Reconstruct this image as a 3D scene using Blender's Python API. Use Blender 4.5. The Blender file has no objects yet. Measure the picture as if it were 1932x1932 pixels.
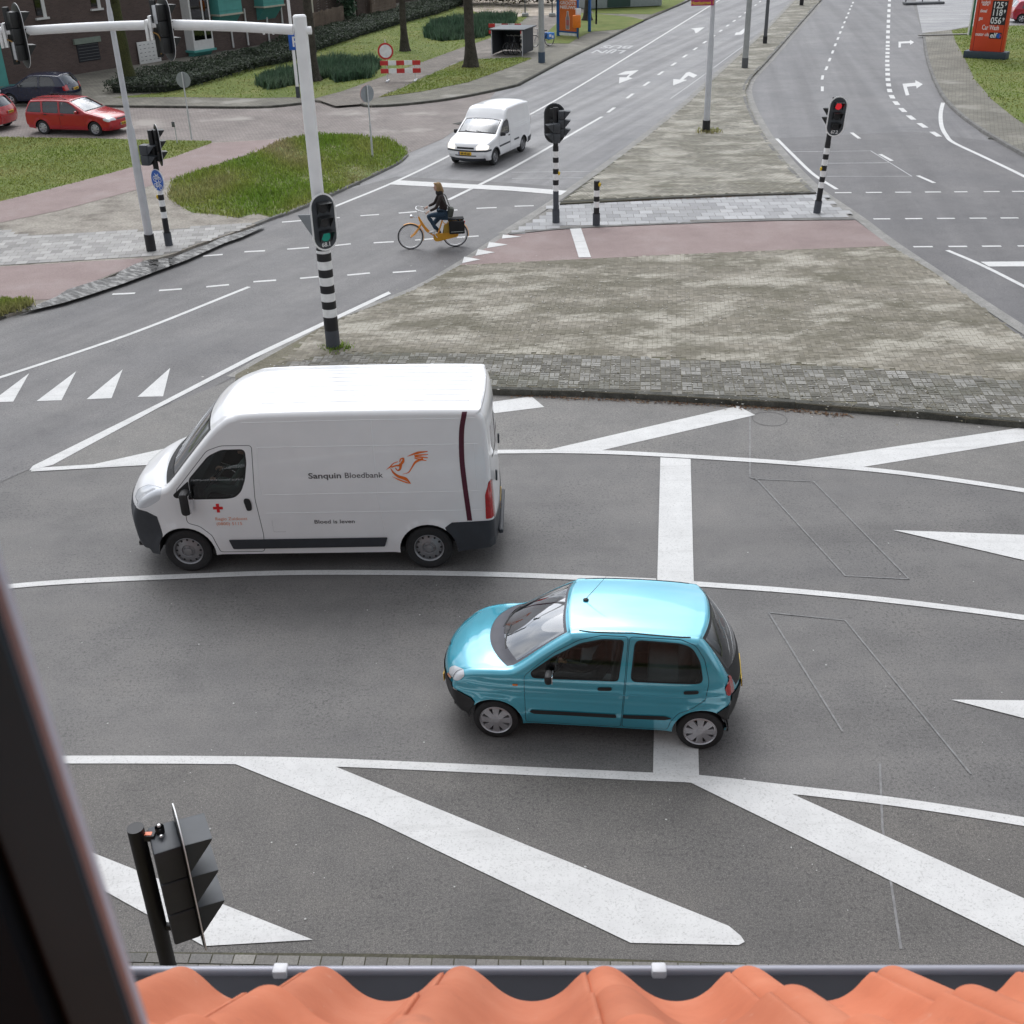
import bpy, bmesh, math, random
import numpy as np
from mathutils import Vector, Matrix, geometry
random.seed(7); rng = np.random.default_rng(7)
SC = bpy.context.scene
COL = SC.collection
R = math.radians
# ---------------------------------------------------------------- camera
F_PX, PITCH, ROLL, CAM_H = 2158.3, 0.498954, -0.0257084, 8.6582   # calibrated on the vehicles' known wheelbases (frame 1932 wide)
cp, sp = math.cos(PITCH), math.sin(PITCH); cr, sr = math.cos(ROLL), math.sin(ROLL)
_fw = np.array([0, cp, -sp]); _r0 = np.array([1., 0, 0]); _u0 = np.cross(_r0, _fw)
_rt = cr*_r0 + sr*_u0; _up = -sr*_r0 + cr*_u0
cam = bpy.data.cameras.new('camera'); camo = bpy.data.objects.new('camera', cam); COL.objects.link(camo)
camo.matrix_world = Matrix(((_rt[0], _up[0], -_fw[0], 0), (_rt[1], _up[1], -_fw[1], 0), (_rt[2], _up[2], -_fw[2], CAM_H), (0, 0, 0, 1)))
cam.sensor_width = 36; cam.sensor_fit = 'HORIZONTAL'; cam.lens = F_PX/1932*36
cam.clip_start = 0.05; cam.clip_end = 1500
cam.dof.use_dof = True; cam.dof.focus_distance = 17.0; cam.dof.aperture_fstop = cam.lens/2.6
SC.camera = camo
# ---------------------------------------------------------------- sky, sun, exposure
SUN_EL, SUN_AZ = R(56), R(-14)          # azimuth measured from +Y towards +X : light from beyond the junction
wd = bpy.data.worlds.new('World'); SC.world = wd; wd.use_nodes = True
nt = wd.node_tree; nt.nodes.clear()
sky = nt.nodes.new('ShaderNodeTexSky'); sky.sky_type = 'NISHITA'; sky.sun_disc = False
sky.sun_elevation = SUN_EL; sky.sun_rotation = SUN_AZ; sky.air_density = 1.0; sky.dust_density = 4.0; sky.ozone_density = 1.0
hsv = nt.nodes.new('ShaderNodeHueSaturation'); hsv.inputs['Saturation'].default_value = 0.12; hsv.inputs['Value'].default_value = 1.0
tc = nt.nodes.new('ShaderNodeTexCoord')
cn = nt.nodes.new('ShaderNodeTexNoise'); cn.inputs['Scale'].default_value = 2.6; cn.inputs['Detail'].default_value = 6
rp = nt.nodes.new('ShaderNodeValToRGB'); rp.color_ramp.elements[0].position = .38; rp.color_ramp.elements[1].position = .66
rp.color_ramp.elements[0].color = (.72, .78, .88, 1); rp.color_ramp.elements[1].color = (1.45, 1.45, 1.45, 1)
mx = nt.nodes.new('ShaderNodeMix'); mx.data_type = 'RGBA'; mx.blend_type = 'MULTIPLY'; mx.inputs[0].default_value = 1
bg = nt.nodes.new('ShaderNodeBackground'); bg.inputs['Strength'].default_value = 0.15
ow = nt.nodes.new('ShaderNodeOutputWorld')
nt.links.new(tc.outputs['Generated'], cn.inputs['Vector']); nt.links.new(cn.outputs['Fac'], rp.inputs['Fac'])
nt.links.new(sky.outputs[0], hsv.inputs['Color']); nt.links.new(hsv.outputs[0], mx.inputs[6]); nt.links.new(rp.outputs[0], mx.inputs[7])
nt.links.new(mx.outputs[2], bg.inputs['Color']); nt.links.new(bg.outputs[0], ow.inputs['Surface'])
sl = bpy.data.lights.new('sun', 'SUN'); sl.energy = 0.5; sl.angle = R(60); sl.color = (1, .97, .92)
so = bpy.data.objects.new('sun', sl); COL.objects.link(so)
_sd = Vector((math.sin(SUN_AZ)*math.cos(SUN_EL), math.cos(SUN_AZ)*math.cos(SUN_EL), math.sin(SUN_EL)))
so.rotation_euler = _sd.to_track_quat('Z', 'Y').to_euler(); so.location = (0, 20, 40)
SC.view_settings.view_transform = 'Standard'; SC.view_settings.look = 'None'; SC.view_settings.gamma = 1; SC.view_settings.exposure = 0.33
try: SC.view_settings.use_curve_mapping = False
except Exception: pass

def ray(u, v): return np.array([0, 0, CAM_H]), _fw*F_PX + _rt*(u-966) - _up*(v-966)
def G(u, v, z=0.0):                     # where the sight line of a measured point meets the level z
    o, d = ray(u, v); k = (z-o[2])/d[2]; q = o+k*d; return (float(q[0]), float(q[1]), z)
def onY(u, v, y):                       # ... or the upright plane Y = y
    o, d = ray(u, v); q = o + d*(y-o[1])/d[1]; return (float(q[0]), float(q[1]), float(q[2]))
def zat(x, y, v):                       # height over (x, y) seen at row v
    lo, hi = -1., 40.
    for _ in range(50):
        m = (lo+hi)/2; d = np.array([x, y, m-CAM_H]); vv = 966-F_PX*(d@_up)/(d@_fw)
        if vv > v: lo = m
        else: hi = m
    return lo
# ---------------------------------------------------------------- materials
def newmat(name):
    m = bpy.data.materials.new(name); m.use_nodes = True; n = m.node_tree; n.nodes.clear()
    o = n.nodes.new('ShaderNodeOutputMaterial'); b = n.nodes.new('ShaderNodeBsdfPrincipled'); n.links.new(b.outputs[0], o.inputs[0])
    return m, n, b
def col(c): return (c[0], c[1], c[2], 1)
def srgb(r, g, b):
    f = lambda c: (c/255/12.92 if c/255 <= .04045 else ((c/255+.055)/1.055)**2.4)
    return (f(r), f(g), f(b))
def tex(n, coord='Object', scale=(1, 1, 1), rot=0):
    t = n.nodes.new('ShaderNodeTexCoord'); v = t.outputs[coord]
    if rot:
        m = n.nodes.new('ShaderNodeMapping'); m.inputs['Rotation'].default_value = (0, 0, rot); n.links.new(v, m.inputs['Vector']); v = m.outputs[0]
    if scale != (1, 1, 1):
        m = n.nodes.new('ShaderNodeMapping'); m.inputs['Scale'].default_value = scale; n.links.new(v, m.inputs['Vector']); v = m.outputs[0]
    return v
def noise(n, vec, scale, detail=4, rough=.55):
    t = n.nodes.new('ShaderNodeTexNoise'); t.inputs['Scale'].default_value = scale; t.inputs['Detail'].default_value = detail
    t.inputs['Roughness'].default_value = rough; n.links.new(vec, t.inputs['Vector']); return t.outputs['Fac']
def ramp(n, fac, stops):
    r = n.nodes.new('ShaderNodeValToRGB'); e = r.color_ramp.elements
    while len(e) < len(stops): e.new(.5)
    for i, (p, c) in enumerate(stops): e[i].position = p; e[i].color = col(c) if len(c) == 3 else c
    n.links.new(fac, r.inputs[0]); return r.outputs[0]
def mix(n, fac, a, b, mode='MIX'):
    m = n.nodes.new('ShaderNodeMix'); m.data_type = 'RGBA'; m.blend_type = mode
    for s, i in ((fac, 0), (a, 6), (b, 7)):
        if isinstance(s, (int, float)): m.inputs[i].default_value = s
        elif isinstance(s, tuple): m.inputs[i].default_value = col(s)
        else: n.links.new(s, m.inputs[i])
    return m.outputs[2]
def bump(n, b, h, strength=.3, dist=.01):
    p = n.nodes.new('ShaderNodeBump'); p.inputs['Strength'].default_value = strength; p.inputs['Distance'].default_value = dist
    n.links.new(h, p.inputs['Height']); n.links.new(p.outputs[0], b.inputs['Normal'])
def mat(name, c, rough=.5, metal=0, var=.12, scale=6, coat=0, bmp=0, spec=.5):
    m, n, b = newmat(name); v = tex(n)
    f = noise(n, v, scale, 5)
    b.inputs['Roughness'].default_value = rough; b.inputs['Metallic'].default_value = metal
    b.inputs['Coat Weight'].default_value = coat; b.inputs['Coat Roughness'].default_value = .04; b.inputs['Specular IOR Level'].default_value = spec
    lo = tuple(max(0, x*(1-var)) for x in c); hi = tuple(min(1, x*(1+var)) for x in c)
    n.links.new(ramp(n, f, [(.3, lo), (.7, hi)]), b.inputs['Base Color'])
    if bmp: bump(n, b, noise(n, v, scale*6, 4), bmp, .01)
    return m
def emat(name, c, e, base=(.02, .02, .02)):
    m, n, b = newmat(name); b.inputs['Base Color'].default_value = col(base); b.inputs['Roughness'].default_value = .25
    b.inputs['Emission Color'].default_value = col(c); b.inputs['Emission Strength'].default_value = e
    return m
def glass(name, tint=(.42, .47, .47), fr=1.0):
    m, n, b = newmat(name); n.nodes.remove(b)
    o = [x for x in n.nodes if x.type == 'OUTPUT_MATERIAL'][0]
    t = n.nodes.new('ShaderNodeBsdfTransparent'); t.inputs[0].default_value = col(tint)
    g = n.nodes.new('ShaderNodeBsdfGlossy'); g.inputs['Roughness'].default_value = .02; g.inputs[0].default_value = (.95, .97, 1, 1)
    f = n.nodes.new('ShaderNodeFresnel'); f.inputs[0].default_value = 1.55
    a = n.nodes.new('ShaderNodeMath'); a.operation = 'MULTIPLY'; a.inputs[1].default_value = fr; a.use_clamp = True
    s = n.nodes.new('ShaderNodeMixShader')
    n.links.new(f.outputs[0], a.inputs[0]); n.links.new(a.outputs[0], s.inputs[0]); n.links.new(t.outputs[0], s.inputs[1]); n.links.new(g.outputs[0], s.inputs[2]); n.links.new(s.outputs[0], o.inputs[0])
    return m
def asphalt(name, base, rot=0, streak=0.0, grain=1.0, warm=0.0):
    m, n, b = newmat(name); v = tex(n)
    g1 = noise(n, v, 95, 2, .7); g2 = noise(n, v, 38, 3, .7); big = noise(n, v, .35, 5); mid = noise(n, v, 3.0, 5)
    bb = np.array(base)
    c = ramp(n, g1, [(.30, tuple(bb*(1-.42*grain))), (.52, tuple(bb)), (.74, tuple(bb*(1+.75*grain)))])
    c = mix(n, 1.0, c, ramp(n, g2, [(.34, (.80, .80, .80)), (.66, (1.16, 1.16, 1.16))]), 'MULTIPLY')
    c = mix(n, 1.0, c, ramp(n, big, [(.3, (.86, .86, .87)), (.7, (1.13, 1.12, 1.10))]), 'MULTIPLY')
    c = mix(n, 1.0, c, ramp(n, mid, [(.3, (.94, .94, .94)), (.7, (1.06, 1.06, 1.05))]), 'MULTIPLY')
    pit = noise(n, v, 24, 3, .6); msk = noise(n, v, .5, 4)
    c = mix(n, ramp(n, msk, [(.38, (.15,)*3), (.62, (.85,)*3)]), c, mix(n, 1.0, c, ramp(n, pit, [(.36, (.52,)*3), (.47, (1,)*3)]), 'MULTIPLY'))
    c = mix(n, 1.0, c, ramp(n, noise(n, v, 1.1, 7, .68), [(.30, (.84,)*3), (.50, (1,)*3), (.72, (1.10, 1.09, 1.07))]), 'MULTIPLY')
    if streak:
        s = noise(n, tex(n, 'Object', (.04, 1.1, 1), rot), 1.0, 3)
        c = mix(n, streak, c, ramp(n, s, [(.36, (.76, .75, .76)), (.6, (1.28, 1.28, 1.28))]), 'MULTIPLY')
    n.links.new(c, b.inputs['Base Color']); b.inputs['Roughness'].default_value = .62
    b.inputs['Specular IOR Level'].default_value = .42
    bump(n, b, g2, .35, .006); return m
def brickmat(name, c1, c2, mortar, bw=.21, bh=.07, rot=0, rough=.85, var=.3, msize=.08, patch=None, coord='Object'):
    m, n, b = newmat(name); v = tex(n, coord, (1, 1, 1), rot)
    t = n.nodes.new('ShaderNodeTexBrick'); n.links.new(v, t.inputs['Vector'])
    t.inputs['Color1'].default_value = col(c1); t.inputs['Color2'].default_value = col(c2); t.inputs['Mortar'].default_value = col(mortar)
    t.inputs['Scale'].default_value = 1; t.inputs['Brick Width'].default_value = bw; t.inputs['Row Height'].default_value = bh
    t.inputs['Mortar Size'].default_value = bh*msize; t.inputs['Bias'].default_value = 0; t.inputs['Mortar Smooth'].default_value = .3
    c = mix(n, 1.0, t.outputs['Color'], ramp(n, noise(n, v, .6, 6), [(.3, (1-var,)*3), (.7, (1+var,)*3)]), 'MULTIPLY')
    c = mix(n, .6, c, ramp(n, noise(n, v, 40, 3), [(.3, (.75,)*3), (.7, (1.25,)*3)]), 'MULTIPLY')
    if patch: c = mix(n, ramp(n, noise(n, v, patch[1], 6), [(patch[2], (0, 0, 0)), (patch[2]+.12, (1, 1, 1))]), c, patch[0])
    n.links.new(c, b.inputs['Base Color']); b.inputs['Roughness'].default_value = rough
    bump(n, b, t.outputs['Fac'], -.4, .006); return m
def pavermat(name, moss=(.055, .058, .035), pale=(.42, .40, .35), mossth=.5, paleth=.62, gain=1.0):   # tint of each stone comes from its colour attribute
    m, n, b = newmat(name); v = tex(n)
    a = n.nodes.new('ShaderNodeAttribute'); a.attribute_name = 'tint'
    c = a.outputs['Color']
    c = mix(n, .8, c, ramp(n, noise(n, v, 60, 3, .7), [(.3, (.72,)*3), (.7, (1.3,)*3)]), 'MULTIPLY')
    c = mix(n, ramp(n, noise(n, tex(n, 'Object', (.35, 1, 1), .2), .9, 8, .62), [(mossth-.12, (0, 0, 0)), (mossth+.18, (.75,)*3)]), c, moss)
    c = mix(n, ramp(n, noise(n, tex(n, 'Object', (.55, 1.0, 1), -.1), .85, 12, .72), [(paleth, (0, 0, 0)), (paleth+.10, (.62,)*3)]), c, pale)
    n.links.new(c, b.inputs['Base Color']); b.inputs['Roughness'].default_value = .85
    bump(n, b, noise(n, v, 50, 4), .4, .006); return m
def groundmat(name, stops, scale=1.5, fine=30, bs=.6, rough=.95):
    m, n, b = newmat(name); v = tex(n)
    c = ramp(n, noise(n, v, scale, 8, .65), stops)
    c = mix(n, .8, c, ramp(n, noise(n, v, fine, 4, .7), [(.3, (.6,)*3), (.7, (1.4,)*3)]), 'MULTIPLY')
    n.links.new(c, b.inputs['Base Color']); b.inputs['Roughness'].default_value = rough
    bump(n, b, noise(n, v, fine*.6, 5), bs, .04); return m
def paintmat(name, c, wear=.5):
    m, n, b = newmat(name); v = tex(n)
    k = mix(n, 1, c, ramp(n, noise(n, v, 2.2, 7, .65), [(.25, (.86,)*3), (.7, (1.03,)*3)]), 'MULTIPLY')
    k = mix(n, ramp(n, noise(n, v, 45, 5, .75), [(.53, (0, 0, 0)), (.68, (wear,)*3)]), k, (.30, .295, .28))
    k = mix(n, ramp(n, noise(n, tex(n, 'Object', (.25, 3, 1)), 1.3, 7, .7), [(.52, (0, 0, 0)), (.72, (.45,)*3)]), k, (.36, .35, .335))
    n.links.new(k, b.inputs['Base Color']); b.inputs['Roughness'].default_value = .7
    bump(n, b, noise(n, v, 60, 3), .3, .004); return m
# ---------------------------------------------------------------- mesh builder
class MB:
    def __init__(s): s.v = []; s.f = []; s.m = []; s.sm = []; s.tint = None
    def add(s, vs, fs, mi=0, smooth=False):
        o = len(s.v); s.v += [tuple(float(c) for c in p) for p in vs]
        for f in fs: s.f.append(tuple(i+o for i in f)); s.m.append(mi); s.sm.append(smooth)
        return s
    def box(s, c, d, rot=None, mi=0, bev=0):
        x, y, z = d[0]/2, d[1]/2, d[2]/2
        if bev:
            bm = bmesh.new(); bmesh.ops.create_cube(bm, size=1); bmesh.ops.scale(bm, vec=d, verts=bm.verts)
            bmesh.ops.bevel(bm, geom=list(bm.edges), offset=bev, segments=2, profile=.5, affect='EDGES')
            bm.verts.index_update(); vs = [v.co.copy() for v in bm.verts]; fs = [tuple(v.index for v in f.verts) for f in bm.faces]; bm.free()
        else:
            vs = [Vector(p) for p in ((-x, -y, -z), (x, -y, -z), (x, y, -z), (-x, y, -z), (-x, -y, z), (x, -y, z), (x, y, z), (-x, y, z))]
            fs = [(3, 2, 1, 0), (4, 5, 6, 7), (0, 1, 5, 4), (1, 2, 6, 5), (2, 3, 7, 6), (3, 0, 4, 7)]
        if rot is not None:
            M_ = rot if isinstance(rot, Matrix) else Matrix.Rotation(rot, 3, 'Z'); vs = [M_ @ p for p in vs]
        return s.add([p+Vector(c) for p in vs], fs, mi, bool(bev))
    def tube(s, pts, r, n=10, mi=0, cap=True, closed=False):
        pts = [Vector(p) for p in pts]; k = len(pts); rs = r if isinstance(r, (list, tuple)) else [r]*k
        vs = []; up = None
        for i, p in enumerate(pts):
            a = pts[(i-1) % k] if (closed or i > 0) else p; b = pts[(i+1) % k] if (closed or i < k-1) else p
            t = (b-a).normalized() if (b-a).length > 1e-9 else Vector((0, 0, 1))
            if up is None: up = Vector((0, 0, 1)) if abs(t.z) < .9 else Vector((1, 0, 0))
            x = t.cross(up); x = x.normalized() if x.length > 1e-6 else t.orthogonal().normalized(); y = x.cross(t).normalized(); up = y
            for j in range(n):
                g = 2*math.pi*j/n; vs.append(p + rs[i]*(math.cos(g)*x + math.sin(g)*y))
        fs = []
        for i in range(k if closed else k-1):
            for j in range(n): fs.append((i*n+j, i*n+(j+1) % n, ((i+1) % k)*n+(j+1) % n, ((i+1) % k)*n+j))
        s.add(vs, fs, mi, True)
        if cap and not closed:
            s.add(vs[:n], [tuple(range(n))], mi); s.add(vs[-n:], [tuple(range(n))[::-1]], mi)
        return s
    def lathe(s, prof, n=24, axis='Z', c=(0, 0, 0), mi=0, smooth=True):
        vs = []; k = len(prof)
        for (r, h) in prof:
            for j in range(n):
                g = 2*math.pi*j/n; a, b = r*math.cos(g), r*math.sin(g)
                vs.append(Vector(c) + Vector({'Z': (a, b, h), 'Y': (a, h, b), 'X': (h, a, b)}[axis]))
        fs = [(i*n+j, i*n+(j+1) % n, (i+1)*n+(j+1) % n, (i+1)*n+j) for i in range(k-1) for j in range(n)]
        return s.add(vs, fs, mi, smooth)
    def disc(s, c, r, axis='Y', n=20, mi=0, ry=None):
        ry = ry or r; vs = []
        for j in range(n):
            g = 2*math.pi*j/n; a, b = r*math.cos(g), ry*math.sin(g)
            vs.append(Vector(c)+Vector({'Z': (a, b, 0), 'Y': (a, 0, b), 'X': (0, a, b)}[axis]))
        return s.add(vs, [tuple(range(n))], mi)
    def ball(s, c, r, n=12, mi=0, rot=None):
        r = r if isinstance(r, (tuple, list)) else (r, r, r); vs = []; m2 = n//2
        for i in range(m2+1):
            t = math.pi*i/m2
            for j in range(n):
                g = 2*math.pi*j/n; p = Vector((r[0]*math.sin(t)*math.cos(g), r[1]*math.sin(t)*math.sin(g), r[2]*math.cos(t)))
                if rot is not None: p = rot @ p
                vs.append(p+Vector(c))
        fs = [(i*n+j, (i+1)*n+j, (i+1)*n+(j+1) % n, i*n+(j+1) % n) for i in range(m2) for j in range(n)]
        return s.add(vs, fs, mi, True)
    def prism(s, poly, d0, d1, axis='Z', mi=0, mi_side=None):          # polygon extruded along an axis
        def P(p, h): return {'Z': (p[0], p[1], h), 'Y': (p[0], h, p[1]), 'X': (h, p[0], p[1])}[axis]
        n = len(poly); vs = [P(p, d0) for p in poly]+[P(p, d1) for p in poly]
        tr = geometry.tessellate_polygon([[Vector((p[0], p[1], 0)) for p in poly]])
        s.add(vs, [tuple(t) for t in tr]+[tuple(i+n for i in t[::-1]) for t in tr], mi)
        s.add(vs, [(i, (i+1) % n, n+(i+1) % n, n+i) for i in range(n)], mi if mi_side is None else mi_side); return s
    def xf(s, M_):
        s.v = [tuple(M_ @ Vector(p)) for p in s.v]; return s
    def build(s, name, mats, parent=None, angle=35, fix=True):
        me = bpy.data.meshes.new(name); me.from_pydata(s.v, [], s.f)
        for m in (mats if isinstance(mats, (list, tuple)) else [mats]): me.materials.append(m)
        me.polygons.foreach_set('material_index', s.m); me.polygons.foreach_set('use_smooth', s.sm)
        if fix and len(s.f) < 60000:
            bm = bmesh.new(); bm.from_mesh(me); bmesh.ops.remove_doubles(bm, verts=bm.verts, dist=1e-5); bmesh.ops.recalc_face_normals(bm, faces=bm.faces); bm.to_mesh(me); bm.free()
            me.set_sharp_from_angle(angle=R(angle))
        me.update(); o = bpy.data.objects.new(name, me); COL.objects.link(o)
        if parent is not None: o.parent = parent
        return o
def empty(name, loc=(0, 0, 0), rz=0):
    o = bpy.data.objects.new(name, None); COL.objects.link(o); o.location = loc; o.rotation_euler = (0, 0, rz); o.empty_display_size = .2; return o
def tag(o, label=None, cat=None, group=None, kind=None):
    if label: o['label'] = label
    if cat: o['category'] = cat
    if group: o['group'] = group
    if kind: o['kind'] = kind
    return o
def kids(o): return [c for c in bpy.data.objects if c.parent == o]
def copy_tree(o, parent=None):
    c = o.copy(); COL.objects.link(c)
    if parent is not None: c.parent = parent
    for ch in kids(o): copy_tree(ch, c)
    return c
def text_mesh(s, size=1.0, extrude=0, bold=0.0, spacing=1.0, align='LEFT'):
    cu = bpy.data.curves.new('lettering', 'FONT'); cu.body = s; cu.size = size; cu.offset = bold; cu.space_character = spacing; cu.align_x = align; cu.resolution_u = 3; cu.extrude = extrude
    ob = bpy.data.objects.new('lettering', cu); COL.objects.link(ob); dg = bpy.context.evaluated_depsgraph_get(); dg.update()
    me = bpy.data.meshes.new_from_object(ob.evaluated_get(dg)); vs = [tuple(v.co) for v in me.vertices]; fs = [tuple(p.vertices) for p in me.polygons]
    bpy.data.objects.remove(ob); bpy.data.curves.remove(cu); bpy.data.meshes.remove(me)
    return vs, fs
def inpoly(pts, poly):
    pts = np.asarray(pts, float); x, y = pts[:, 0], pts[:, 1]; p = np.asarray(poly, float); n = len(p); c = np.zeros(len(pts), bool)
    for i in range(n):
        x0, y0 = p[i]; x1, y1 = p[i-1]
        k = ((y0 > y) != (y1 > y)) & (x < (x1-x0)*(y-y0)/((y1-y0) if y1 != y0 else 1e-12)+x0); c ^= k
    return c
def smooth_path(pts, sub=6):                     # Catmull-Rom through measured points
    p = [np.array(q, float) for q in pts]; out = []
    for i in range(len(p)-1):
        a = p[i-1] if i > 0 else 2*p[0]-p[1]; b, c = p[i], p[i+1]; d = p[i+2] if i+2 < len(p) else 2*p[-1]-p[-2]
        for k in range(sub):
            t = k/sub; out.append(.5*((2*b)+(-a+c)*t+(2*a-5*b+4*c-d)*t*t+(-a+3*b-3*c+d)*t**3))
    out.append(p[-1]); return [tuple(q) for q in out]
# ================================================================ ground, roads, pavements
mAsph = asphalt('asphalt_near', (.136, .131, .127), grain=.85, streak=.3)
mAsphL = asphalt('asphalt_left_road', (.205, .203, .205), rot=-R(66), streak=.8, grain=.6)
mAsphL2 = asphalt('asphalt_left_crossing', (.135, .131, .131), rot=-R(60), streak=.45, grain=.7)
mAsphR2 = asphalt('asphalt_right_crossing', (.125, .121, .123), rot=-R(80), streak=.4, grain=.6)
mAsphR = asphalt('asphalt_right_road', (.155, .152, .155), rot=-R(80), streak=.55, grain=.6)
mAsphH = asphalt('asphalt_hatched', (.165, .158, .149), grain=.8)
mFore = asphalt('forecourt', (.30, .30, .305), rot=.1, streak=.5, grain=.4)
mPaint = paintmat('road_paint', (.66, .655, .64), .75)
mPaintOld = paintmat('road_paint_worn', (.50, .50, .50), .8)
mBlackG = mat('grate_black', (.015, .015, .015), .6)
mSeal = mat('loop_seal', (.20, .197, .195), .7, 0, .3, 12)
mKerb = groundmat('kerb_concrete', [(.3, (.10, .10, .095)), (.55, (.17, .165, .155)), (.75, (.24, .235, .22))], 2.5, 40, .3, .85)
mKerbDark = groundmat('kerb_mossy', [(.3, (.035, .036, .028)), (.55, (.075, .072, .06)), (.78, (.15, .145, .125))], 3, 40, .4, .9)
mGutter = groundmat('gutter_concrete', [(.3, (.20, .195, .18)), (.55, (.27, .262, .245)), (.75, (.34, .33, .31))], 2.0, 40, .3, .85)
mRed = groundmat('red_asphalt', [(.28, (.235, .175, .165)), (.5, (.275, .208, .195)), (.75, (.32, .26, .245))], .8, 70, .3, .85)
mDirt = groundmat('dirt', [(.3, (.14, .122, .10)), (.48, (.27, .245, .21)), (.72, (.38, .35, .30))], 1.0, 14, .6)
mGrassG = groundmat('turf', [(.3, (.095, .135, .022)), (.5, (.13, .165, .03)), (.72, (.19, .19, .055))], .6, 25, .8)
mGrassDry = groundmat('rough_turf', [(.30, (.10, .155, .03)), (.48, (.135, .175, .04)), (.62, (.20, .185, .09)), (.75, (.25, .215, .15))], 1.6, 24, .9)
mStreet = brickmat('street_brick', (.27, .235, .215), (.22, .19, .175), (.14, .12, .11), .2, .1, R(28), .85, .18, .12, ((.34, .31, .28), .35, .56))
mSideP = brickmat('pavement_brick', (.22, .205, .17), (.165, .155, .13), (.085, .085, .06), .3, .15, R(20), .9, .25, .08, ((.30, .285, .25), .4, .58))
mJoint = groundmat('joint_sand', [(.3, (.055, .05, .036)), (.55, (.085, .08, .055)), (.75, (.07, .08, .03))], 1.6, 30, .4)
mPav = pavermat('mossy_pavers', (.095, .086, .052), (.50, .47, .40), .45, .50)
mPavB = pavermat('border_pavers', (.06, .064, .03), (.36, .35, .31), .62, .80)
mPavT = pavermat('pavement_tiles', (.20, .19, .17), (.47, .45, .41), .68, .60)
mPavF = pavermat('gutter_pavers', (.11, .105, .095), (.26, .25, .23), .75, .66)
mJointT = groundmat('joint_pale', [(.3, (.17, .16, .145)), (.55, (.22, .21, .195)), (.75, (.27, .255, .235))], 1.6, 30, .4)
mJointM = groundmat('joint_moss', [(.3, (.11, .10, .065)), (.55, (.17, .155, .115)), (.75, (.13, .13, .065))], 1.6, 30, .4)
mSandy = groundmat('sandy_rubble', [(.3, (.22, .18, .14)), (.5, (.42, .36, .29)), (.7, (.55, .49, .41))], .8, 10, .8)

def W(poly, z): return [G(u, v, z) for u, v in poly]
def sheet(name, poly, z, m, kind='structure', world=False):
    p = [(a[0], a[1]) for a in poly] if world else [(q[0], q[1]) for q in W(poly, z)]
    tr = geometry.tessellate_polygon([[Vector((x, y, 0)) for x, y in p]])
    mb = MB(); mb.add([(x, y, z) for x, y in p], [tuple(t) for t in tr]); o = mb.build(name, m)
    me = o.data
    if me.polygons and me.polygons[0].normal.z < 0: me.flip_normals()
    return tag(o, kind=kind)
def slab(name, poly, z, m, d=.3):
    p = [(q[0], q[1]) for q in W(poly, z)]; mb = MB(); mb.prism(p, z-d, z); return tag(mb.build(name, m), kind='structure')
def ribbon(mb, pts, w, z, mi=0, side=0):        # pts world xy ; side 0 centred, +1 to the left of travel
    p = [Vector((q[0], q[1])) for q in pts]; n = len(p); vs = []
    for i in range(n):
        t = (p[min(i+1, n-1)]-p[max(i-1, 0)]).normalized(); nn = Vector((-t.y, t.x))
        a, b = (-w/2, w/2) if side == 0 else ((0, w) if side > 0 else (-w, 0))
        for k in (a, b): q = p[i]+nn*k; vs.append((q.x, q.y, z))
    mb.add(vs, [(2*i, 2*i+2, 2*i+3, 2*i+1) for i in range(n-1)], mi)
def kerb(name, pts, z, w, m, side, label_h=.13, step=1.0):  # stones with open joints along a line
    q = [Vector((G(u, v, z)[0], G(u, v, z)[1])) for u, v in smooth_path(pts, 5)]
    L = [0]
    for a, b in zip(q, q[1:]): L.append(L[-1]+(b-a).length)
    def at(s):
        for i in range(len(q)-1):
            if s <= L[i+1] or i == len(q)-2:
                t = (s-L[i])/max(1e-9, L[i+1]-L[i]); return q[i].lerp(q[i+1], t), (q[i+1]-q[i]).normalized()
    mb = MB(); s = 0
    while s < L[-1]-.05:
        e = min(s+step-.012, L[-1]); dz = random.uniform(-.004, .004); sec = []
        for k in range(3):
            c, t = at(s+(e-s)*k/2); n = Vector((-t.y, t.x))*side
            o = c-n*.012; i = c+n*w
            sec.append([(o.x-n.x*.02, o.y-n.y*.02, z-.35), (o.x, o.y, z-.02+dz), (o.x+n.x*.02, o.y+n.y*.02, z+.008+dz), (i.x, i.y, z+.008+dz), (i.x, i.y, z-.35)])
        vs = [p for r in sec for p in r]
        fs = [(r*5+j, r*5+j+1, r*5+5+j+1, r*5+5+j) for r in range(2) for j in range(4)]+[(0, 1, 2, 3, 4), (10, 14, 13, 12, 11)]
        mb.add(vs, fs); s += step
    return tag(mb.build(name, m), kind='structure')
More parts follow.
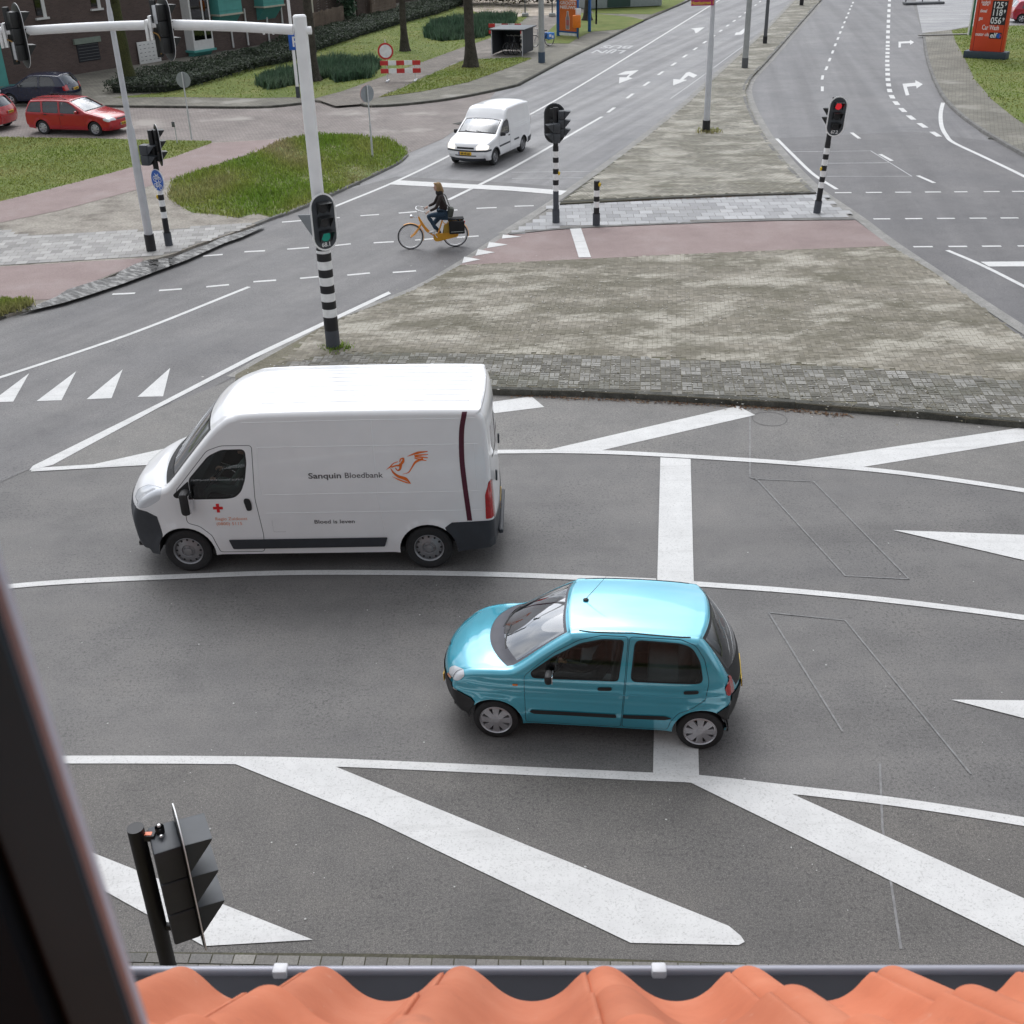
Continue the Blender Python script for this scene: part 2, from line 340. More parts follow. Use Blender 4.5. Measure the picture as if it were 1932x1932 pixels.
def pavers(name, poly, z, m, pat, ang, a, b, cols, gap=.008, jit=.004, org=None):
    P = [(q[0], q[1]) for q in W(poly, z)]; P2 = np.array(P); ca, sa = math.cos(ang), math.sin(ang)
    o = np.array(org[:2]) if org is not None else P2.mean(0)
    loc = (P2-o) @ np.array([[ca, -sa], [sa, ca]])
    x0, y0 = loc.min(0)-1; x1, y1 = loc.max(0)+1; recs = []
    if pat == 'tile':
        for j in range(int(y0/b)-1, int(y1/b)+2):
            for i in range(int(x0/a)-1, int(x1/a)+2): recs.append((i*a+(a/2 if j % 2 else 0), j*b, a, b, 0))
    elif pat == 'basket':                       # blocks of two bricks, alternating direction
        for j in range(int(y0/a)-1, int(y1/a)+2):
            for i in range(int(x0/a)-1, int(x1/a)+2):
                blk = ((i//2)+(j//2)) % 2
                for k in range(2):
                    if (i+j) % 2: recs.append((i*a, j*a+k*b, a, b, blk))
                    else: recs.append((i*a+k*b, j*a, b, a, blk))
    else:                                       # herringbone of 2:1 bricks
        u_ = b
        for j in range(int(y0/u_)-4, int(y1/u_)+4):
            for i in range(int(x0/(4*u_))-4, int(x1/(4*u_))+5):
                recs.append(((i*4+j)*u_, j*u_, 2*u_, u_, 0)) if True else None
                recs.append(((i*4+j)*u_+2*u_, (j-1)*u_, u_, 2*u_, 0))
    rec = np.array(recs, float); cen = rec[:, :2]+rec[:, 2:4]/2
    wc = cen @ np.array([[ca, sa], [-sa, ca]])+o
    k = inpoly(wc, P); rec = rec[k]; n = len(rec)
    g = gap/2; X0 = rec[:, 0]+g; X1 = rec[:, 0]+rec[:, 2]-g; Y0 = rec[:, 1]+g; Y1 = rec[:, 1]+rec[:, 3]-g
    V = np.stack([np.stack([X0, Y0], 1), np.stack([X1, Y0], 1), np.stack([X1, Y1], 1), np.stack([X0, Y1], 1)], 1).reshape(-1, 2)
    V = V @ np.array([[ca, sa], [-sa, ca]])+o
    Z = (z+.004+np.repeat(rng.uniform(0, jit, n), 4)+rng.uniform(0, .0015, 4*n))[:, None]
    me = bpy.data.meshes.new(name); me.from_pydata(np.hstack([V, Z]).tolist(), [], np.arange(4*n).reshape(-1, 4).tolist())
    cs = np.array(cols); blk = rec[:, 4].astype(int)
    base = cs[blk % len(cs)] if pat == 'basket' else cs[rng.integers(0, len(cs), n)]
    if pat == 'basket':
        bi, bj = np.floor(rec[:, 0]/(2*a)+1e-6), np.floor(rec[:, 1]/(2*a)+1e-6); hsh = np.modf(np.abs(np.sin(bi*12.9898+bj*78.233)*43758.5453))[0]; k_ = (hsh*.75)[:, None]; base = np.where((blk == 1)[:, None], cs[1]*(1-k_)+cs[0]*k_, cs[0]*(1+.25*(hsh[:, None]-.5)))
    tint = np.clip(base*rng.uniform(.80, 1.2, n)[:, None], 0, 1)
    at_ = me.attributes.new('tint', 'FLOAT_COLOR', 'POINT'); at_.data.foreach_set('color', np.hstack([np.repeat(tint, 4, 0), np.ones((4*n, 1))]).ravel())
    me.materials.append(m); ob = bpy.data.objects.new(name, me); COL.objects.link(ob); return tag(ob, kind='structure')

# one sheet to the horizon, then the carriageways
mb = MB(); mb.add([(-700, -300, -.25), (700, -300, -.25), (700, 900, -.25), (-700, 900, -.25)], [(0, 1, 2, 3)]); tag(mb.build('ground', mGrassG), kind='structure')
sheet('road', [(-90, 3.0), (90, 3.0), (120, 60), (140, 330), (-20, 330), (-90, 60)], 0, mAsph, world=True)
LRz = .004
mAsphN = asphalt('asphalt_coarse', (.112, .105, .098), grain=1.1, streak=.2)
sheet('road', [(-300, 1440), (130, 1433), (430, 1434), (615, 1438), (900, 1450), (1200, 1464), (1320, 1470), (1480, 1488), (1700, 1514), (1932, 1550), (2300, 1620), (2300, 2300), (-300, 2300)], .0022, mAsphN)
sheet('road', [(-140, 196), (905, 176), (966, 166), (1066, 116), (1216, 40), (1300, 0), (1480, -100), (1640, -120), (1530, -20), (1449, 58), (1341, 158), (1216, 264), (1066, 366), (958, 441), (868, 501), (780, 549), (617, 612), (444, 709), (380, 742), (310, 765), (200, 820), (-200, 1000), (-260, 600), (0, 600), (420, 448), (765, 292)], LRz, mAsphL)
sheet('road', [(1600, -60), (1544, 5), (1449, 112), (1400, 170), (1413, 205), (1449, 270), (1536, 356), (1611, 412), (1680, 464), (1850, 578), (2100, 742), (2500, 742), (2300, 500), (1932, 300), (1849, 250), (1764, 160), (1741, 65), (1700, -60)], .0051, mAsphR)
sheet('road_shoulder', [(75, 880), (300, 770), (444, 714), (940, 742), (1200, 752), (1500, 770), (1932, 808), (2150, 835), (2150, 955), (1932, 925), (1700, 892), (1500, 874), (1250, 858), (950, 852), (330, 872)], .0062, mAsphH)
sheet('forecourt', [(1700, -90), (1728, 0), (1741, 66), (1795, 57), (1932, 48), (2400, 20), (2400, -90)], .012, mFore)
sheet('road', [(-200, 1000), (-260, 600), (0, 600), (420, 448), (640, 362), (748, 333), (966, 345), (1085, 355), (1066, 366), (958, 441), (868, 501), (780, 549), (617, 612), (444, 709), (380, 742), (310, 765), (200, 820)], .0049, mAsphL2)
sheet('road', [(1445, 262), (1720, 248), (1900, 270), (1932, 300), (2300, 500), (2500, 742), (2100, 742), (1850, 578), (1680, 464), (1611, 412), (1536, 356)], .0057, mAsphR2)
# side street of red brick
sheet('side_street', [(-240, 196), (100, 199), (300, 201), (483, 202), (568, 195), (593, 190), (679, 197), (758, 198), (858, 186), (935, 172), (915, 200), (880, 232), (835, 262), (768, 290), (733, 262), (658, 254), (530, 262), (400, 269), (300, 265), (188, 262), (0, 259), (-240, 259)], .012, mStreet)

# left verge between road and side street
KA = [(-140, 655), (0, 598), (60, 580), (100, 565), (150, 546), (200, 523), (250, 503), (300, 486), (330, 478), (370, 462), (420, 446), (483, 423), (510, 412), (560, 395), (633, 363), (700, 332), (753, 306), (770, 290)]
slab('verge', KA+[(765, 278), (733, 262), (658, 254), (603, 254), (530, 262), (400, 268), (398, 265), (300, 264), (188, 261), (0, 258), (-240, 258), (-240, 655)], .07, mDirt)
sheet('verge_lawn', [(-240, 258.5), (0, 258.5), (188, 261), (300, 264.5), (398, 265.5), (400, 270), (325, 297), (250, 315), (150, 342), (0, 380), (-240, 440)], .075, mGrassG)
A2 = [(326, 340), (425, 306), (483, 287), (533, 264), (603, 254.5), (658, 254.5), (733, 262.5), (764, 279), (768, 290), (752, 305), (700, 331), (633, 361), (560, 393), (510, 410), (483, 402), (450, 411), (410, 405), (362, 401), (336, 385), (318, 372)]
sheet('verge_lawn', A2, .075, mGrassDry)
sheet('cycle_path', [(-240, 445), (0, 380), (150, 342), (250, 315), (325, 297), (400, 269.5), (530, 262.5), (483, 287), (425, 305), (325, 337), (262, 357), (187, 377), (112, 397), (0, 420), (-240, 490)], .078, mRed)
sheet('cycle_path', [(-240, 540), (0, 503), (270, 487), (268, 496), (200, 521), (150, 543), (92, 565), (0, 567), (-240, 600)], .078, mRed)
TA = [(-240, 395), (0, 431), (32, 444), (150, 441), (275, 435), (400, 427), (480, 421), (420, 444), (370, 460), (330, 476), (290, 483), (150, 491), (0, 500), (-240, 520)]
sheet('pavement', TA, .075, mJointT)
pavers('pavement', TA, .075, mPavT, 'tile', R(8), .30, .30, [(.34, .33, .315), (.32, .31, .295), (.365, .355, .34)], .012, .004)
kerb('kerb', [(483, 423), (510, 412), (560, 395), (633, 363), (700, 332), (753, 306), (770, 291)], .07, .13, mKerb, +1)
kerb('kerb', [(-140, 655), (0, 598), (45, 584), (64, 578)], .07, .13, mKerbDark, +1)
# wet gutter with rain water
mWet, n_, b_ = newmat('wet_gutter'); v_ = tex(n_); b_.inputs['Base Color'].default_value = (.016, .015, .013, 1)
n_.links.new(ramp(n_, noise(n_, tex(n_, 'Object', (1, 3, 1), R(40)), 3.0, 8, .7), [(.42, (.04,)*3), (.56, (.55,)*3)]), b_.inputs['Roughness'])
bump(n_, b_, noise(n_, v_, 22, 3), .25, .004)
z6 = lambda l: [(x*.2822, 374+y*.2822) for x, y in l]
sheet('gutter', z6([(120, 765), (230, 718), (375, 658), (450, 610), (640, 550), (770, 520), (800, 490), (900, 440), (990, 410), (1130, 400), (1200, 380), (1360, 320), (1480, 262), (1620, 222), (1750, 178), (1768, 190), (1620, 258), (1500, 300), (1250, 412), (1000, 505), (830, 568), (600, 645), (420, 700), (250, 740)]), .0855, mWet)

# far pavement, lawns and footpath
KB = [(-240, 195), (100, 198), (300, 200), (483, 201), (568, 194), (593, 189)]
KC = [(679, 196), (698, 199), (758, 196), (858, 184), (966, 162), (991, 152), (1066, 112), (1141, 75), (1216, 37), (1266, 15), (1296, 2), (1400, -50)]
slab('pavement', KB+KC+[(1500, -105), (-900, -105), (-900, 195)], .10, mSideP)
kerb('kerb', KB, .10, .13, mKerbDark, +1); kerb('kerb', KC, .10, .13, mKerbDark, +1)
z2 = lambda l: [(483+x/4, y/4) for x, y in l]
z3 = lambda l: [(966+x/4, y/4) for x, y in l]
z4 = lambda l: [(1449+x/4, y/4) for x, y in l]
LAWN = [(212, 184), (330, 183), (483, 185)]+z2([(300, 733), (440, 743), (650, 688), (870, 608), (1280, 458), (1580, 350), (1760, 290), (1900, 240)])+[(985, 40), (1000, 28), (985, -5), (860, 12), (700, 45), (483, 118), (300, 175)]
sheet('lawn', LAWN, .106, mGrassG)
PATH = z2([(442, 745), (650, 690), (870, 610), (1280, 460), (1580, 352), (1770, 292), (1900, 245)])+[(1000, 40), (1040, -10), (1062, -10), (1052, 40), (1040, 60)]+z2([(1932, 420), (1700, 435), (1590, 440), (1480, 480), (1250, 580), (1060, 670), (920, 735), (782, 786), (600, 800)])
mPath = brickmat('path_brick', (.23, .20, .175), (.18, .155, .135), (.10, .095, .08), .2, .1, R(55), .9, .2, .1, ((.30, .27, .235), .4, .56))
sheet('footpath', PATH, .110, mPath)
sheet('lawn', z2([(922, 733), (1250, 690), (1600, 620), (1932, 500)])+z3([(150, 440), (60, 432), (-20, 436)])+z2([(1700, 446), (1590, 450), (1480, 490), (1250, 592), (1060, 682)]), .114, mGrassG)
sheet('lawn', z3([(265, 326), (430, 328), (490, 290), (600, 238), (840, 220), (1000, 150), (900, 128), (560, 95), (440, 105), (320, 190), (240, 270)]), .114, mGrassG)
sheet('lawn', z3([(620, 100), (1050, 108), (1190, 60), (1300, 5), (1420, -80), (1000, -90), (600, -60), (580, 60)]), .114, mGrassG)
sheet('building_ground', [(930, 34), (1085, 26), (1078, 12), (1150, -20), (1000, -60), (700, -40), (880, 16)], .118, mSandy)
# right verge
KE = [(1741, 62), (1746, 100), (1754, 130), (1764, 155), (1781, 185), (1811, 215), (1849, 242), (1879, 260), (1932, 290), (2150, 400)]
slab('pavement', KE+[(2700, 400), (2700, 30), (1932, 46), (1830, 49), (1795, 56)], .10, mSideP)
kerb('kerb', KE[::-1], .10, .13, mKerb, -1)
sheet('lawn', z4([(1385, 228), (1420, 320), (1500, 470), (1560, 600), (1700, 760), (1850, 880), (1932, 935)])+[(2100, 345), (2650, 345), (2650, 36), (1932, 48), (1833, 51)], .106, mGrassG)

# median islands
DL = [(1056, 384), (1066, 374), (1216, 262), (1298, 195), (1341, 155), (1449, 55), (1499, 2), (1570, -66)]
DR = [(1605, -66), (1544, 5), (1497, 58), (1449, 112), (1416, 147), (1406, 170), (1413, 200), (1431, 237), (1449, 265), (1486, 310), (1525, 350), (1540, 363)]
mMed = pavermat('median_pavers', (.13, .12, .08), (.52, .49, .42), .47, .49)
slab('median', DL+DR+[(1300, 371)], .10, mJoint)
pavers('median', [(1066, 378)]+DL[2:]+DR[:-1]+[(1536, 361), (1300, 368)], .10, mMed, 'herring', R(12), .2, .1, [(.27, .255, .215), (.31, .29, .245), (.24, .23, .195)], .010, .004)
kerb('kerb', [(1058, 381.5), (1180, 376.5), (1300, 371.5), (1420, 367), (1540, 363.5)], .10, .12, mKerbDark, +1)
kerb('kerb', DR[1:], .10, .13, mKerb, -1)
mb = MB()
ribbon(mb, [G(u, v, .01)[:2] for u, v in smooth_path([(958, 442), (1066, 372), (1216, 262), (1298, 195), (1341, 155), (1449, 55), (1499, 2), (1570, -66)])], .30, .012, side=+1)
ribbon(mb, [G(u, v, .01)[:2] for u, v in smooth_path(DR[1:]+[(1611, 412), (1680, 464), (1850, 578), (2100, 742)])], .32, .012, side=+1)
ribbon(mb, [G(u, v, .01)[:2] for u, v in smooth_path([(444, 712), (617, 612), (780, 549), (868, 501), (958, 442)])], .22, .0082, side=+1)
tag(mb.build('gutter_strip', mGutter), kind='structure')
TS = [(958, 440), (1071, 429), (1266, 420), (1449, 414), (1611, 412), (1542, 362.5), (1300, 370.5), (1058, 381)]
slab('pavement', TS, .05, mJointT)
pavers('pavement', TS, .05, mPavT, 'tile', R(-2), .40, .40, [(.37, .37, .372), (.35, .35, .352), (.385, .385, .387)], .016, .004)
mb = MB(); ribbon(mb, [G(u, v, .05)[:2] for u, v in smooth_path(TS[:5])], .16, .058, side=-1); tag(mb.build('edging', mKerb), kind='structure')
slab('cycle_path', [(868, 500), (958, 441), (1071, 430), (1266, 421), (1449, 415), (1611, 413), (1680, 464), (1449, 473), (1300, 479)], .04, mRed)
IS = [(444, 718), (620, 716), (940, 735), (1100, 738), (1200, 743), (1500, 760), (1750, 779), (1932, 797), (2150, 822), (2150, 768), (1932, 640), (1850, 578), (1760, 512), (1680, 464), (1449, 473), (1300, 479), (868, 500), (780, 548), (617, 611), (444, 707)]
slab('median', IS, .12, mJointM)
FR = [(1100, 738), (1200, 743), (1500, 760), (1750, 779), (1932, 797), (2150, 822)]
up = lambda l, d: [(u, v-d) for u, v in l]
BAND = [(444, 716), (620, 706), (940, 729), (1100, 732), (1200, 737), (1500, 753), (1750, 772), (1932, 789), (2150, 813), (2150, 757), (1932, 720), (1750, 703), (1500, 688), (1200, 674), (940, 668), (640, 667), (520, 690)]
pavers('median', BAND, .12, mPavB, 'basket', R(-6.4), .2, .1, [(.145, .137, .115), (.27, .262, .24)], .014, .008)
pavers('median', [(520, 688), (640, 666), (940, 667), (1200, 673), (1500, 687), (1750, 702), (1932, 719), (2150, 755), (2150, 770), (1932, 641), (1850, 579), (1760, 513), (1678, 465), (1449, 474), (1300, 480), (870, 501), (780, 549), (617, 612)], .12, mPav, 'herring', R(-8), .2, .1, [(.255, .23, .185), (.28, .255, .21), (.225, .203, .16), (.265, .24, .195)], .006, .005)
kerb('kerb', [(444, 719), (620, 717), (780, 727), (940, 735)]+FR, .12, .15, mKerbDark, +1)
# white stones in the island edge
# paved gutter below the house
BS = [(100, 1797), (700, 1797), (1000, 1803), (1200, 1812), (1400, 1823), (1640, 1840), (1900, 1930), (1900, 2250), (0, 2250)]
BS = [(60, 1795), (400, 1797), (700, 1799), (1000, 1804), (1200, 1810), (1400, 1817), (1640, 1826), (1900, 1838), (2200, 1860), (2200, 2250), (0, 2250)]
q0_, q1_ = G(300, 1796), G(1300, 1814)
sheet('pavement', BS, .004, mJoint)
pavers('pavement', BS, .004, mPavF, 'tile', math.atan2(q1_[1]-q0_[1], q1_[0]-q0_[0]), .205, .115, [(.19, .18, .165), (.16, .155, .145), (.22, .21, .19)], .012, .004, org=G(300, 1799, 0))

# ---------------------------------------------------------------- painted markings
mk = MB(); ZM = .0095
def gx(l): return [G(u, v, ZM)[:2] for u, v in l]
def pline(l, w, mi=0, z=ZM, sub=6): ribbon(mk, gx(smooth_path(l, sub)), w, z, mi)
def ppoly(l, mi=0, z=ZM):
    p = [(q[0], q[1]) for q in gx(l)]; tr = geometry.tessellate_polygon([[Vector((x, y, 0)) for x, y in p]]); mk.add([(x, y, z) for x, y in p], [tuple(t) for t in tr], mi)
def dashes(l, w, mi=0):
    for a in l: ribbon(mk, gx([a[:2], a[2:]]), w, ZM, mi)
pline([(60, 886), (330, 871), (650, 856), (950, 852), (1100, 852), (1250, 858), (1500, 874), (1700, 892), (1932, 925), (2150, 962)], .15)
pline([(-60, 1118), (20, 1106), (150, 1096), (350, 1087), (520, 1081), (700, 1080), (950, 1084), (1238, 1096)], .13)
pline([(1308, 1101), (1500, 1115), (1700, 1135), (1932, 1165), (2150, 1200)], .13)
pline([(-150, 1436), (130, 1433), (430, 1434), (615, 1438), (900, 1450), (1200, 1464), (1320, 1470), (1480, 1488), (1700, 1514), (1932, 1550), (2150, 1590)], .135)
ppoly([(55, 888), (62, 879), (300, 761), (480, 668), (733, 550), (738, 554), (480, 676), (300, 769), (100, 877)], z=ZM+.003)
ppoly([(1246, 863), (1303, 866), (1309, 1098), (1319, 1466), (1232, 1461), (1240, 1096)], z=ZM+.003)
for q in ([(145, 883), (255, 876), (560, 826), (1027, 768), (1003, 748), (700, 790), (420, 822)], [(1020, 852), (1125, 852), (1425, 783), (1392, 766)], [(1485, 873), (1610, 884), (1932, 832), (2150, 800), (2100, 778), (1932, 806)],
          [(0, 1532), (190, 1615), (590, 1773), (385, 1785), (190, 1677), (0, 1580)], [(430, 1436), (615, 1439), (1000, 1597), (1375, 1747), (1398, 1766), (1405, 1777), (1394, 1783), (1190, 1779), (700, 1545)],
          [(1300, 1475), (1470, 1487), (1932, 1695), (2150, 1800), (2150, 1905), (1932, 1785)], [(1685, 1000), (2010, 1012), (2010, 1080), (1932, 1057)], [(1795, 1320), (2010, 1322), (2010, 1373), (1932, 1355)]): ppoly(q, z=ZM+.0015)
pline([(-120, 752), (0, 712), (240, 632), (470, 541)], .12)
for q in ([(321, 694), (259.5, 748.7), (307.7, 747.6)], [(231.5, 696.8), (163.3, 753), (210.5, 751.2)], [(143.7, 700.4), (69, 756.6), (116, 755)], [(55, 704), (-18, 759), (25, 757.7)]): ppoly(q)
dashes([(212, 555, 255, 553), (300, 548, 343, 545), (389, 541, 432, 537), (478, 531.5, 521, 528.5), (566, 525, 601, 522), (655, 519, 698, 515), (741, 514, 785, 511)], .12)
dashes([(383, 483, 420, 480), (461, 475, 500, 473), (542, 470, 583, 467), (624, 464, 662, 460), (705, 458, 743, 456), (783, 453, 820, 450), (862, 448, 903, 445)], .12)
dashes([(532, 419, 571, 416), (604, 413, 641, 410.5), (680, 407, 715, 404.5), (752, 402, 788, 399), (828, 398, 863, 396), (899, 393, 937, 391.5), (971, 389, 1007, 388)], .12)
for v0, xs in ((363.5, [(505, 630), (738, 860), (960, 1080), (1185, 1305), (1405, 1505), (1628, 1748), (1842, 1960), (2060, 2180)]), (413.5, [(795, 922), (1035, 1165), (1275, 1410), (1522, 1650), (1755, 1890), (1990, 2120)]), (466.5, [(1097, 1243), (1362, 1502), (1615, 1760), (1885, 2020), (2140, 2270)])):
    dashes([(1449+a/4, v0-(a-500)*.0018, 1449+b/4, v0-(b-500)*.0018) for a, b in xs], .12)
pline([(1787, 472), (1850, 499), (1932, 540), (2150, 652)], .13); ppoly([(1850, 494), (1866, 503), (2100, 502), (2100, 492)], z=ZM+.003)
pline(z4([(65, 1045), (200, 1180), (350, 1320), (520, 1428)]), .13)
dashes([(1449+a/4, b/4, 1449+c/4, d/4) for a, b, c, d in ((630, 1000, 690, 1045), (845, 1163, 935, 1213), (1130, 1325, 1255, 1380))], .14)
pline(z4([(1320, 775), (1303, 860), (1310, 950), (1345, 1020), (1400, 1075), (1600, 1170), (1800, 1265), (1932, 1330), (2200, 1465)]), .16)
rl = [(655, -10), (641, 20), (630, 45), (618, 70), (607, 100), (592, 132), (577, 168), (562, 205), (545, 245), (528, 290), (508, 338), (488, 392), (465, 450), (441, 515), (411, 584), (410, 670)]
def along(l, k, f=.42):
    a, b = np.array(l[max(k-1, 0)], float), np.array(l[min(k+1, len(l)-1)], float); c = np.array(l[k], float); d = (b-a)/2/(1 if 0 < k < len(l)-1 else .5); return tuple(c-d*f/2)+tuple(c+d*f/2)
for k in range(len(rl)): a = along(rl, k); dashes([(1449+a[0]/4, a[1]/4, 1449+a[2]/4, a[3]/4)], .13)
rb = [(917, 0), (915, 40), (913, 80), (911, 120), (909, 160), (908, 200), (906, 240), (905, 280), (904, 318), (903, 345), (903, 370), (902, 400), (901, 428), (900, 460), (901, 492), (902, 525), (903, 560), (905, 600), (910, 640), (918, 683), (936, 730), (968, 778), (1017, 830), (1080, 887), (1165, 946), (1265, 1012)]
for k in range(len(rb)): a = along(rb, k, .55); dashes([(1449+a[0]/4, a[1]/4, 1449+a[2]/4, a[3]/4)], .22)
ppoly(z4([(1168, 635), (1112, 605), (1112, 624), (1015, 632), (1040, 721), (1067, 717), (1048, 655), (1118, 648), (1122, 668)])); ppoly(z4([(1103, 318), (1070, 300), (1072, 310), (985, 315), (985, 358), (1003, 357), (1003, 328), (1072, 325), (1073, 338)]))
pline([(600, 403), (638, 387), (745, 343), (853, 291), (1050, 188), (1338, 12), (1440, -52)], .13)
ppoly([(733, 348), (748, 340), (966, 352), (1070, 360), (1058, 368), (966, 360)], z=ZM+.003)
pline([(846, 377), (966, 317), (1136, 220)], .14)
ld = [(748, 830), (890, 724), (1015, 632), (1122, 552), (1220, 484), (1305, 423), (1383, 368), (1455, 318), (1518, 274), (1575, 232), (1627, 193), (1677, 157), (1720, 125), (1762, 95), (1800, 65), (1838, 38), (1872, 12)]
for k in range(len(ld)): a = along(ld, k, .36); dashes([(966+a[0]/4, a[1]/4, 966+a[2]/4, a[3]/4)], .15)
zA = lambda l: [((1480+x/4.83)*.779, (120+y/4.83)*.779) for x, y in l]
ppoly(zA([(325, 240), (165, 255), (70, 295), (180, 292), (215, 285), (180, 325), (98, 325), (92, 396), (255, 335), (205, 322)])); ppoly(zA([(725, 420), (728, 345), (805, 352), (880, 270), (920, 262), (1010, 300), (965, 330), (905, 305), (845, 350), (892, 355)]))
ppoly(z3([(1350, 215), (1455, 205), (1400, 245), (1385, 250), (1375, 225)])); ppoly(z3([(1680, 265), (1690, 245), (1715, 243), (1755, 212), (1757, 240), (1735, 260)]))
pline(z3([(1195, 745), (1400, 600), (1700, 380), (1900, 240)]), .05, 1)
# writing on the bus lane
for txt, a, b, hgt in (('LIJN', (1120, 84), (1188, 101), 0), ('BUS', (1140, 74), (1205, 88), 0)):
    vs, fs = text_mesh(txt, 1.0, bold=.02); w = max(p[0] for p in vs)
    c = G(1149 if txt == 'LIJN' else 1164, 97.5 if txt == 'LIJN' else 88.5, ZM); d = Vector(G(1216, 39.5))-Vector(G(1066, 115.5)); d = Vector((d.x, d.y, 0)).normalized(); e = Vector((d.y, -d.x, 0))   # read by traffic coming towards us
    sc = 1.9/w; mk.add([tuple(Vector(c)-e*(p[0]*sc-.95)-d*((p[1]-.35)*2.0)) for p in vs], fs, 1)
# detector loops cut into the surface
for l in ([(1415, 763), (1415, 900)], [(1415, 900), (1430, 906), (1595, 1086), (1715, 1092)], [(1420, 903), (1535, 908), (1715, 1092)], [(1450, 1155), (1590, 1380)], [(1450, 1155), (1595, 1170), (1832, 1460)], [(1660, 1440), (1665, 1560), (1700, 1790)]): pline(l, .024, 2, ZM-.001, 1)
for l in (z3([(0, 1300), (560, 1293), (625, 1290), (540, 1342), (0, 1346)]), z4([(180, 1145), (775, 1138), (1085, 1330), (440, 1330)]), z4([(400, 1232), (925, 1228)])): pline(l, .05, 1, ZM, 1)
c_ = G(1452, 790, ZM); mk.add([(c_[0]+r_*math.cos(g), c_[1]+r_*math.sin(g), ZM) for r_ in (.30, .325) for g in np.linspace(0, 6.2832, 28)[:-1]], [(i, (i+1) % 27, 27+(i+1) % 27, 27+i) for i in range(27)], 3)
for u_, v_c, a_ in ((662, 349.5, 48), (868, 233, 50), (425, 203.5, 0), (1880, 262, -32)):
    g_ = MB(); g_.box((0, 0, .012), (.55, .34, .02), None, 0, .004)
    for q in range(5): g_.box((-.2+.1*q, 0, .0235), (.045, .26, .004), None, 1)
    o_ = g_.build('drain_grate', [mKerbDark, mBlackG]); o_.location = G(u_, v_c, .006); o_.rotation_euler = (0, 0, R(a_)); tag(o_, kind='structure')
zr = .056
for q in ([(949, 445), (947, 452.5), (984, 449)], [(923, 459), (919, 470.5), (958, 464)], [(902, 473), (897, 485), (934, 478.5)], [(876, 487), (872, 499), (907, 492)]): ppoly(q, z=.048)
ppoly([(1075, 433), (1096, 432.5), (1115, 488), (1092, 488.5)], z=.050)
tag(mk.build('road_markings', [mPaint, mPaintOld, mSeal, mat('crack', (.11, .105, .10), .8)], fix=False), kind='structure')
# a few specks of litter and gum on the road surface
mb = MB()
for k in range(190):
    u, v = rng.uniform(0, 1932), rng.uniform(560, 1760); c = G(u, v, .0075); r = rng.choice([.004, .006, .008, .013])
    mb.add([(c[0]+r*math.cos(a)*rng.uniform(.6, 1.3), c[1]+r*math.sin(a)*rng.uniform(.6, 1.3), .0125) for a in (0, 1.2, 2.4, 3.7, 5)], [(0, 1, 2, 3, 4)])
tag(mb.build('road_specks', mat('speck', (.40, .40, .38), .8)), kind='stuff', label='pale specks of gum and grit on the asphalt', cat='litter')
# ================================================================ vehicles
def offset_poly(p, d):
    p = [Vector((q[0], q[1])) for q in p]; n = len(p)
    ar = sum(p[i].x*p[(i+1) % n].y-p[(i+1) % n].x*p[i].y for i in range(n)); sg = 1 if ar > 0 else -1; out = []
    for i in range(n):
        a, b, c = p[i-1], p[i], p[(i+1) % n]; e0 = (b-a).normalized(); e1 = (c-b).normalized()
        n0 = Vector((e0.y, -e0.x))*sg; n1 = Vector((e1.y, -e1.x))*sg; m = (n0+n1)
        m = m/max(.35, m.length_squared/2) if m.length > 1e-6 else n0
        q = b+m*d; out.append((q.x, q.y))
    return out
def round_poly(p, r, k=4):
    p = [Vector((q[0], q[1])) for q in p]; n = len(p); out = []
    for i in range(n):
        a, b, c = p[i-1], p[i], p[(i+1) % n]; l0 = min(r, (a-b).length*.45); l1 = min(r, (c-b).length*.45)
        s_, e = b+(a-b).normalized()*l0, b+(c-b).normalized()*l1
        for j in range(k+1):
            t = j/k; q = (1-t)**2*s_+2*t*(1-t)*b+t*t*e; out.append((q.x, q.y))
    return out
def densify(p, step, closed=True):
    out = []; n = len(p)
    for i in range(n if closed else n-1):
        a, b = np.array(p[i], float), np.array(p[(i+1) % n], float); k = max(1, int(math.ceil(np.linalg.norm(b-a)/step)))
        for j in range(k): out.append(tuple(a+(b-a)*j/k))
    return out
class NB:                                   # mesh with its own normals
    def __init__(s): s.v = []; s.n = []; s.f = []; s.m = []
    def add(s, V, N, F, mi=0):
        o = len(s.v); s.v += V.tolist(); s.n += N.tolist(); s.f += (np.asarray(F)+o).tolist(); s.m += [mi]*len(F)
    def mb(s, mb, mi=0):                    # take in a plain MB, flat normals per face
        for f in mb.f:
            p = [Vector(mb.v[i]) for i in f]; nn = geometry.normal(p[:4]) if len(p) > 2 else Vector((0, 0, 1)); o = len(s.v)
            s.v += [tuple(q) for q in p]; s.n += [tuple(nn)]*len(p); s.f.append(list(range(o, o+len(p)))); s.m.append(mi)
    def build(s, name, mats, parent):
        me = bpy.data.meshes.new(name); me.from_pydata(s.v, [], s.f)
        for m in mats: me.materials.append(m)
        me.polygons.foreach_set('material_index', s.m); me.polygons.foreach_set('use_smooth', [True]*len(s.f)); me.update()
        me.normals_split_custom_set_from_vertices(s.n)
        o = bpy.data.objects.new(name, me); COL.objects.link(o); o.parent = parent; return o
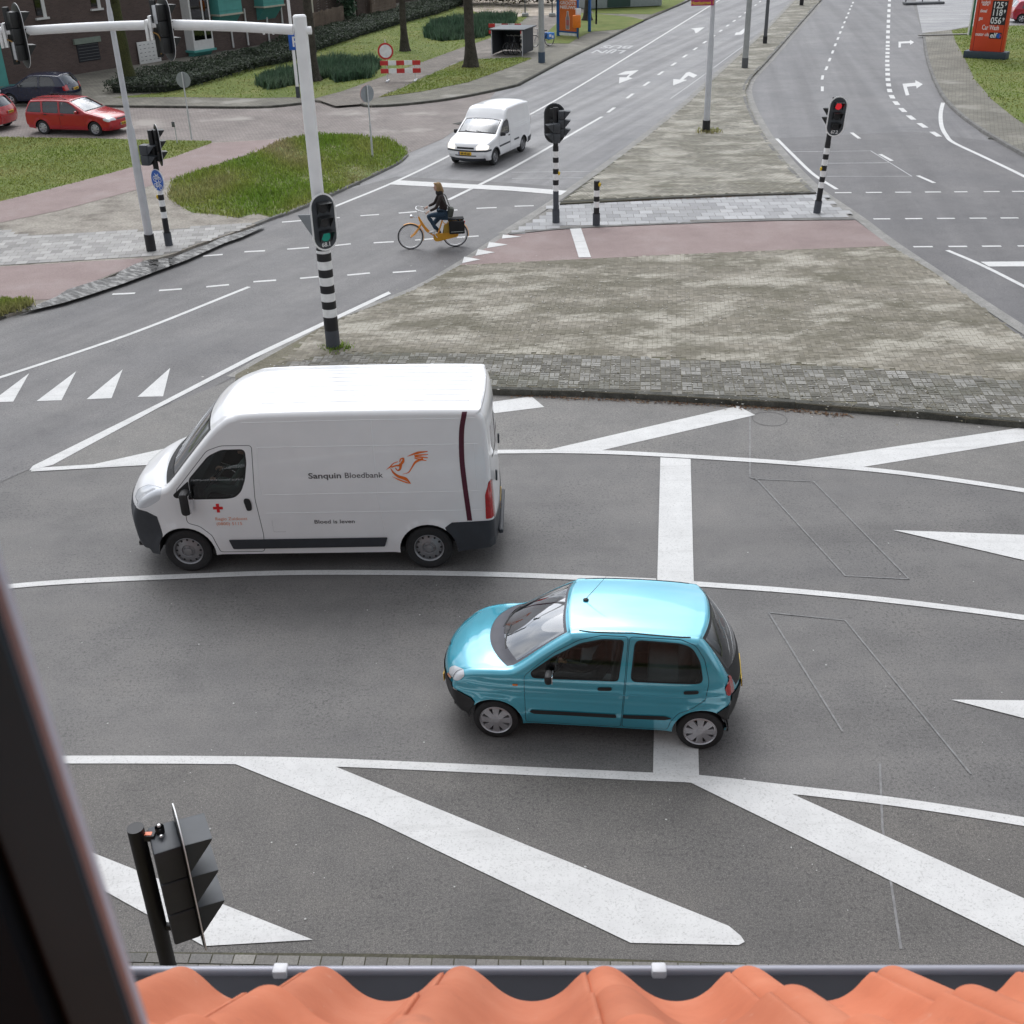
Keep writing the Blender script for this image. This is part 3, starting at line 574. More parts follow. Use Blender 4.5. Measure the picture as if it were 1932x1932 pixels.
def surf(outline, regions, step, mapf, scale=(1, 1), lines=()):
    """triangulate a 2D sheet with its regions as constraints and lift it with mapf; {region id: (V, N, F)}"""
    S = np.array(scale, float); polys = [outline]+[r[1] for r in regions]; V = []; E = []
    for p in polys:
        q = densify([tuple(np.array(a)*S) for a in p], step); o = len(V); V += q; E += [(o+i, o+(i+1) % len(q)) for i in range(len(q))]
    for l in lines:
        q = densify([tuple(np.array(a)*S) for a in l], step, False)+[tuple(np.array(l[-1])*S)]; o = len(V); V += q; E += [(o+i, o+i+1) for i in range(len(q)-1)]
    bv = np.array(V); x0, y0 = bv.min(0); x1, y1 = bv.max(0); gxs, gys = np.meshgrid(np.arange(x0+step*.5, x1, step), np.arange(y0+step*.5, y1, step*.9))
    gxs[::2] += step*.5; g = np.stack([gxs.ravel(), gys.ravel()], 1); g = g[inpoly(g, bv[:len(densify([tuple(np.array(a)*S) for a in outline], step))])]
    keep = np.ones(len(g), bool)
    for i in range(0, len(g), 400):
        d = ((g[i:i+400, None, :]-bv[None])**2).sum(2).min(1); keep[i:i+400] = d > (step*.42)**2
    V += [tuple(a) for a in g[keep]]
    ov, oe, of, *_ = geometry.delaunay_2d_cdt([Vector(a) for a in V], E, [], 0, 1e-5)
    P = np.array([(a.x, a.y) for a in ov]); F = np.array([tuple(f) for f in of if len(f) == 3]); cen = P[F].mean(1)
    e1 = P[F[:, 1]]-P[F[:, 0]]; e2 = P[F[:, 2]]-P[F[:, 0]]; ar = np.abs(e1[:, 0]*e2[:, 1]-e1[:, 1]*e2[:, 0])
    ok = inpoly(cen, np.array(outline)*S) & (ar > 1e-9); lab = np.full(len(F), -1)
    for k in range(len(regions)-1, -1, -1): lab[inpoly(cen, np.array(regions[k][1])*S)] = k
    out = {}
    for k in range(-1, len(regions)):
        fk = F[ok & (lab == k)]
        if not len(fk): continue
        ids, inv = np.unique(fk, return_inverse=True); fk = inv.reshape(-1, 3); pos, nor = mapf(P[ids]/S)
        fn = np.cross(pos[fk[:, 1]]-pos[fk[:, 0]], pos[fk[:, 2]]-pos[fk[:, 0]]); fl = (fn*nor[fk].sum(1)).sum(1) < 0
        fk[fl] = fk[fl][:, ::-1]; out[regions[k][0] if k >= 0 else 'body'] = (pos, nor, fk)
    return out
class Shell:
    def __init__(s, prof, hw, Wf, Vf, r=.08, arches=(), sill=.25, p=2.3, flare=.0):
        s.N = len(prof)-1; s.r = r; s.arches = arches; s.sill = sill; s.p = p; s.hw = hw; s.Wf = Wf; s.Vf = Vf; s.flare = flare
        P = np.array(prof, float); s.sub = 8; ss = np.linspace(0, s.N, s.N*s.sub+1); s.ss = ss
        def cr(s_):
            i = np.clip(np.floor(s_).astype(int), 0, s.N-1); t = (s_-i)[:, None]; Q = np.vstack([2*P[0]-P[1], P, 2*P[-1]-P[-2]]); a, b, c, d = Q[i], Q[i+1], Q[i+2], Q[i+3]
            return .5*((2*b)+(-a+c)*t+(2*a-5*b+4*c-d)*t**2+(-a+3*b-3*c+d)*t**3)
        s.cr = cr; A = cr(ss); s.E = A[:, :2]; s.C = A[:, 2:]
        d = np.gradient(s.E, axis=0); nn = np.stack([-d[:, 1], d[:, 0]], 1); s.En = nn/np.maximum(1e-9, np.linalg.norm(nn, axis=1))[:, None]
        s.arc = np.concatenate([[0], np.cumsum(np.linalg.norm(np.diff(s.C, axis=0), axis=1))])
    def B(s, x, z):
        b = s.hw*s.Wf(x)-s.Vf(z)
        for (ax, az, ar) in s.arches:
            d = np.hypot(x-ax, z-az)-ar; b = b+s.flare*np.exp(-(np.maximum(d, 0)/.05)**2)
        return b
    def edge_d(s, X):
        d = np.full(len(X), 1e9); out = np.zeros((len(X), 2)); a, b = s.E[:-1], s.E[1:]
        for i in range(len(a)):
            ab = b[i]-a[i]; l = ab@ab
            if l < 1e-12: continue
            t = np.clip(((X-a[i])@ab)/l, 0, 1); q = a[i]+t[:, None]*ab; dd = np.linalg.norm(X-q, axis=1); k = dd < d
            d[k] = dd[k]; o = s.En[i]*(1-t[:, None])+s.En[i+1]*t[:, None]; out[k] = o[k]
        return d, out/np.maximum(1e-9, np.linalg.norm(out, axis=1))[:, None]
    def side(s, sg):
        def f(X):
            X = np.asarray(X, float); x, z = X[:, 0], X[:, 1]; d, out = s.edge_d(X); q = np.clip(1-d/s.r, 0, 1); c = np.sqrt(np.maximum(0, 1-q*q))
            y = s.B(x, z)-s.r*(1-c); e = 1e-3; bx = (s.B(x+e, z)-s.B(x-e, z))/(2*e); bz = (s.B(x, z+e)-s.B(x, z-e))/(2*e)
            nb = np.stack([-bx, np.ones_like(x), -bz], 1); nb /= np.linalg.norm(nb, axis=1)[:, None]
            n = nb*c[:, None]; n[:, 0] += out[:, 0]*q; n[:, 2] += out[:, 1]*q; n /= np.linalg.norm(n, axis=1)[:, None]
            n[:, 1] *= sg; return np.stack([x, y*sg, z], 1), n
        return f
    def top(s):
        def pos(S_, t):
            S_ = np.clip(S_, 0, s.N); A = s.cr(S_); f = np.abs(t)**s.p; ye = s.B(A[:, 0], A[:, 1])-s.r
            return np.stack([A[:, 2]+(A[:, 0]-A[:, 2])*f, ye*t, A[:, 3]+(A[:, 1]-A[:, 3])*f], 1)
        def f(X):
            X = np.asarray(X, float); S_ = np.interp(X[:, 0], s.arc, s.ss); t = X[:, 1]; p = pos(S_, t); e = 2e-2
            ds = pos(S_+e, t)-pos(S_-e, t); dt = pos(S_, t+1e-3)-pos(S_, t-1e-3); n = np.cross(ds, dt); n /= np.maximum(1e-12, np.linalg.norm(n, axis=1))[:, None]
            o = np.stack([np.interp(S_, s.ss, s.En[:, 0]), 0*t, np.interp(S_, s.ss, s.En[:, 1])], 1)
            n *= np.sign((n*o).sum(1))[:, None]; k = np.clip((np.abs(t)-.86)/.14, 0, 1)[:, None]; n = n*(1-k)+o*k
            return p, n/np.linalg.norm(n, axis=1)[:, None]
        return f
    def outline(s):
        pts = [tuple(e) for e in s.E]; x1, z1 = s.E[-1]; x0, z0 = s.E[0]; bot = []
        for (ax, az, ar) in sorted(s.arches, key=lambda a: -a[0]):
            zb = s.sill; h = math.sqrt(max(0, ar*ar-(zb-az)**2)); a0 = math.atan2(zb-az, h); a1 = math.pi-a0
            bot += [(ax+ar*math.cos(a0+(a1-a0)*k/18), az+ar*math.sin(a0+(a1-a0)*k/18)) for k in range(19)]
        return pts+bot
    def S(s, a): return float(np.interp(a, s.ss, s.arc))
def build_vehicle(root, sh, M_, side_regs, top_regs, decals=(), step=.07, liner=True, wheels=None, body='body'):
    """side_regs / top_regs: (part id, part name, parent id, polygon, material key, inset[, sides]); parts of one id join in one mesh"""
    parts = {}
    def part(pid, name, par):
        if pid not in parts: parts[pid] = [NB(), name, par, [], None]
        return parts[pid]
    def put(pid, name, par, mk_, g, inset=0):
        p = part(pid, name, par); k = p[3].index(mk_) if mk_ in p[3] else (p[3].append(mk_) or len(p[3])-1)
        p[0].add(g[0]-g[1]*inset, g[1], g[2], k)
    part('body', body, None)
    lin = NB()
    def liner_add(g): lin.add(g[0]-g[1]*.035, -g[1], g[2][:, ::-1])
    for sg in (-1, 1):
        regs = []; info = {}
        for i, r in enumerate(side_regs):
            if len(r) > 6 and sg not in r[6]: continue
            regs.append((i, r[3])); info[i] = r
        res = surf(sh.outline(), regs, step, sh.side(sg), (1, 1), [[tuple(e-n_*sh.r*k) for e, n_ in zip(sh.E[4:-4], sh.En[4:-4])] for k in (.25, .55, 1.0)])
        for k, g in res.items():
            if k == 'body': put('body', body, None, 'paint', g); liner_add(g) if liner else None
            else:
                r = info[k]; sfx = '' if r[0] in ('body', 'front_bumper', 'rear_bumper', 'rear_window') else ('L' if sg < 0 else 'R'); par = r[2]
                if par and par not in ('body',) and par not in ('front_bumper', 'rear_bumper'): par = par+sfx
                put(r[0]+sfx, r[1], par, r[4], g, r[5])
                if liner and r[4] == 'paint': liner_add(g)
    L = sh.arc[-1]; regs = []; wref = sh.hw*.9
    for i, r in enumerate(top_regs): regs.append((i, [(sh.S(a), b) for a, b in r[3]]))
    res = surf([(0, -1)]+[(float(a), -1) for a in sh.arc[1:-1]]+[(L, -1), (L, 1)]+[(float(a), 1) for a in sh.arc[-2:0:-1]]+[(0, 1)], regs, step, sh.top(), (1, wref), [[(float(a), t_) for a in sh.arc[1:-1]] for t_ in (-.96, -.92, -.87, .87, .92, .96)]+[[(sh.S(s_), t_) for t_ in (-1, -.5, 0, .5, 1)] for s_ in np.arange(.25, sh.N, .25)])
    for k, g in res.items():
        if k == 'body': put('body', body, None, 'paint', g); liner_add(g) if liner else None
        else:
            r = top_regs[k]; put(r[0], r[1], r[2], r[4], g, r[5])
            if liner and r[4] == 'paint': liner_add(g)
    # decals : (part id, name, parent id, polygon or (V2, F), material, offset, where, sides)
    for dcl in decals:
        pid, name, par, poly, mk_, off, where = dcl[:7]
        for sg in ((dcl[7] if len(dcl) > 7 else (-1,)) if where == 'side' else (0,)):
            f = sh.side(sg) if where == 'side' else sh.top()
            if isinstance(poly, tuple):
                V2 = np.array(poly[0], float)[:, :2]; pos, nor = f(V2); F = []
                for q in poly[1]:
                    for j in range(1, len(q)-1): F.append((q[0], q[j], q[j+1]))
                F = np.array(F); fn = np.cross(pos[F[:, 1]]-pos[F[:, 0]], pos[F[:, 2]]-pos[F[:, 0]]); fl = (fn*nor[F].sum(1)).sum(1) < 0; F[fl] = F[fl][:, ::-1]; g = (pos, nor, F)
            else:
                pl = [(sh.S(a), b) for a, b in poly] if where == 'top' else poly
                r_ = surf(pl, [], .06, f, (1, 1) if where == 'side' else (1, wref))
                if 'body' not in r_: continue
                g = r_['body']
            sfx = '' if where == 'top' else ('L' if sg < 0 else 'R')
            put(pid+sfx, name, par if par in (None, 'body', 'front_bumper', 'rear_bumper') else par+sfx, mk_, g, -off)
    objs = {}
    def make(pid):
        if pid in objs: return objs[pid]
        nb, name, par, mats, _ = parts[pid]
        po = root if par is None or par not in parts else make(par)
        objs[pid] = nb.build(name, [M_[k] for k in mats], po); return objs[pid]
    for pid in list(parts): make(pid)
    if liner and lin.f: lin.build('interior_lining', [M_['trim']], root)
    # floor pan and wheel housings
    xs = [a[0] for a in sh.arches]; mb = MB(); w = sh.hw-.06; x0 = float(sh.C[:, 0].min())+.15; x1 = float(sh.C[:, 0].max())-.12
    mb.box(((x0+x1)/2, 0, sh.sill+.04), (x1-x0, 2*(w-.24), .06)); mb.box(((xs[0]+xs[-1])/2, 0, sh.sill+.03), (abs(xs[-1]-xs[0])-.7, 2*w, .07))
    for (ax, az, ar) in sh.arches:
        for sg in (-1, 1):
            k = 14; vs = []
            for j in range(k+1):
                g = math.pi*j/k; q = (ax+(ar-.004)*math.cos(g), az+(ar-.004)*math.sin(g)); vs += [(q[0], sg*(sh.hw-.02), q[1]), (q[0], sg*(sh.hw-.30), q[1])]
            mb.add(vs, [(2*j, 2*j+2, 2*j+3, 2*j+1) for j in range(k)]); mb.add([vs[2*j+1] for j in range(k+1)], [tuple(range(k+1))])
    mb.build('underbody', M_['black'], root)
    return objs
def wheel(root, x, sg, hw, r, w, mats, rim=.62, style='steel', steer=0):
    """tyre as the wheel, rim and hub as its sub-part ; mats tyre, rim, dark"""
    o = empty('wheel_axle', (x, sg*hw, r)); bpy.data.objects.remove(o)
    mb = MB(); a = w/2
    mb.lathe([(r*rim, -a*.86), (r*.72, -a), (r*.90, -a*.98), (r*.975, -a*.80), (r, -a*.45), (r, a*.45), (r*.975, a*.80), (r*.90, a*.98), (r*.72, a), (r*rim, a*.86)], 36, 'Y')
    mb.lathe([(r*.79, -a*1.005), (r*.80, -a*1.02), (r*.81, -a*1.005)], 36, 'Y')
    t = mb.build('wheel', mats[0], root); t.location = (x, sg*(hw-a), r); t.rotation_euler = (0, 0, (0 if sg < 0 else math.pi)+steer)
    m2 = MB(); rr = r*rim; f = -a*.80
    m2.lathe([(rr+.004, f-.012), (rr*1.0, f-.016), (rr*.93, f), (rr*.90, f+.05)], 36, 'Y', mi=0)
    m2.disc((0, f+.055, 0), rr*.95, 'Y', 36, mi=1)
    if style == 'steel':
        m2.lathe([(rr*.90, f+.03), (rr*.70, f+.012), (rr*.46, f-.004), (rr*.40, f+.012), (rr*.26, f+.004), (rr*.24, f-.022), (0.001, f-.030)], 36, 'Y', mi=0)
        for k in range(12): g = 2*math.pi*k/12; m2.ball((math.cos(g)*rr*.79, f+.018, math.sin(g)*rr*.79), (.022, .006, .016), 8, 1, Matrix.Rotation(-g, 3, 'Y'))
        for k in range(5): g = 2*math.pi*k/5; m2.ball((math.cos(g)*rr*.33, f-.002, math.sin(g)*rr*.33), (.013, .016, .013), 6, 0)
    else:
        n = {'seven': 8, 'five': 5, 'six': 7}[style]
        for k in range(n):
            g = 2*math.pi*k/n; c, s_ = math.cos(g), math.sin(g); b0, b1 = rr*.13, rr*.23 if n > 5 else rr*.2
            P = [(rr*.18, -b0), (rr*.90, -b1), (rr*.90, b1), (rr*.18, b0)]
            vs = [(q[0]*c-q[1]*s_, f-.006-(.014 if q[0] < rr*.4 else 0), q[0]*s_+q[1]*c) for q in P]+[(q[0]*c-q[1]*s_, f+.03, q[0]*s_+q[1]*c) for q in P]
            m2.add(vs, [(0, 1, 2, 3), (0, 4, 5, 1), (1, 5, 6, 2), (2, 6, 7, 3)], 0)
        m2.lathe([(rr*.95, f-.004), (rr*.88, f-.010), (rr*.86, f+.02)], 36, 'Y', mi=0)
        m2.lathe([(rr*.27, f-.010), (rr*.25, f-.026), (rr*.12, f-.030), (0.001, f-.026)], 20, 'Y', mi=0)
    m2.build('rim', [mats[1], mats[2]], t, 30); return t
def mirror_part(parent, c, d, mats, sg):
    mb = MB(); mb.box(c, d, None, 0, min(d)*.42); mb.box((c[0]+d[0]*.52, c[1], c[2]), (.012, d[1]*.8, d[2]*.76), None, 1)
    mb.tube([(c[0], c[1], c[2]-d[2]*.35), (c[0]+.02, c[1]-sg*d[1]*.75, c[2]-d[2]*.55)], .02, 8, 0); return mb.build('wing_mirror', mats, parent)
def plate(parent, c, rz, txt, mats, w=.50, h=.11, tilt=0):
    mb = MB(); mb.box((0, 0, 0), (w, .012, h), None, 0, .004); vs, fs = text_mesh(txt, h*.86, bold=.004, align='CENTER')
    wd_ = max(p[0] for p in vs)*2; k = min(1, (w*.86)/wd_); mb.add([(p[0]*k+.015, -.0085, p[1]-h*.31) for p in vs], fs, 1); mb.box((-w/2+.022, -.007, 0), (.04, .004, h*.94), None, 2)
    o = mb.build('number_plate', mats, parent); o.location = c; o.rotation_euler = (tilt, 0, rz); return o
def seat_mesh(mb, x, y, z, w=.5, back=.62, face=-1):
    mb.box((x, y, z), (.48, w, .14), None, 0, .05); mb.box((x+.25, y, z+back/2+.03), (.13, w, back), Matrix.Rotation(.18, 3, 'Y'), 0, .05); mb.box((x+.34, y, z+back+.16), (.09, w*.5, .17), Matrix.Rotation(.12, 3, 'Y'), 0, .035)

mTyre = mat('tyre_rubber', (.022, .022, .023), .8, 0, .2, 20)
mBlack = mat('black_plastic', (.02, .02, .021), .6, 0, .1)
mDkPl = mat('dark_grey_plastic', (.038, .042, .05), .5, 0, .1)
mTrim = mat('interior_trim', (.085, .09, .095), .85)
mSeat = mat('seat_fabric', (.11, .125, .13), .95)
mRimS = mat('steel_rim', (.30, .30, .31), .42, .55)
mRimA = mat('alloy_rim', (.50, .50, .52), .35, .6)
mChrome = mat('chrome', (.75, .75, .77), .12, 1)
mGlass = glass('car_glass', (.62, .68, .68), 1.5); mGlassD = glass('dark_car_glass', (.36, .40, .40), 2.0); mGlassW = glass('windscreen_glass', (.55, .60, .62), 4.5)
mLamp = mat('headlamp_glass', (.66, .68, .71), .16, .1, .0, 14, 1)
mTail = mat('tail_lamp_red', (.42, .012, .015), .12, 0, .2, 20, 1)
mOrange = mat('indicator_orange', (.72, .19, .02), .2, 0, .1, 10, 1)
mPlY = mat('plate_yellow', (.78, .48, .02), .45); mPlB = mat('plate_black', (.015, .015, .015), .6); mPlE = mat('plate_blue', (.01, .06, .35), .5)
PL = [mPlY, mPlB, mPlE]
def carpaint(name, c, rough=.28): return mat(name, c, rough, 0, .03, 2, .7)
mWhiteP = carpaint('white_paint', (.86, .86, .865), .30)
mTurq = carpaint('turquoise_paint', (.055, .43, .57), .24)
for k_, v_ in (('Metallic', .30), ('Coat Weight', 1.0), ('Coat IOR', 2.0)): mTurq.node_tree.nodes['Principled BSDF'].inputs[k_].default_value = v_
# ---------------------------------------------------------------- large white van
VAN = (-5.6157915, 14.3164985, -0.0242684)
ss_ = lambda a, b, x: np.clip((x-a)/(b-a), 0, 1)**2*(3-2*np.clip((x-a)/(b-a), 0, 1))
vW = lambda x: 1-.16*np.clip((.95-x)/.85, 0, 1)**2.2-.015*np.clip((x-4.6)/.8, 0, 1)**2
vV = lambda z: .03*np.clip((.55-z)/.3, 0, 1)**1.5+.10*np.clip((z-1.15)/1.35, 0, 1)**1.4
vprof = [(.32, .28, .10, .26), (.20, .42, .0, .42), (.155, .70, -.03, .70), (.17, .90, -.01, .92), (.25, 1.06, .07, 1.10), (.38, 1.20, .20, 1.27), (.56, 1.31, .42, 1.40), (.74, 1.37, .62, 1.47),
         (.87, 1.49, .75, 1.575), (1.17, 1.84, 1.05, 1.93), (1.47, 2.17, 1.36, 2.26), (1.62, 2.305, 1.52, 2.40), (1.80, 2.405, 1.72, 2.49), (2.15, 2.46, 2.12, 2.53), (3.6, 2.475, 3.6, 2.545), (5.05, 2.46, 5.08, 2.525),
         (5.22, 2.40, 5.28, 2.45), (5.29, 2.20, 5.345, 2.22), (5.32, 1.70, 5.38, 1.70), (5.35, 1.0, 5.41, 1.0), (5.365, .70, 5.42, .70), (5.36, .36, 5.41, .36)]
vsh = Shell(vprof, 1.0, vW, vV, .085, [(.92, .34, .415), (4.41, .34, .415)], .29, 2.4, .02)
P2 = (VAN[0], VAN[1]); ca_, sa_ = math.cos(VAN[2]), math.sin(VAN[2])
van = empty('delivery_van', (P2[0]-sa_*1.0, P2[1]+ca_*1.0, 0), VAN[2])
tag(van, 'large white high roof van with orange bird emblem and dark red stripe', 'van')
win = round_poly([(1.127, 1.222), (1.125, 1.50), (1.44, 1.84), (1.62, 1.925), (1.93, 1.93), (1.93, 1.75), (1.88, 1.50), (1.81, 1.33), (1.72, 1.245), (1.60, 1.225)], .05)
door = round_poly([(1.0, 1.19), (.99, .83), (1.16, .775), (1.32, .62), (1.385, .40), (1.40, .335), (2.03, .335), (2.05, .62), (2.0, 1.2), (2.045, 2.0), (1.62, 2.0), (1.42, 1.93), (1.10, 1.56), (.90, 1.33)], .05)
mCf = round_poly([(.85, 1.275), (.88, 1.225), (1.10, 1.225), (1.10, 1.49)], .03)
vside = [('window', 'window', 'door', win, 'glass', .006), ('door', 'door', None, offset_poly(win, .022), 'black', .002), ('door', 'door', None, mCf, 'black', .001),
         ('door', 'door', None, door, 'paint', 0), ('body', 'body', None, offset_poly(door, .009), 'seam', .010),
         ('headlight', 'headlight', None, round_poly([(.20, 1.07), (.50, 1.31), (.70, 1.365), (.66, 1.20), (.46, 1.07), (.34, 1.03)], .05), 'lamp', .002),
         ('front_bumper', 'bumper', None, [(-.1, 1.00), (.25, 1.02), (.42, .99), (.56, .92), (.60, .64), (.52, .2), (-.1, .2)], 'plastic', -.006),
         ('taillight', 'taillight', None, round_poly([(5.245, 1.20), (5.30, 1.40), (5.45, 1.44), (5.45, .84), (5.245, .82)], .02), 'tail', -.006),
         ('rear_bumper', 'bumper', None, [(4.66, .70), (4.76, .775), (5.5, .80), (5.5, .25), (4.70, .25), (4.83, .34)], 'plastic', -.008),
         ('body', 'body', None, round_poly([(2.20, .86), (2.205, .66), (2.385, .66), (2.375, .86)], .02), 'paint', .004)]
vtop = [('windscreen', 'windscreen', None, [(8.05, -.93), (8.0, 0), (8.05, .93), (9, .945), (9.95, .93), (10.1, 0), (9.95, -.93), (9, -.945)], 'glassd', .006),
        ('body', 'body', None, [(7.15, -.97), (7.15, .97), (8.05, .985), (9, .99), (10.1, .98), (10.2, 0), (10.1, -.98), (9, -.99), (8.05, -.985)], 'black', .002),
        ('front_bumper', 'bumper', None, [(0, -1.1), (3.6, -1.1), (3.5, 0), (3.6, 1.1), (0, 1.1)], 'plastic', -.006),
        ('headlightL', 'headlight', None, [(4.1, -1.01), (4.05, -.80), (4.6, -.74), (5.6, -.82), (6.7, -1.01)], 'lamp', .002), ('headlightR', 'headlight', None, [(4.1, 1.01), (4.05, .80), (4.6, .74), (5.6, .82), (6.7, 1.01)], 'lamp', .002),
        ('taillightL', 'taillight', None, [(18.45, -1.01), (18.45, -.93), (19.6, -.93), (19.6, -1.01)], 'tail', -.006), ('taillightR', 'taillight', None, [(18.45, 1.01), (18.45, .93), (19.6, .93), (19.6, 1.01)], 'tail', -.006),
        ('rear_bumper', 'bumper', None, [(19.75, -1.1), (19.75, 1.1), (21.1, 1.1), (21.1, -1.1)], 'plastic', -.008)]
for sg_ in (-1, 1): vtop.append(('rear_window', 'rear_window', None, round_poly([(17.25, sg_*.10), (17.25, sg_*.78), (18.1, sg_*.80), (18.1, sg_*.10)], .03), 'glassd', .005))
mVanTxt = mat('lettering_grey', (.10, .095, .10), .5); mBird = mat('emblem_orange', (.80, .17, .02), .45); mMaroon = mat('stripe_maroon', (.085, .012, .028), .4); mCross = mat('cross_red', (.70, .015, .02), .45); mSalmon = mat('lettering_orange', (.78, .33, .20), .5)
def side_text(s, x, z, h, width, sg=-1, bold=.0):
    vs, fs = text_mesh(s, 1.0, bold=bold); w = max(p[0] for p in vs); k = width/w
    return ([(x+p[0]*k, z+p[1]*h*1.38) for p in vs], fs)
def stroke(pts, ws):                             # tapered brush stroke as an outline
    p = [Vector(q) for q in smooth_path(pts, 5)]; n = len(p); L, R_ = [], []
    for i in range(n):
        t = (p[min(i+1, n-1)]-p[max(i-1, 0)]).normalized(); k = i/(n-1)*(len(ws)-1); a = int(min(k, len(ws)-2)); w = ws[a]+(ws[a+1]-ws[a])*(k-a); nn = Vector((-t.y, t.x))
        L.append(tuple(p[i]+nn*w/2)); R_.append(tuple(p[i]-nn*w/2))
    vs = L+R_; return (vs, [(i, i+1, n+i+1, n+i) for i in range(n-1)])
lx = lambda X, Y: (3.895+(X-1268)/196*.585, 1.885-(Y-525)/150*.485)       # emblem traced on the van's flank
bird = [stroke([lx(1463, 527), lx(1415, 533), lx(1368, 548)], [.012, .035, .006]), stroke([lx(1464, 541), lx(1430, 543), lx(1400, 546)], [.012, .022, .02]), stroke([lx(1462, 556), lx(1430, 553), lx(1402, 550)], [.012, .022, .02]), stroke([lx(1455, 569), lx(1425, 563), lx(1400, 556)], [.010, .022, .015]),
        stroke([lx(1440, 560), lx(1405, 574), lx(1385, 600), lx(1368, 622), lx(1340, 630)], [.03, .03, .018, .014, .004]), stroke([lx(1266, 607), lx(1285, 595), lx(1300, 580), lx(1322, 572)], [.004, .02, .012, .012]),
        stroke([lx(1290, 597), lx(1312, 590), lx(1330, 588), lx(1345, 572), lx(1350, 556)], [.02, .022, .03, .04, .02]), stroke([lx(1350, 556), lx(1336, 560), lx(1330, 575)], [.02, .02, .012]), stroke([lx(1335, 580), lx(1330, 605), lx(1318, 612), lx(1308, 600)], [.045, .03, .02, .012]),
        stroke([lx(1286, 602), lx(1298, 622), lx(1320, 640), lx(1352, 652), lx(1376, 675)], [.008, .026, .04, .05, .006]), stroke([lx(1290, 640), lx(1320, 655), lx(1352, 668), lx(1374, 674)], [.004, .02, .02, .006])]
vdec = [('lettering1', 'lettering', None, side_text('Sanquin', 2.79, 1.50, .085, .46, bold=.018), 'txt', .004, 'side'), ('lettering2', 'lettering', None, side_text('Bloedbank', 3.295, 1.50, .085, .54, bold=.004), 'txt', .004, 'side'),
        ('lettering3', 'lettering', None, side_text('Bloed is leven', 2.80, .79, .062, .58, bold=.012), 'txt', .004, 'side'),
        ('lettering4', 'lettering', None, side_text('Regio Zuidoost', 1.395, .865, .05, .46, bold=.004), 'salmon', .004, 'side'), ('lettering5', 'lettering', None, side_text('(0800) 5115', 1.40, .785, .05, .37, bold=.004), 'salmon', .004, 'side')]
for b in bird: vdec.append(('bird_emblem', 'emblem', None, b, 'bird', .004, 'side'))
cxx, czz = 1.462, 1.062
vdec += [('emblem', 'emblem', None, [(cxx-.07, czz-.022), (cxx+.07, czz-.022), (cxx+.07, czz+.022), (cxx-.07, czz+.022)], 'cross', .004, 'side'), ('emblem', 'emblem', None, [(cxx-.022, czz-.07), (cxx+.022, czz-.07), (cxx+.022, czz+.07), (cxx-.022, czz+.07)], 'cross', .0055, 'side')]
sp_ = smooth_path([(5.005, 2.43), (4.96, 2.2), (4.945, 1.95), (4.945, 1.70), (4.965, 1.40), (4.99, 1.1), (5.015, .80)], 5)
vdec.append(('stripe', 'stripe', None, ([(x-.035, z) for x, z in sp_]+[(x+.035, z) for x, z in sp_], [(i, i+1, len(sp_)+i+1, len(sp_)+i) for i in range(len(sp_)-1)]), 'maroon', .004, 'side', (-1, 1)))
strip = round_poly([(1.545, .55), (3.83, .555), (3.78, .40), (1.59, .388)], .02); vdec.append(('rubbing_strip', 'rubbing_strip', None, strip, 'plastic', .016, 'side', (-1, 1)))
hd = round_poly([(1.84, 1.17), (1.86, 1.215), (1.93, 1.205), (1.95, 1.12), (1.94, 1.02), (1.87, 1.01)], .03); vdec.append(('door_handle', 'door_handle', 'door', hd, 'black', .012, 'side', (-1, 1)))
MV = dict(gw=mGlassW, paint=mWhiteP, seam=mat('panel_gap', (.10, .10, .105), .7), glass=mGlass, glassd=mGlassD, black=mBlack, plastic=mDkPl, lamp=mLamp, tail=mTail, trim=mTrim, txt=mVanTxt, bird=mBird, maroon=mMaroon, cross=mCross, salmon=mSalmon)
vo = build_vehicle(van, vsh, MV, vside, vtop, vdec, .075)
def ridge(shell, sg, pts, r, mb, where='side', n=6):
    f = shell.side(sg) if where == 'side' else shell.top(); P = densify(pts, .12 if where == 'side' else .1, False)+[pts[-1]]
    X = np.array([(shell.S(a), b) for a, b in P]) if where == 'top' else np.array(P, float); pos, nor = f(X); mb.tube([tuple(a-b*r*.55) for a, b in zip(pos, nor)], r, n)
mb = MB()
for t_ in np.linspace(-.78, .78, 9): ridge(vsh, 0, [(13.05, t_), (15.0, t_)], .013, mb, 'top')
ridge(vsh, 0, [(12.75, -.93), (12.75, .93)], .008, mb, 'top'); mb.build('roof_ribs', mWhiteP, van)
for sg_ in (-1, 1):
    mb = MB()
    for l in ([(2.12, 1.97), (5.17, 1.975)], [(2.14, 1.255), (5.17, 1.27)], [(2.12, .965), (5.20, .97)], [(1.95, 2.33), (3.5, 2.345), (5.15, 2.345)], [(2.12, 1.97), (2.09, 1.5), (2.12, 1.25)], [(3.72, 2.34), (3.74, 1.2), (3.80, .58)], [(5.12, 1.97), (5.14, 1.3)]): ridge(vsh, sg_, l, .0085, mb)
    mb.build('pressed_lines', mWhiteP, van)
for sg_ in (-1, 1):
    mirror_part(vo['doorL' if sg_ < 0 else 'doorR'], (1.06, sg_*1.12, 1.22), (.14, .22, .36), [mBlack, mChrome], sg_)
    for x_ in (.92, 4.41): wheel(van, x_, sg_, .985, .345, .225, [mTyre, mRimS, mBlack], .62, 'steel')
mb = MB(); seat_mesh(mb, 1.75, -.52, .95, .52); seat_mesh(mb, 1.75, .38, .95, .85); mb.build('seats', mSeat, van)
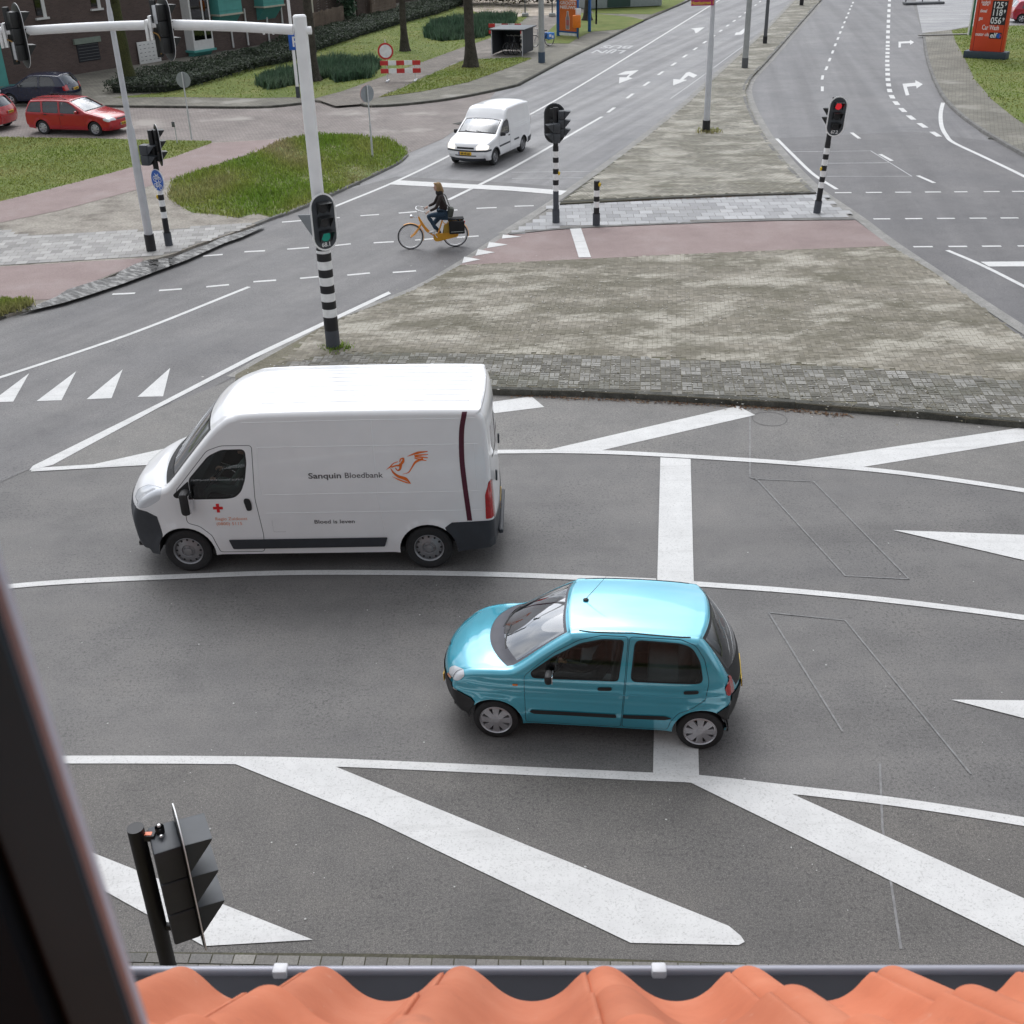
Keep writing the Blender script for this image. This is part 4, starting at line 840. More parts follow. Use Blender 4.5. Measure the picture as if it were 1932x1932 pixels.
mb = MB(); mb.box((.98, 0, 1.20), (.42, 1.66, .30), None, 0, .08); mb.box((2.16, 0, 1.4), (.03, 1.7, 1.9)); mb.build('dashboard', mTrim, van)
mb = MB(); mb.lathe([(.21, -.012), (.225, 0), (.21, .012), (.195, 0), (.21, -.012)], 24, 'Z'); mb.box((0, 0, -.01), (.36, .06, .02)); mb.xf(Matrix.Translation((1.36, -.52, 1.33)) @ Matrix.Rotation(R(-42), 4, 'Y')); mb.build('steering_wheel', mBlack, van)
mb = MB()
for a, b in ((-.70, -.05), (.06, .62)): ridge(vsh, 0, [(7.75, a), (8.1, b)], .012, mb, 'top', 5)
mb.build('wipers', mBlack, van)
plate(van, (5.425, .05, .62), R(90), '91-VJS-2', PL)
mb = MB(); mb.box((5.44, 0, .42), (.07, 1.3, .07), None, 0, .02); mb.build('rear_step', mDkPl, van)
for sg_ in (-1, 1): tmp = mb = MB(); mb.box((5.40, sg_*.62, 1.33), (.03, .05, .16), None, 0, .01); mb.build('door_hinge', mDkPl, van)
# ---------------------------------------------------------------- turquoise hatchback
CAR = (-0.9225375, 10.4832082, -0.1287648)
cW = lambda x: 1-.20*np.clip((.85-x)/.75, 0, 1)**2.1-.12*np.clip((x-2.7)/.65, 0, 1)**2.2
cV = lambda z: .045*np.clip((.42-z)/.2, 0, 1)**1.5+.15*np.clip((z-.86)/.60, 0, 1)**1.25+.006*np.cos((z-.66)*40)*np.exp(-((z-.70)/.10)**2)
cprof = [(.32, .23, .08, .22), (.20, .36, .02, .38), (.155, .56, .0, .56), (.17, .70, .01, .69), (.24, .82, .07, .80), (.40, .905, .22, .90), (.62, .945, .40, .965), (.84, .965, .57, 1.015),
         (.96, 1.02, .72, 1.07), (1.22, 1.215, 1.06, 1.275), (1.48, 1.385, 1.42, 1.435), (1.60, 1.43, 1.57, 1.475), (2.2, 1.455, 2.2, 1.497), (2.85, 1.425, 2.93, 1.468),
         (2.97, 1.385, 3.07, 1.425), (3.12, 1.20, 3.25, 1.21), (3.25, .98, 3.39, .98), (3.31, .82, 3.44, .80), (3.325, .60, 3.46, .58), (3.28, .36, 3.43, .36), (3.22, .26, 3.37, .25)]
csh = Shell(cprof, .7475, cW, cV, .075, [(.68, .262, .315), (3.0, .262, .315)], .235, 2.4, .016)
P2 = (CAR[0], CAR[1]); ca_, sa_ = math.cos(CAR[2]), math.sin(CAR[2])
car = empty('small_car', (P2[0]-sa_*.7475, P2[1]+ca_*.7475, 0), CAR[2])
tag(car, 'small turquoise five door hatchback crossing a white stop line', 'car')
w1 = round_poly([(1.10, .965), (1.12, .912), (2.055, .925), (2.105, 1.375), (1.88, 1.372), (1.64, 1.315), (1.35, 1.155)], .035)
w2 = round_poly([(2.215, .93), (2.985, .94), (2.945, 1.17), (2.855, 1.325), (2.73, 1.365), (2.25, 1.38)], .06)
d1 = round_poly([(1.03, .262), (1.02, .92), (1.16, 1.05), (1.36, 1.215), (1.63, 1.365), (1.86, 1.415), (2.16, 1.418), (2.135, .9), (2.105, .262)], .04)
d2 = round_poly([(2.125, .262), (2.155, .9), (2.18, 1.418), (2.74, 1.408), (2.90, 1.355), (3.0, 1.2), (3.06, .95), (3.03, .70), (2.90, .605), (2.74, .52), (2.66, .40), (2.63, .262)], .04)
cside = [('window', 'window', 'front_door', w1, 'glass', .006), ('rwindow', 'window', 'rear_door', w2, 'glass', .006), ('front_door', 'door', None, offset_poly(w1, .016), 'black', .002), ('rear_door', 'door', None, offset_poly(w2, .016), 'black', .002),
         ('front_door', 'door', None, d1, 'paint', 0), ('rear_door', 'door', None, d2, 'paint', 0), ('body', 'body', None, offset_poly(d1, .006), 'seam', .008), ('body', 'body', None, offset_poly(d2, .006), 'seam', .008),
         ('headlight', 'headlight', None, round_poly([(.10, .70), (.10, .84), (.24, .845), (.31, .875), (.335, .83), (.27, .755), (.18, .71)], .04), 'lamp', -.002), ('taillight', 'taillight', None, round_poly([(3.235, .86), (3.31, .965), (3.45, .96), (3.45, .74), (3.27, .745)], .03), 'tail', -.012),
         ('front_bumper', 'bumper', None, [(.0, .64), (.25, .60), (.40, .545), (.44, .50), (.36, .2), (.0, .2)], 'plastic', -.012), ('rear_bumper', 'bumper', None, [(3.13, .50), (3.25, .58), (3.5, .70), (3.5, .2), (3.28, .2), (3.30, .30), (3.25, .42)], 'plastic', -.012)]
ctop = [('windscreen', 'windscreen', None, [(8.0, -.93), (7.98, 0), (8.0, .93), (9, .945), (9.9, .93), (10.0, 0), (9.9, -.93), (9, -.945)], 'gw', .006),
        ('body', 'body', None, [(6.95, -.97), (6.9, -.5), (6.85, 0), (6.9, .5), (6.95, .97), (8, .975), (9, .98), (10.05, .97), (10.12, 0), (10.05, -.97), (9, -.98), (8, -.975)], 'trimd', .003),
        ('rear_window', 'rear_window', None, [(14.15, -.93), (14.1, 0), (14.15, .93), (15, .955), (15.9, .90), (16.0, 0), (15.9, -.90), (15, -.955)], 'glassd', .004), ('tailgate', 'tailgate', None, [(13.95, -.975), (13.95, .975), (16.0, .98), (17.3, .80), (17.5, 0), (17.3, -.80), (16, -.98)], 'black', .002),
        ('front_bumper', 'bumper', None, [(0, -1.1), (2.45, -1.1), (2.55, -.5), (2.55, .5), (2.45, 1.1), (0, 1.1)], 'plastic', -.012), ('rear_bumper', 'bumper', None, [(17.55, -1.1), (17.7, 0), (17.55, 1.1), (20.1, 1.1), (20.1, -1.1)], 'plastic', -.012),
        ('headlightL', 'headlight', None, [(3.0, -1.01), (3.0, -.84), (3.5, -.78), (4.1, -.84), (4.45, -1.01)], 'lamp', -.006), ('headlightR', 'headlight', None, [(3.0, 1.01), (3.0, .84), (3.5, .78), (4.1, .84), (4.45, 1.01)], 'lamp', -.006),
        ('grille', 'grille', None, [(2.85, -.3), (2.85, .3), (3.1, .3), (3.1, -.3)], 'black', .004), ('taillightL', 'taillight', None, [(16.15, -1.01), (16.2, -.93), (17.45, -.92), (17.45, -1.01)], 'tail', -.012), ('taillightR', 'taillight', None, [(16.15, 1.01), (16.2, .93), (17.45, .92), (17.45, 1.01)], 'tail', -.012)]
cdec = [('front_door', 'door', None, round_poly([(1.07, .435), (1.10, .462), (2.05, .462), (2.06, .412), (1.12, .408)], .015), 'plastic', .010, 'side', (-1, 1)), ('rear_door', 'door', None, round_poly([(2.13, .412), (2.13, .462), (2.60, .475), (2.68, .45), (2.60, .42)], .015), 'plastic', .010, 'side', (-1, 1)),
        ('door_handle', 'door_handle', 'front_door', round_poly([(1.84, .775), (1.84, .825), (2.0, .835), (2.0, .785)], .03), 'black', .006, 'side', (-1, 1)), ('rear_door_handle', 'door_handle', 'rear_door', round_poly([(2.79, .785), (2.79, .835), (2.955, .845), (2.955, .795)], .03), 'black', .006, 'side', (-1, 1)),
        ('indicator', 'indicator', None, round_poly([(.885, .785), (.885, .812), (.945, .812), (.945, .785)], .012), 'orange', .008, 'side', (-1, 1)), ('emblem', 'emblem', None, [(3.75, -.06), (3.75, .06), (3.95, .06), (3.95, -.06)], 'chrome', .008, 'top'), ('rear_emblem', 'emblem', None, [(17.25, -.10), (17.25, .10), (17.42, .10), (17.42, -.10)], 'chrome', .010, 'top')]
for sg_ in (-1, 1): cdec.append(('front_indicator'+('L' if sg_ < 0 else 'R'), 'indicator', None, [(2.7, sg_*.80), (2.7, sg_*.97), (3.0, sg_*.97), (3.0, sg_*.80)], 'orange', .012, 'top'))
mTrimd = mat('cowl_grey', (.085, .085, .10), .6)
MC = dict(gw=mGlassW, paint=mTurq, seam=mat('panel_gap_dark', (.012, .06, .075), .7), glass=mGlass, glassd=mGlassD, black=mBlack, plastic=mBlack, lamp=mLamp, tail=mTail, trim=mTrim, orange=mOrange, chrome=mChrome, trimd=mTrimd)
co = build_vehicle(car, csh, MC, cside, ctop, cdec, .055)
for sg_ in (-1, 1):
    mb = MB(); ridge(csh, sg_, [(1.62, 1.432), (2.2, 1.447), (2.84, 1.422)], .010, mb); mb.build('roof_gutter', mBlack, car)
    mb = MB(); ridge(csh, sg_, [(.36, .735), (.7, .715), (1.0, .69), (2.1, .73), (3.2, .755)], .006, mb); mb.build('pressed_line', mTurq, car)
for sg_ in (-1, 1):
    mirror_part(co['front_doorL' if sg_ < 0 else 'front_doorR'], (1.30, sg_*.83, .985), (.085, .16, .125), [mBlack, mChrome], sg_)
    for x_ in (.68, 3.0): wheel(car, x_, sg_, .735, .266, .155, [mTyre, mRimA, mBlack], .70, 'seven')
mb = MB(); seat_mesh(mb, 1.83, -.34, .50, .46, .56); seat_mesh(mb, 1.83, .34, .50, .46, .56); mb.build('front_seats', mSeat, car)
mb = MB(); mb.box((2.62, 0, .50), (.45, 1.2, .14), None, 0, .05); mb.box((2.86, 0, .78), (.12, 1.2, .52), Matrix.Rotation(.25, 3, 'Y'), 0, .05); mb.build('rear_seat', mSeat, car)
mb = MB(); mb.box((1.02, 0, .83), (.50, 1.26, .24), None, 0, .08); mb.build('dashboard', mTrim, car)
mb = MB(); mb.lathe([(.175, -.012), (.19, 0), (.175, .012), (.162, 0), (.175, -.012)], 24, 'Z'); mb.box((0, 0, -.01), (.30, .05, .02)); mb.xf(Matrix.Translation((1.42, -.34, .93)) @ Matrix.Rotation(R(-62), 4, 'Y')); mb.build('steering_wheel', mBlack, car)
mb = MB()
for a, b in ((-.62, -.02), (.02, .62)): ridge(csh, 0, [(7.9, a), (8.25, b)], .010, mb, 'top', 5)
mb.build('wipers', mBlack, car)
mb = MB(); mb.ball((1.66, .0, 1.49), (.035, .03, .018), 10); mb.tube([(1.66, 0, 1.50), (1.90, .0, 1.83)], [.0035, .0015], 6); mb.build('aerial', mBlack, car)
plate(car, (3.465, 0, .62), R(90), 'ZP-HG-40', PL, .50, .11, -.1); plate(car, (.0, 0, .47), R(-90), 'ZP-HG-40', PL)
# ---------------------------------------------------------------- smaller vehicles in the distance
def pose(fu, ru, sh, sg):                        # front and rear wheel contacts as seen, on side sg
    Pf, Pr = Vector(G(*fu)), Vector(G(*ru)); a = math.atan2((Pr-Pf).y, (Pr-Pf).x); wb = sh.arches[1][0]-sh.arches[0][0]
    m = (Pf+Pr)/2; lm = Vector(((sh.arches[0][0]+sh.arches[1][0])/2, sg*(sh.hw-.06), 0)); rm = Matrix.Rotation(a, 3, 'Z')
    return m-rm @ lm, a
gW = lambda L: (lambda x: 1-.17*np.clip((.8-x)/.8, 0, 1)**2.2-.09*np.clip((x-L+.7)/.7, 0, 1)**2.2)
gV = lambda belt, top, t=.16: (lambda z: .04*np.clip((.42-z)/.2, 0, 1)**1.5+t*np.clip((z-belt)/(top-belt), 0, 1)**1.25)
def mk_mats(paint, gap=(.02, .02, .02), bumper=None):
    return dict(paint=paint, seam=mat('panel_gap_'+paint.name, gap, .7), glass=mGlass, glassd=mGlassD, black=mBlack, plastic=bumper or mBlack, lamp=mLamp, tail=mTail, trim=mTrim, orange=mOrange, chrome=mChrome)
# compact high-box delivery van
kprof = [(.30, .24, .10, .22), (.16, .42, .02, .42), (.14, .56, .0, .56), (.17, .68, .03, .69), (.28, .80, .12, .82), (.50, .88, .36, .92), (.80, .945, .68, .985), (.98, .985, .86, 1.03),
         (1.06, 1.03, .94, 1.075), (1.38, 1.24, 1.28, 1.28), (1.64, 1.385, 1.58, 1.42), (1.69, 1.42, 1.62, 1.455), (1.84, 1.60, 1.80, 1.64), (2.02, 1.73, 1.99, 1.785), (2.3, 1.765, 2.28, 1.825), (3.3, 1.76, 3.3, 1.82), (4.0, 1.70, 4.02, 1.75),
         (4.10, 1.60, 4.15, 1.62), (4.16, 1.2, 4.21, 1.2), (4.19, .75, 4.24, .75), (4.19, .50, 4.25, .50), (4.15, .30, 4.22, .30)]
ksh = Shell(kprof, .84, gW(4.2), gV(.95, 1.75, .10), .075, [(.78, .28, .33), (3.26, .28, .33)], .25, 2.6, .02)
ko, ka = pose((933.7, 311), (984.5, 286), ksh, -1); kv = empty('compact_van', ko, ka)
tag(kv, 'small white box van with headlights on driving towards the crossing', 'van')
kw = round_poly([(1.20, .985), (1.24, .93), (1.98, .94), (1.99, 1.30), (1.90, 1.375), (1.66, 1.34), (1.40, 1.18)], .04)
kd = round_poly([(1.10, .27), (1.10, .96), (1.36, 1.19), (1.66, 1.375), (1.92, 1.41), (2.06, 1.32), (2.08, .9), (2.08, .27)], .04)
kside = [('window', 'window', 'door', kw, 'glassd', .006), ('door', 'door', None, offset_poly(kw, .02), 'black', .002), ('door', 'door', None, kd, 'paint', 0), ('body', 'body', None, offset_poly(kd, .007), 'seam', .008),
         ('headlight', 'headlight', None, round_poly([(.05, .62), (.05, .78), (.24, .80), (.34, .73), (.28, .64)], .04), 'lamp', -.005), ('front_bumper', 'bumper', None, [(-.1, .56), (.46, .56), (.46, .61), (-.1, .615)], 'plastic', -.010),
         ('taillight', 'taillight', None, [(4.10, .85), (4.10, 1.15), (4.3, 1.15), (4.3, .85)], 'tail', -.004), ('rear_bumper', 'bumper', None, [(3.70, .46), (4.3, .50), (4.3, .2), (3.62, .2)], 'plastic', -.010)]
ktop = [('windscreen', 'windscreen', None, [(8.1, -.93), (8.05, 0), (8.1, .93), (9.9, .93), (10, 0), (9.9, -.93)], 'glassd', .006), ('body', 'body', None, [(7.7, -.97), (7.6, 0), (7.7, .97), (10.12, .97), (10.2, 0), (10.12, -.97)], 'black', .003),
        ('headlightL', 'headlight', None, [(2.55, -1.01), (2.5, -.62), (3.2, -.58), (3.9, -.68), (4.05, -1.01)], 'lamp', -.005), ('headlightR', 'headlight', None, [(2.55, 1.01), (2.5, .62), (3.2, .58), (3.9, .68), (4.05, 1.01)], 'lamp', -.005),
        ('grille', 'grille', None, round_poly([(2.65, -.5), (2.65, .5), (3.15, .48), (3.15, -.48)], .03), 'black', .004), ('front_bumper', 'bumper', None, [(2.02, -1.05), (2.02, 1.05), (2.42, 1.05), (2.42, -1.05)], 'plastic', -.010), ('lower_grille', 'lower_grille', None, [(.9, -.6), (.9, .6), (1.12, .6), (1.12, -.6)], 'black', .004),
        ('bumper_lip', 'bumper_lip', None, [(0, -1), (0, 1), (.5, 1), (.5, -1)], 'plastic', 0), ('rear_bumper', 'bumper', None, [(19.7, -1.05), (19.7, 1.05), (21.1, 1.05), (21.1, -1.05)], 'plastic', -.010)]
kdec = [('door', 'door', None, [(1.12, .56), (2.06, .56), (2.06, .62), (1.12, .62)], 'plastic', .008, 'side', (-1, 1)), ('rubbing_strip', 'rubbing_strip', None, [(2.42, .56), (2.86, .56), (2.86, .62), (2.42, .62)], 'plastic', .008, 'side', (-1, 1)), ('door_handle', 'door_handle', 'door', [(1.90, .82), (2.04, .82), (2.04, .86), (1.90, .86)], 'black', .008, 'side', (-1, 1))]
MK = mk_mats(mWhiteP, (.12, .12, .12), mDkPl); ko_ = build_vehicle(kv, ksh, MK, kside, ktop, kdec, .08)
for sg_ in (-1, 1):
    mb = MB(); ridge(ksh, sg_, [(1.70, 1.43), (2.02, 1.50), (2.06, 1.74)], .012, mb)
    for z_ in (.98, 1.05, 1.12): ridge(ksh, sg_, [(2.5, z_), (4.0, z_)], .012, mb)
    mb.build('pressed_lines', mWhiteP, kv)
for sg_ in (-1, 1):
    for x_ in (.78, 3.26): mb = MB(); mb.tube([(x_+.345*math.cos(g), sg_*(.845-.02*(x_ > 3)), .28+.345*math.sin(g)) for g in np.linspace(.1, math.pi-.1, 14)], .022, 6); mb.build('arch_trim', mDkPl, kv)
for sg_ in (-1, 1):
    mirror_part(ko_['doorL' if sg_ < 0 else 'doorR'], (1.26, sg_*.94, 1.0), (.09, .17, .14), [mBlack, mChrome], sg_)
    for x_ in (.78, 3.26): wheel(kv, x_, sg_, .825, .285, .165, [mTyre, mRimS, mBlack], .62, 'steel')
    ko_['headlight'+('L' if sg_ < 0 else 'R')].data.materials[0] = emat('headlamp_lit', (1, .93, .80), .9, (.55, .55, .52))
mb = MB(); seat_mesh(mb, 1.95, -.36, .52, .48, .58); seat_mesh(mb, 1.95, .36, .52, .48, .58); mb.box((1.12, 0, .86), (.45, 1.36, .22), None, 0, .07); mb.box((2.24, 0, 1.0), (.02, 1.5, 1.3)); mb.build('interior', mSeat, kv)
mb = MB()
for a, b in ((-.6, 0), (.05, .62)): ridge(ksh, 0, [(7.9, a), (8.2, b)], .012, mb, 'top', 5)
mb.build('wipers', mBlack, kv); plate(kv, (.005, 0, .50), R(-90), '68-VS-LK', PL)
# red estate car
eprof = [(.30, .22, .06, .22), (.17, .38, .0, .38), (.16, .55, .0, .55), (.20, .66, .03, .66), (.36, .74, .18, .76), (.75, .84, .55, .87), (1.12, .92, 1.0, .955), (1.22, .945, 1.10, .98), (1.30, .98, 1.18, 1.015), (1.62, 1.16, 1.52, 1.20), (1.93, 1.32, 1.88, 1.36), (2.05, 1.365, 2.03, 1.405),
         (2.8, 1.39, 2.8, 1.435), (3.7, 1.365, 3.74, 1.41), (3.88, 1.33, 3.95, 1.36), (4.02, 1.12, 4.12, 1.12), (4.12, .88, 4.22, .88), (4.16, .70, 4.25, .70), (4.17, .52, 4.27, .52), (4.12, .30, 4.22, .30)]
esh = Shell(eprof, .835, gW(4.27), gV(.86, 1.40, .17), .07, [(.86, .29, .335), (3.36, .29, .335)], .24, 2.4, .012)
mRedP = carpaint('red_paint', (.43, .016, .024), .25)
w1_ = round_poly([(1.50, .95), (1.54, .885), (2.38, .90), (2.40, 1.315), (2.10, 1.305), (1.80, 1.17)], .04); w2_ = round_poly([(2.49, .90), (3.20, .91), (3.22, 1.31), (2.52, 1.318)], .04); w3_ = round_poly([(3.32, .915), (4.0, .935), (3.90, 1.12), (3.80, 1.27), (3.34, 1.30)], .04)
d1_ = round_poly([(1.26, .28), (1.24, .88), (1.44, .95), (1.76, 1.18), (2.08, 1.34), (2.44, 1.35), (2.44, .28)], .04); d2_ = round_poly([(2.455, .28), (2.455, 1.35), (3.26, 1.34), (3.27, .9), (3.24, .66), (3.05, .52), (2.97, .28)], .04)
eside = [('window', 'window', 'front_door', w1_, 'glassd', .005), ('rwindow', 'window', 'rear_door', w2_, 'glassd', .005), ('side_window', 'side_window', None, w3_, 'glassd', .005), ('front_door', 'door', None, offset_poly(w1_, .016), 'black', .002), ('rear_door', 'door', None, offset_poly(w2_, .016), 'black', .002), ('body', 'body', None, offset_poly(w3_, .016), 'black', .002),
         ('front_door', 'door', None, d1_, 'paint', 0), ('rear_door', 'door', None, d2_, 'paint', 0), ('body', 'body', None, offset_poly(d1_, .006), 'seam', .008), ('body', 'body', None, offset_poly(d2_, .006), 'seam', .008),
         ('headlight', 'headlight', None, round_poly([(.06, .58), (.06, .70), (.42, .725), (.40, .64), (.25, .58)], .03), 'lamp', -.005), ('taillight', 'taillight', None, [(4.05, .70), (4.03, .95), (4.3, .95), (4.3, .70)], 'tail', -.005)]
etop = [('windscreen', 'windscreen', None, [(8.05, -.93), (8, 0), (8.05, .93), (9.9, .93), (10, 0), (9.9, -.93)], 'glassd', .005), ('body', 'body', None, [(7.2, -.96), (7.1, 0), (7.2, .96), (10.1, .97), (10.2, 0), (10.1, -.97)], 'black', .002), ('rear_window', 'rear_window', None, [(14.15, -.9), (14.1, 0), (14.15, .9), (15.4, .9), (15.5, 0), (15.4, -.9)], 'glassd', .005),
        ('headlightL', 'headlight', None, [(2.5, -1.01), (2.5, -.60), (3.3, -.60), (3.9, -.75), (4.0, -1.01)], 'lamp', -.005), ('headlightR', 'headlight', None, [(2.5, 1.01), (2.5, .60), (3.3, .60), (3.9, .75), (4.0, 1.01)], 'lamp', -.005), ('grille', 'grille', None, [(2.65, -.5), (2.65, .5), (3.15, .5), (3.15, -.5)], 'black', .004),
        ('taillightL', 'taillight', None, [(15.7, -1.01), (15.7, -.8), (17.2, -.8), (17.2, -1.01)], 'tail', -.005), ('taillightR', 'taillight', None, [(15.7, 1.01), (15.7, .8), (17.2, .8), (17.2, 1.01)], 'tail', -.005)]
edec = [('door_handle', 'door_handle', 'front_door', [(2.22, .80), (2.38, .805), (2.38, .845), (2.22, .84)], 'black', .006, 'side', (-1, 1)), ('rear_door_handle', 'door_handle', 'rear_door', [(3.04, .805), (3.20, .81), (3.20, .85), (3.04, .845)], 'black', .006, 'side', (-1, 1))]
ME = mk_mats(mRedP, (.05, .004, .006))
def finish_car(root, sh, objs, dk, wr, ww, rimst, seats=True, txt='GX-DB-81', ends=True):
    for sg_ in (-1, 1):
        for (ax, az, ar) in sh.arches: wheel(root, ax, sg_, sh.hw-.015, wr, ww, [mTyre, mRimA, mBlack], .64, rimst)
    mb = MB()
    for y_ in (-.36, .36): seat_mesh(mb, sh.arches[0][0]+1.2, y_, .48, .46, .56)
    mb.box((sh.arches[0][0]+2.05, 0, .48), (.45, 1.2, .14), None, 0, .05); mb.box((sh.arches[0][0]+2.30, 0, .74), (.12, 1.2, .5), Matrix.Rotation(.25, 3, 'Y'), 0, .05); mb.box((sh.arches[0][0]+.45, 0, .82), (.45, 1.3, .2), None, 0, .07); mb.build('interior', mSeat, root)
    if ends:
        plate(root, (float(sh.C[:, 0].min())-.012, 0, .44), R(-90), txt, PL); plate(root, (float(sh.C[:, 0].max())+.005, 0, .72), R(90), txt, PL)
def estate(loc, a, label):
    r = empty('estate_car', loc, a); tag(r, label, 'car'); o = build_vehicle(r, esh, ME, eside, etop, edec, .085)
    for sg_ in (-1, 1): mirror_part(o['front_doorL' if sg_ < 0 else 'front_doorR'], (1.56, sg_*.92, .95), (.09, .15, .12), [mRedP, mChrome], sg_)
    for sg_ in (-1, 1):
        mb = MB(); f = esh.top(); X = np.array([(esh.S(s_), sg_*.90) for s_ in np.linspace(11.2, 13.4, 8)]); pos, nor = f(X); pp = [tuple(p+n*(.055 if 0 < i < 7 else 0)) for i, (p, n) in enumerate(zip(pos, nor))]; mb.tube(pp, .014, 6); mb.build('roof_rail', mBlack, r)
    finish_car(r, esh, o, 0, .29, .175, 'six'); return r
eo, ea = pose((180, 257), (88, 254), esh, 1); estate(eo, ea, 'red estate car with black roof rails waiting in the brick street')
# hatchbacks: dark blue, and two red ones at the edges of the picture
hprof = [(.28, .22, .06, .22), (.17, .38, .0, .38), (.155, .55, .0, .55), (.18, .68, .02, .68), (.30, .78, .14, .80), (.62, .86, .45, .89), (.95, .915, .84, .955), (1.06, .94, .95, .985), (1.14, .98, 1.03, 1.02), (1.44, 1.17, 1.35, 1.21), (1.74, 1.335, 1.70, 1.38), (1.86, 1.375, 1.84, 1.42), (2.5, 1.40, 2.5, 1.445), (3.2, 1.36, 3.24, 1.41),
         (3.36, 1.31, 3.42, 1.35), (3.52, 1.10, 3.60, 1.11), (3.62, .93, 3.70, .93), (3.68, .76, 3.76, .75), (3.70, .55, 3.79, .55), (3.65, .30, 3.75, .30)]
hsh = Shell(hprof, .82, gW(3.75), gV(.86, 1.41, .17), .075, [(.76, .285, .33), (3.10, .285, .33)], .24, 2.4, .012)
h1 = round_poly([(1.34, .95), (1.38, .885), (2.28, .90), (2.30, 1.325), (1.94, 1.315), (1.62, 1.17)], .05); h2 = round_poly([(2.40, .905), (3.18, .93), (3.06, 1.20), (2.94, 1.30), (2.42, 1.325)], .06)
hd1 = round_poly([(1.12, .28), (1.10, .90), (1.30, .96), (1.60, 1.19), (1.92, 1.35), (2.345, 1.362), (2.35, .9), (2.33, .28)], .04)
hside = [('window', 'window', 'door', h1, 'glassd', .005), ('side_window', 'side_window', None, h2, 'glassd', .005), ('door', 'door', None, offset_poly(h1, .016), 'black', .002), ('body', 'body', None, offset_poly(h2, .016), 'black', .002), ('door', 'door', None, hd1, 'paint', 0), ('body', 'body', None, offset_poly(hd1, .006), 'seam', .008),
         ('headlight', 'headlight', None, round_poly([(.06, .60), (.06, .72), (.36, .76), (.36, .66), (.25, .60)], .03), 'lamp', -.005), ('taillight', 'taillight', None, round_poly([(3.56, .70), (3.53, .90), (3.85, .92), (3.85, .68)], .03), 'tail', -.006), ('front_bumper', 'bumper', None, [(-.1, .2), (-.1, .52), (.40, .52), (.46, .2)], 'plastic', -.008), ('rear_bumper', 'bumper', None, [(3.40, .2), (3.44, .56), (3.9, .58), (3.9, .2)], 'plastic', -.008)]
htop = [('windscreen', 'windscreen', None, [(8.05, -.93), (8, 0), (8.05, .93), (9.9, .93), (10, 0), (9.9, -.93)], 'glassd', .005), ('body', 'body', None, [(7.2, -.96), (7.1, 0), (7.2, .96), (10.1, .97), (10.2, 0), (10.1, -.97)], 'black', .002), ('rear_window', 'rear_window', None, [(14.1, -.90), (14.05, 0), (14.1, .90), (15.7, .88), (15.8, 0), (15.7, -.88)], 'glassd', .005),
        ('headlightL', 'headlight', None, [(2.5, -1.01), (2.5, -.6), (3.3, -.6), (3.9, -.75), (4.0, -1.01)], 'lamp', -.005), ('headlightR', 'headlight', None, [(2.5, 1.01), (2.5, .6), (3.3, .6), (3.9, .75), (4.0, 1.01)], 'lamp', -.005), ('taillightL', 'taillight', None, [(15.9, -1.01), (15.9, -.78), (17.3, -.78), (17.3, -1.01)], 'tail', -.006), ('taillightR', 'taillight', None, [(15.9, 1.01), (15.9, .78), (17.3, .78), (17.3, 1.01)], 'tail', -.006),
        ('front_bumper', 'bumper', None, [(0, -1.05), (0, 1.05), (1.9, 1.05), (1.9, -1.05)], 'plastic', -.008), ('rear_bumper', 'bumper', None, [(18.0, -1.05), (18.0, 1.05), (19.1, 1.05), (19.1, -1.05)], 'plastic', -.008)]
def hatch(loc, a, paint, label, gap, bump_, txt):
    r = empty('hatchback_car', loc, a); tag(r, label, 'car'); o = build_vehicle(r, hsh, mk_mats(paint, gap, bump_), hside, htop, [('door_handle', 'door_handle', 'door', [(2.12, .80), (2.28, .805), (2.28, .845), (2.12, .84)], 'black', .006, 'side', (-1, 1))], .085)
    for sg_ in (-1, 1): mirror_part(o['doorL' if sg_ < 0 else 'doorR'], (1.40, sg_*.91, .95), (.09, .15, .12), [mBlack, mChrome], sg_)
    finish_car(r, hsh, o, 0, .285, .17, 'five', txt=txt); return r
mBlueP = carpaint('navy_paint', (.012, .018, .045), .22)
f0 = Vector(G(23.2, 200.5)); kd_ = (Vector(G(300, 200))-Vector(G(100, 198))).normalized(); kd_ = Matrix.Rotation(R(3), 3, 'Z') @ kd_; ka_ = math.atan2(kd_.y, kd_.x)
rot_ = Matrix.Rotation(ka_, 3, 'Z'); hatch(f0-rot_ @ Vector((.76, -.76, 0)), ka_, mBlueP, 'dark navy hatchback with a yellow rear plate parked below the brick wall', (.004, .005, .01), mBlueP, 'TH-JF-05')
r0 = Vector(G(9, 247)); ra = ka_+R(3); rot_ = Matrix.Rotation(ra, 3, 'Z'); hatch(r0-rot_ @ Vector((3.62, -.55, 0)), ra, mRedP, 'red hatchback cut off at the left edge behind the red estate', (.05, .004, .006), mRedP, 'RB-NX-32')
mRedC = carpaint('crimson_paint', (.40, .02, .05), .25); r0 = Vector(G(1926, 44)); ra = R(168); rot_ = Matrix.Rotation(ra, 3, 'Z'); hatch(r0-rot_ @ Vector((3.10, .76, 0)), ra, mRedC, 'crimson hatchback standing on the forecourt behind the orange price sign', (.05, .004, .006), mRedC, 'SL-KP-19')
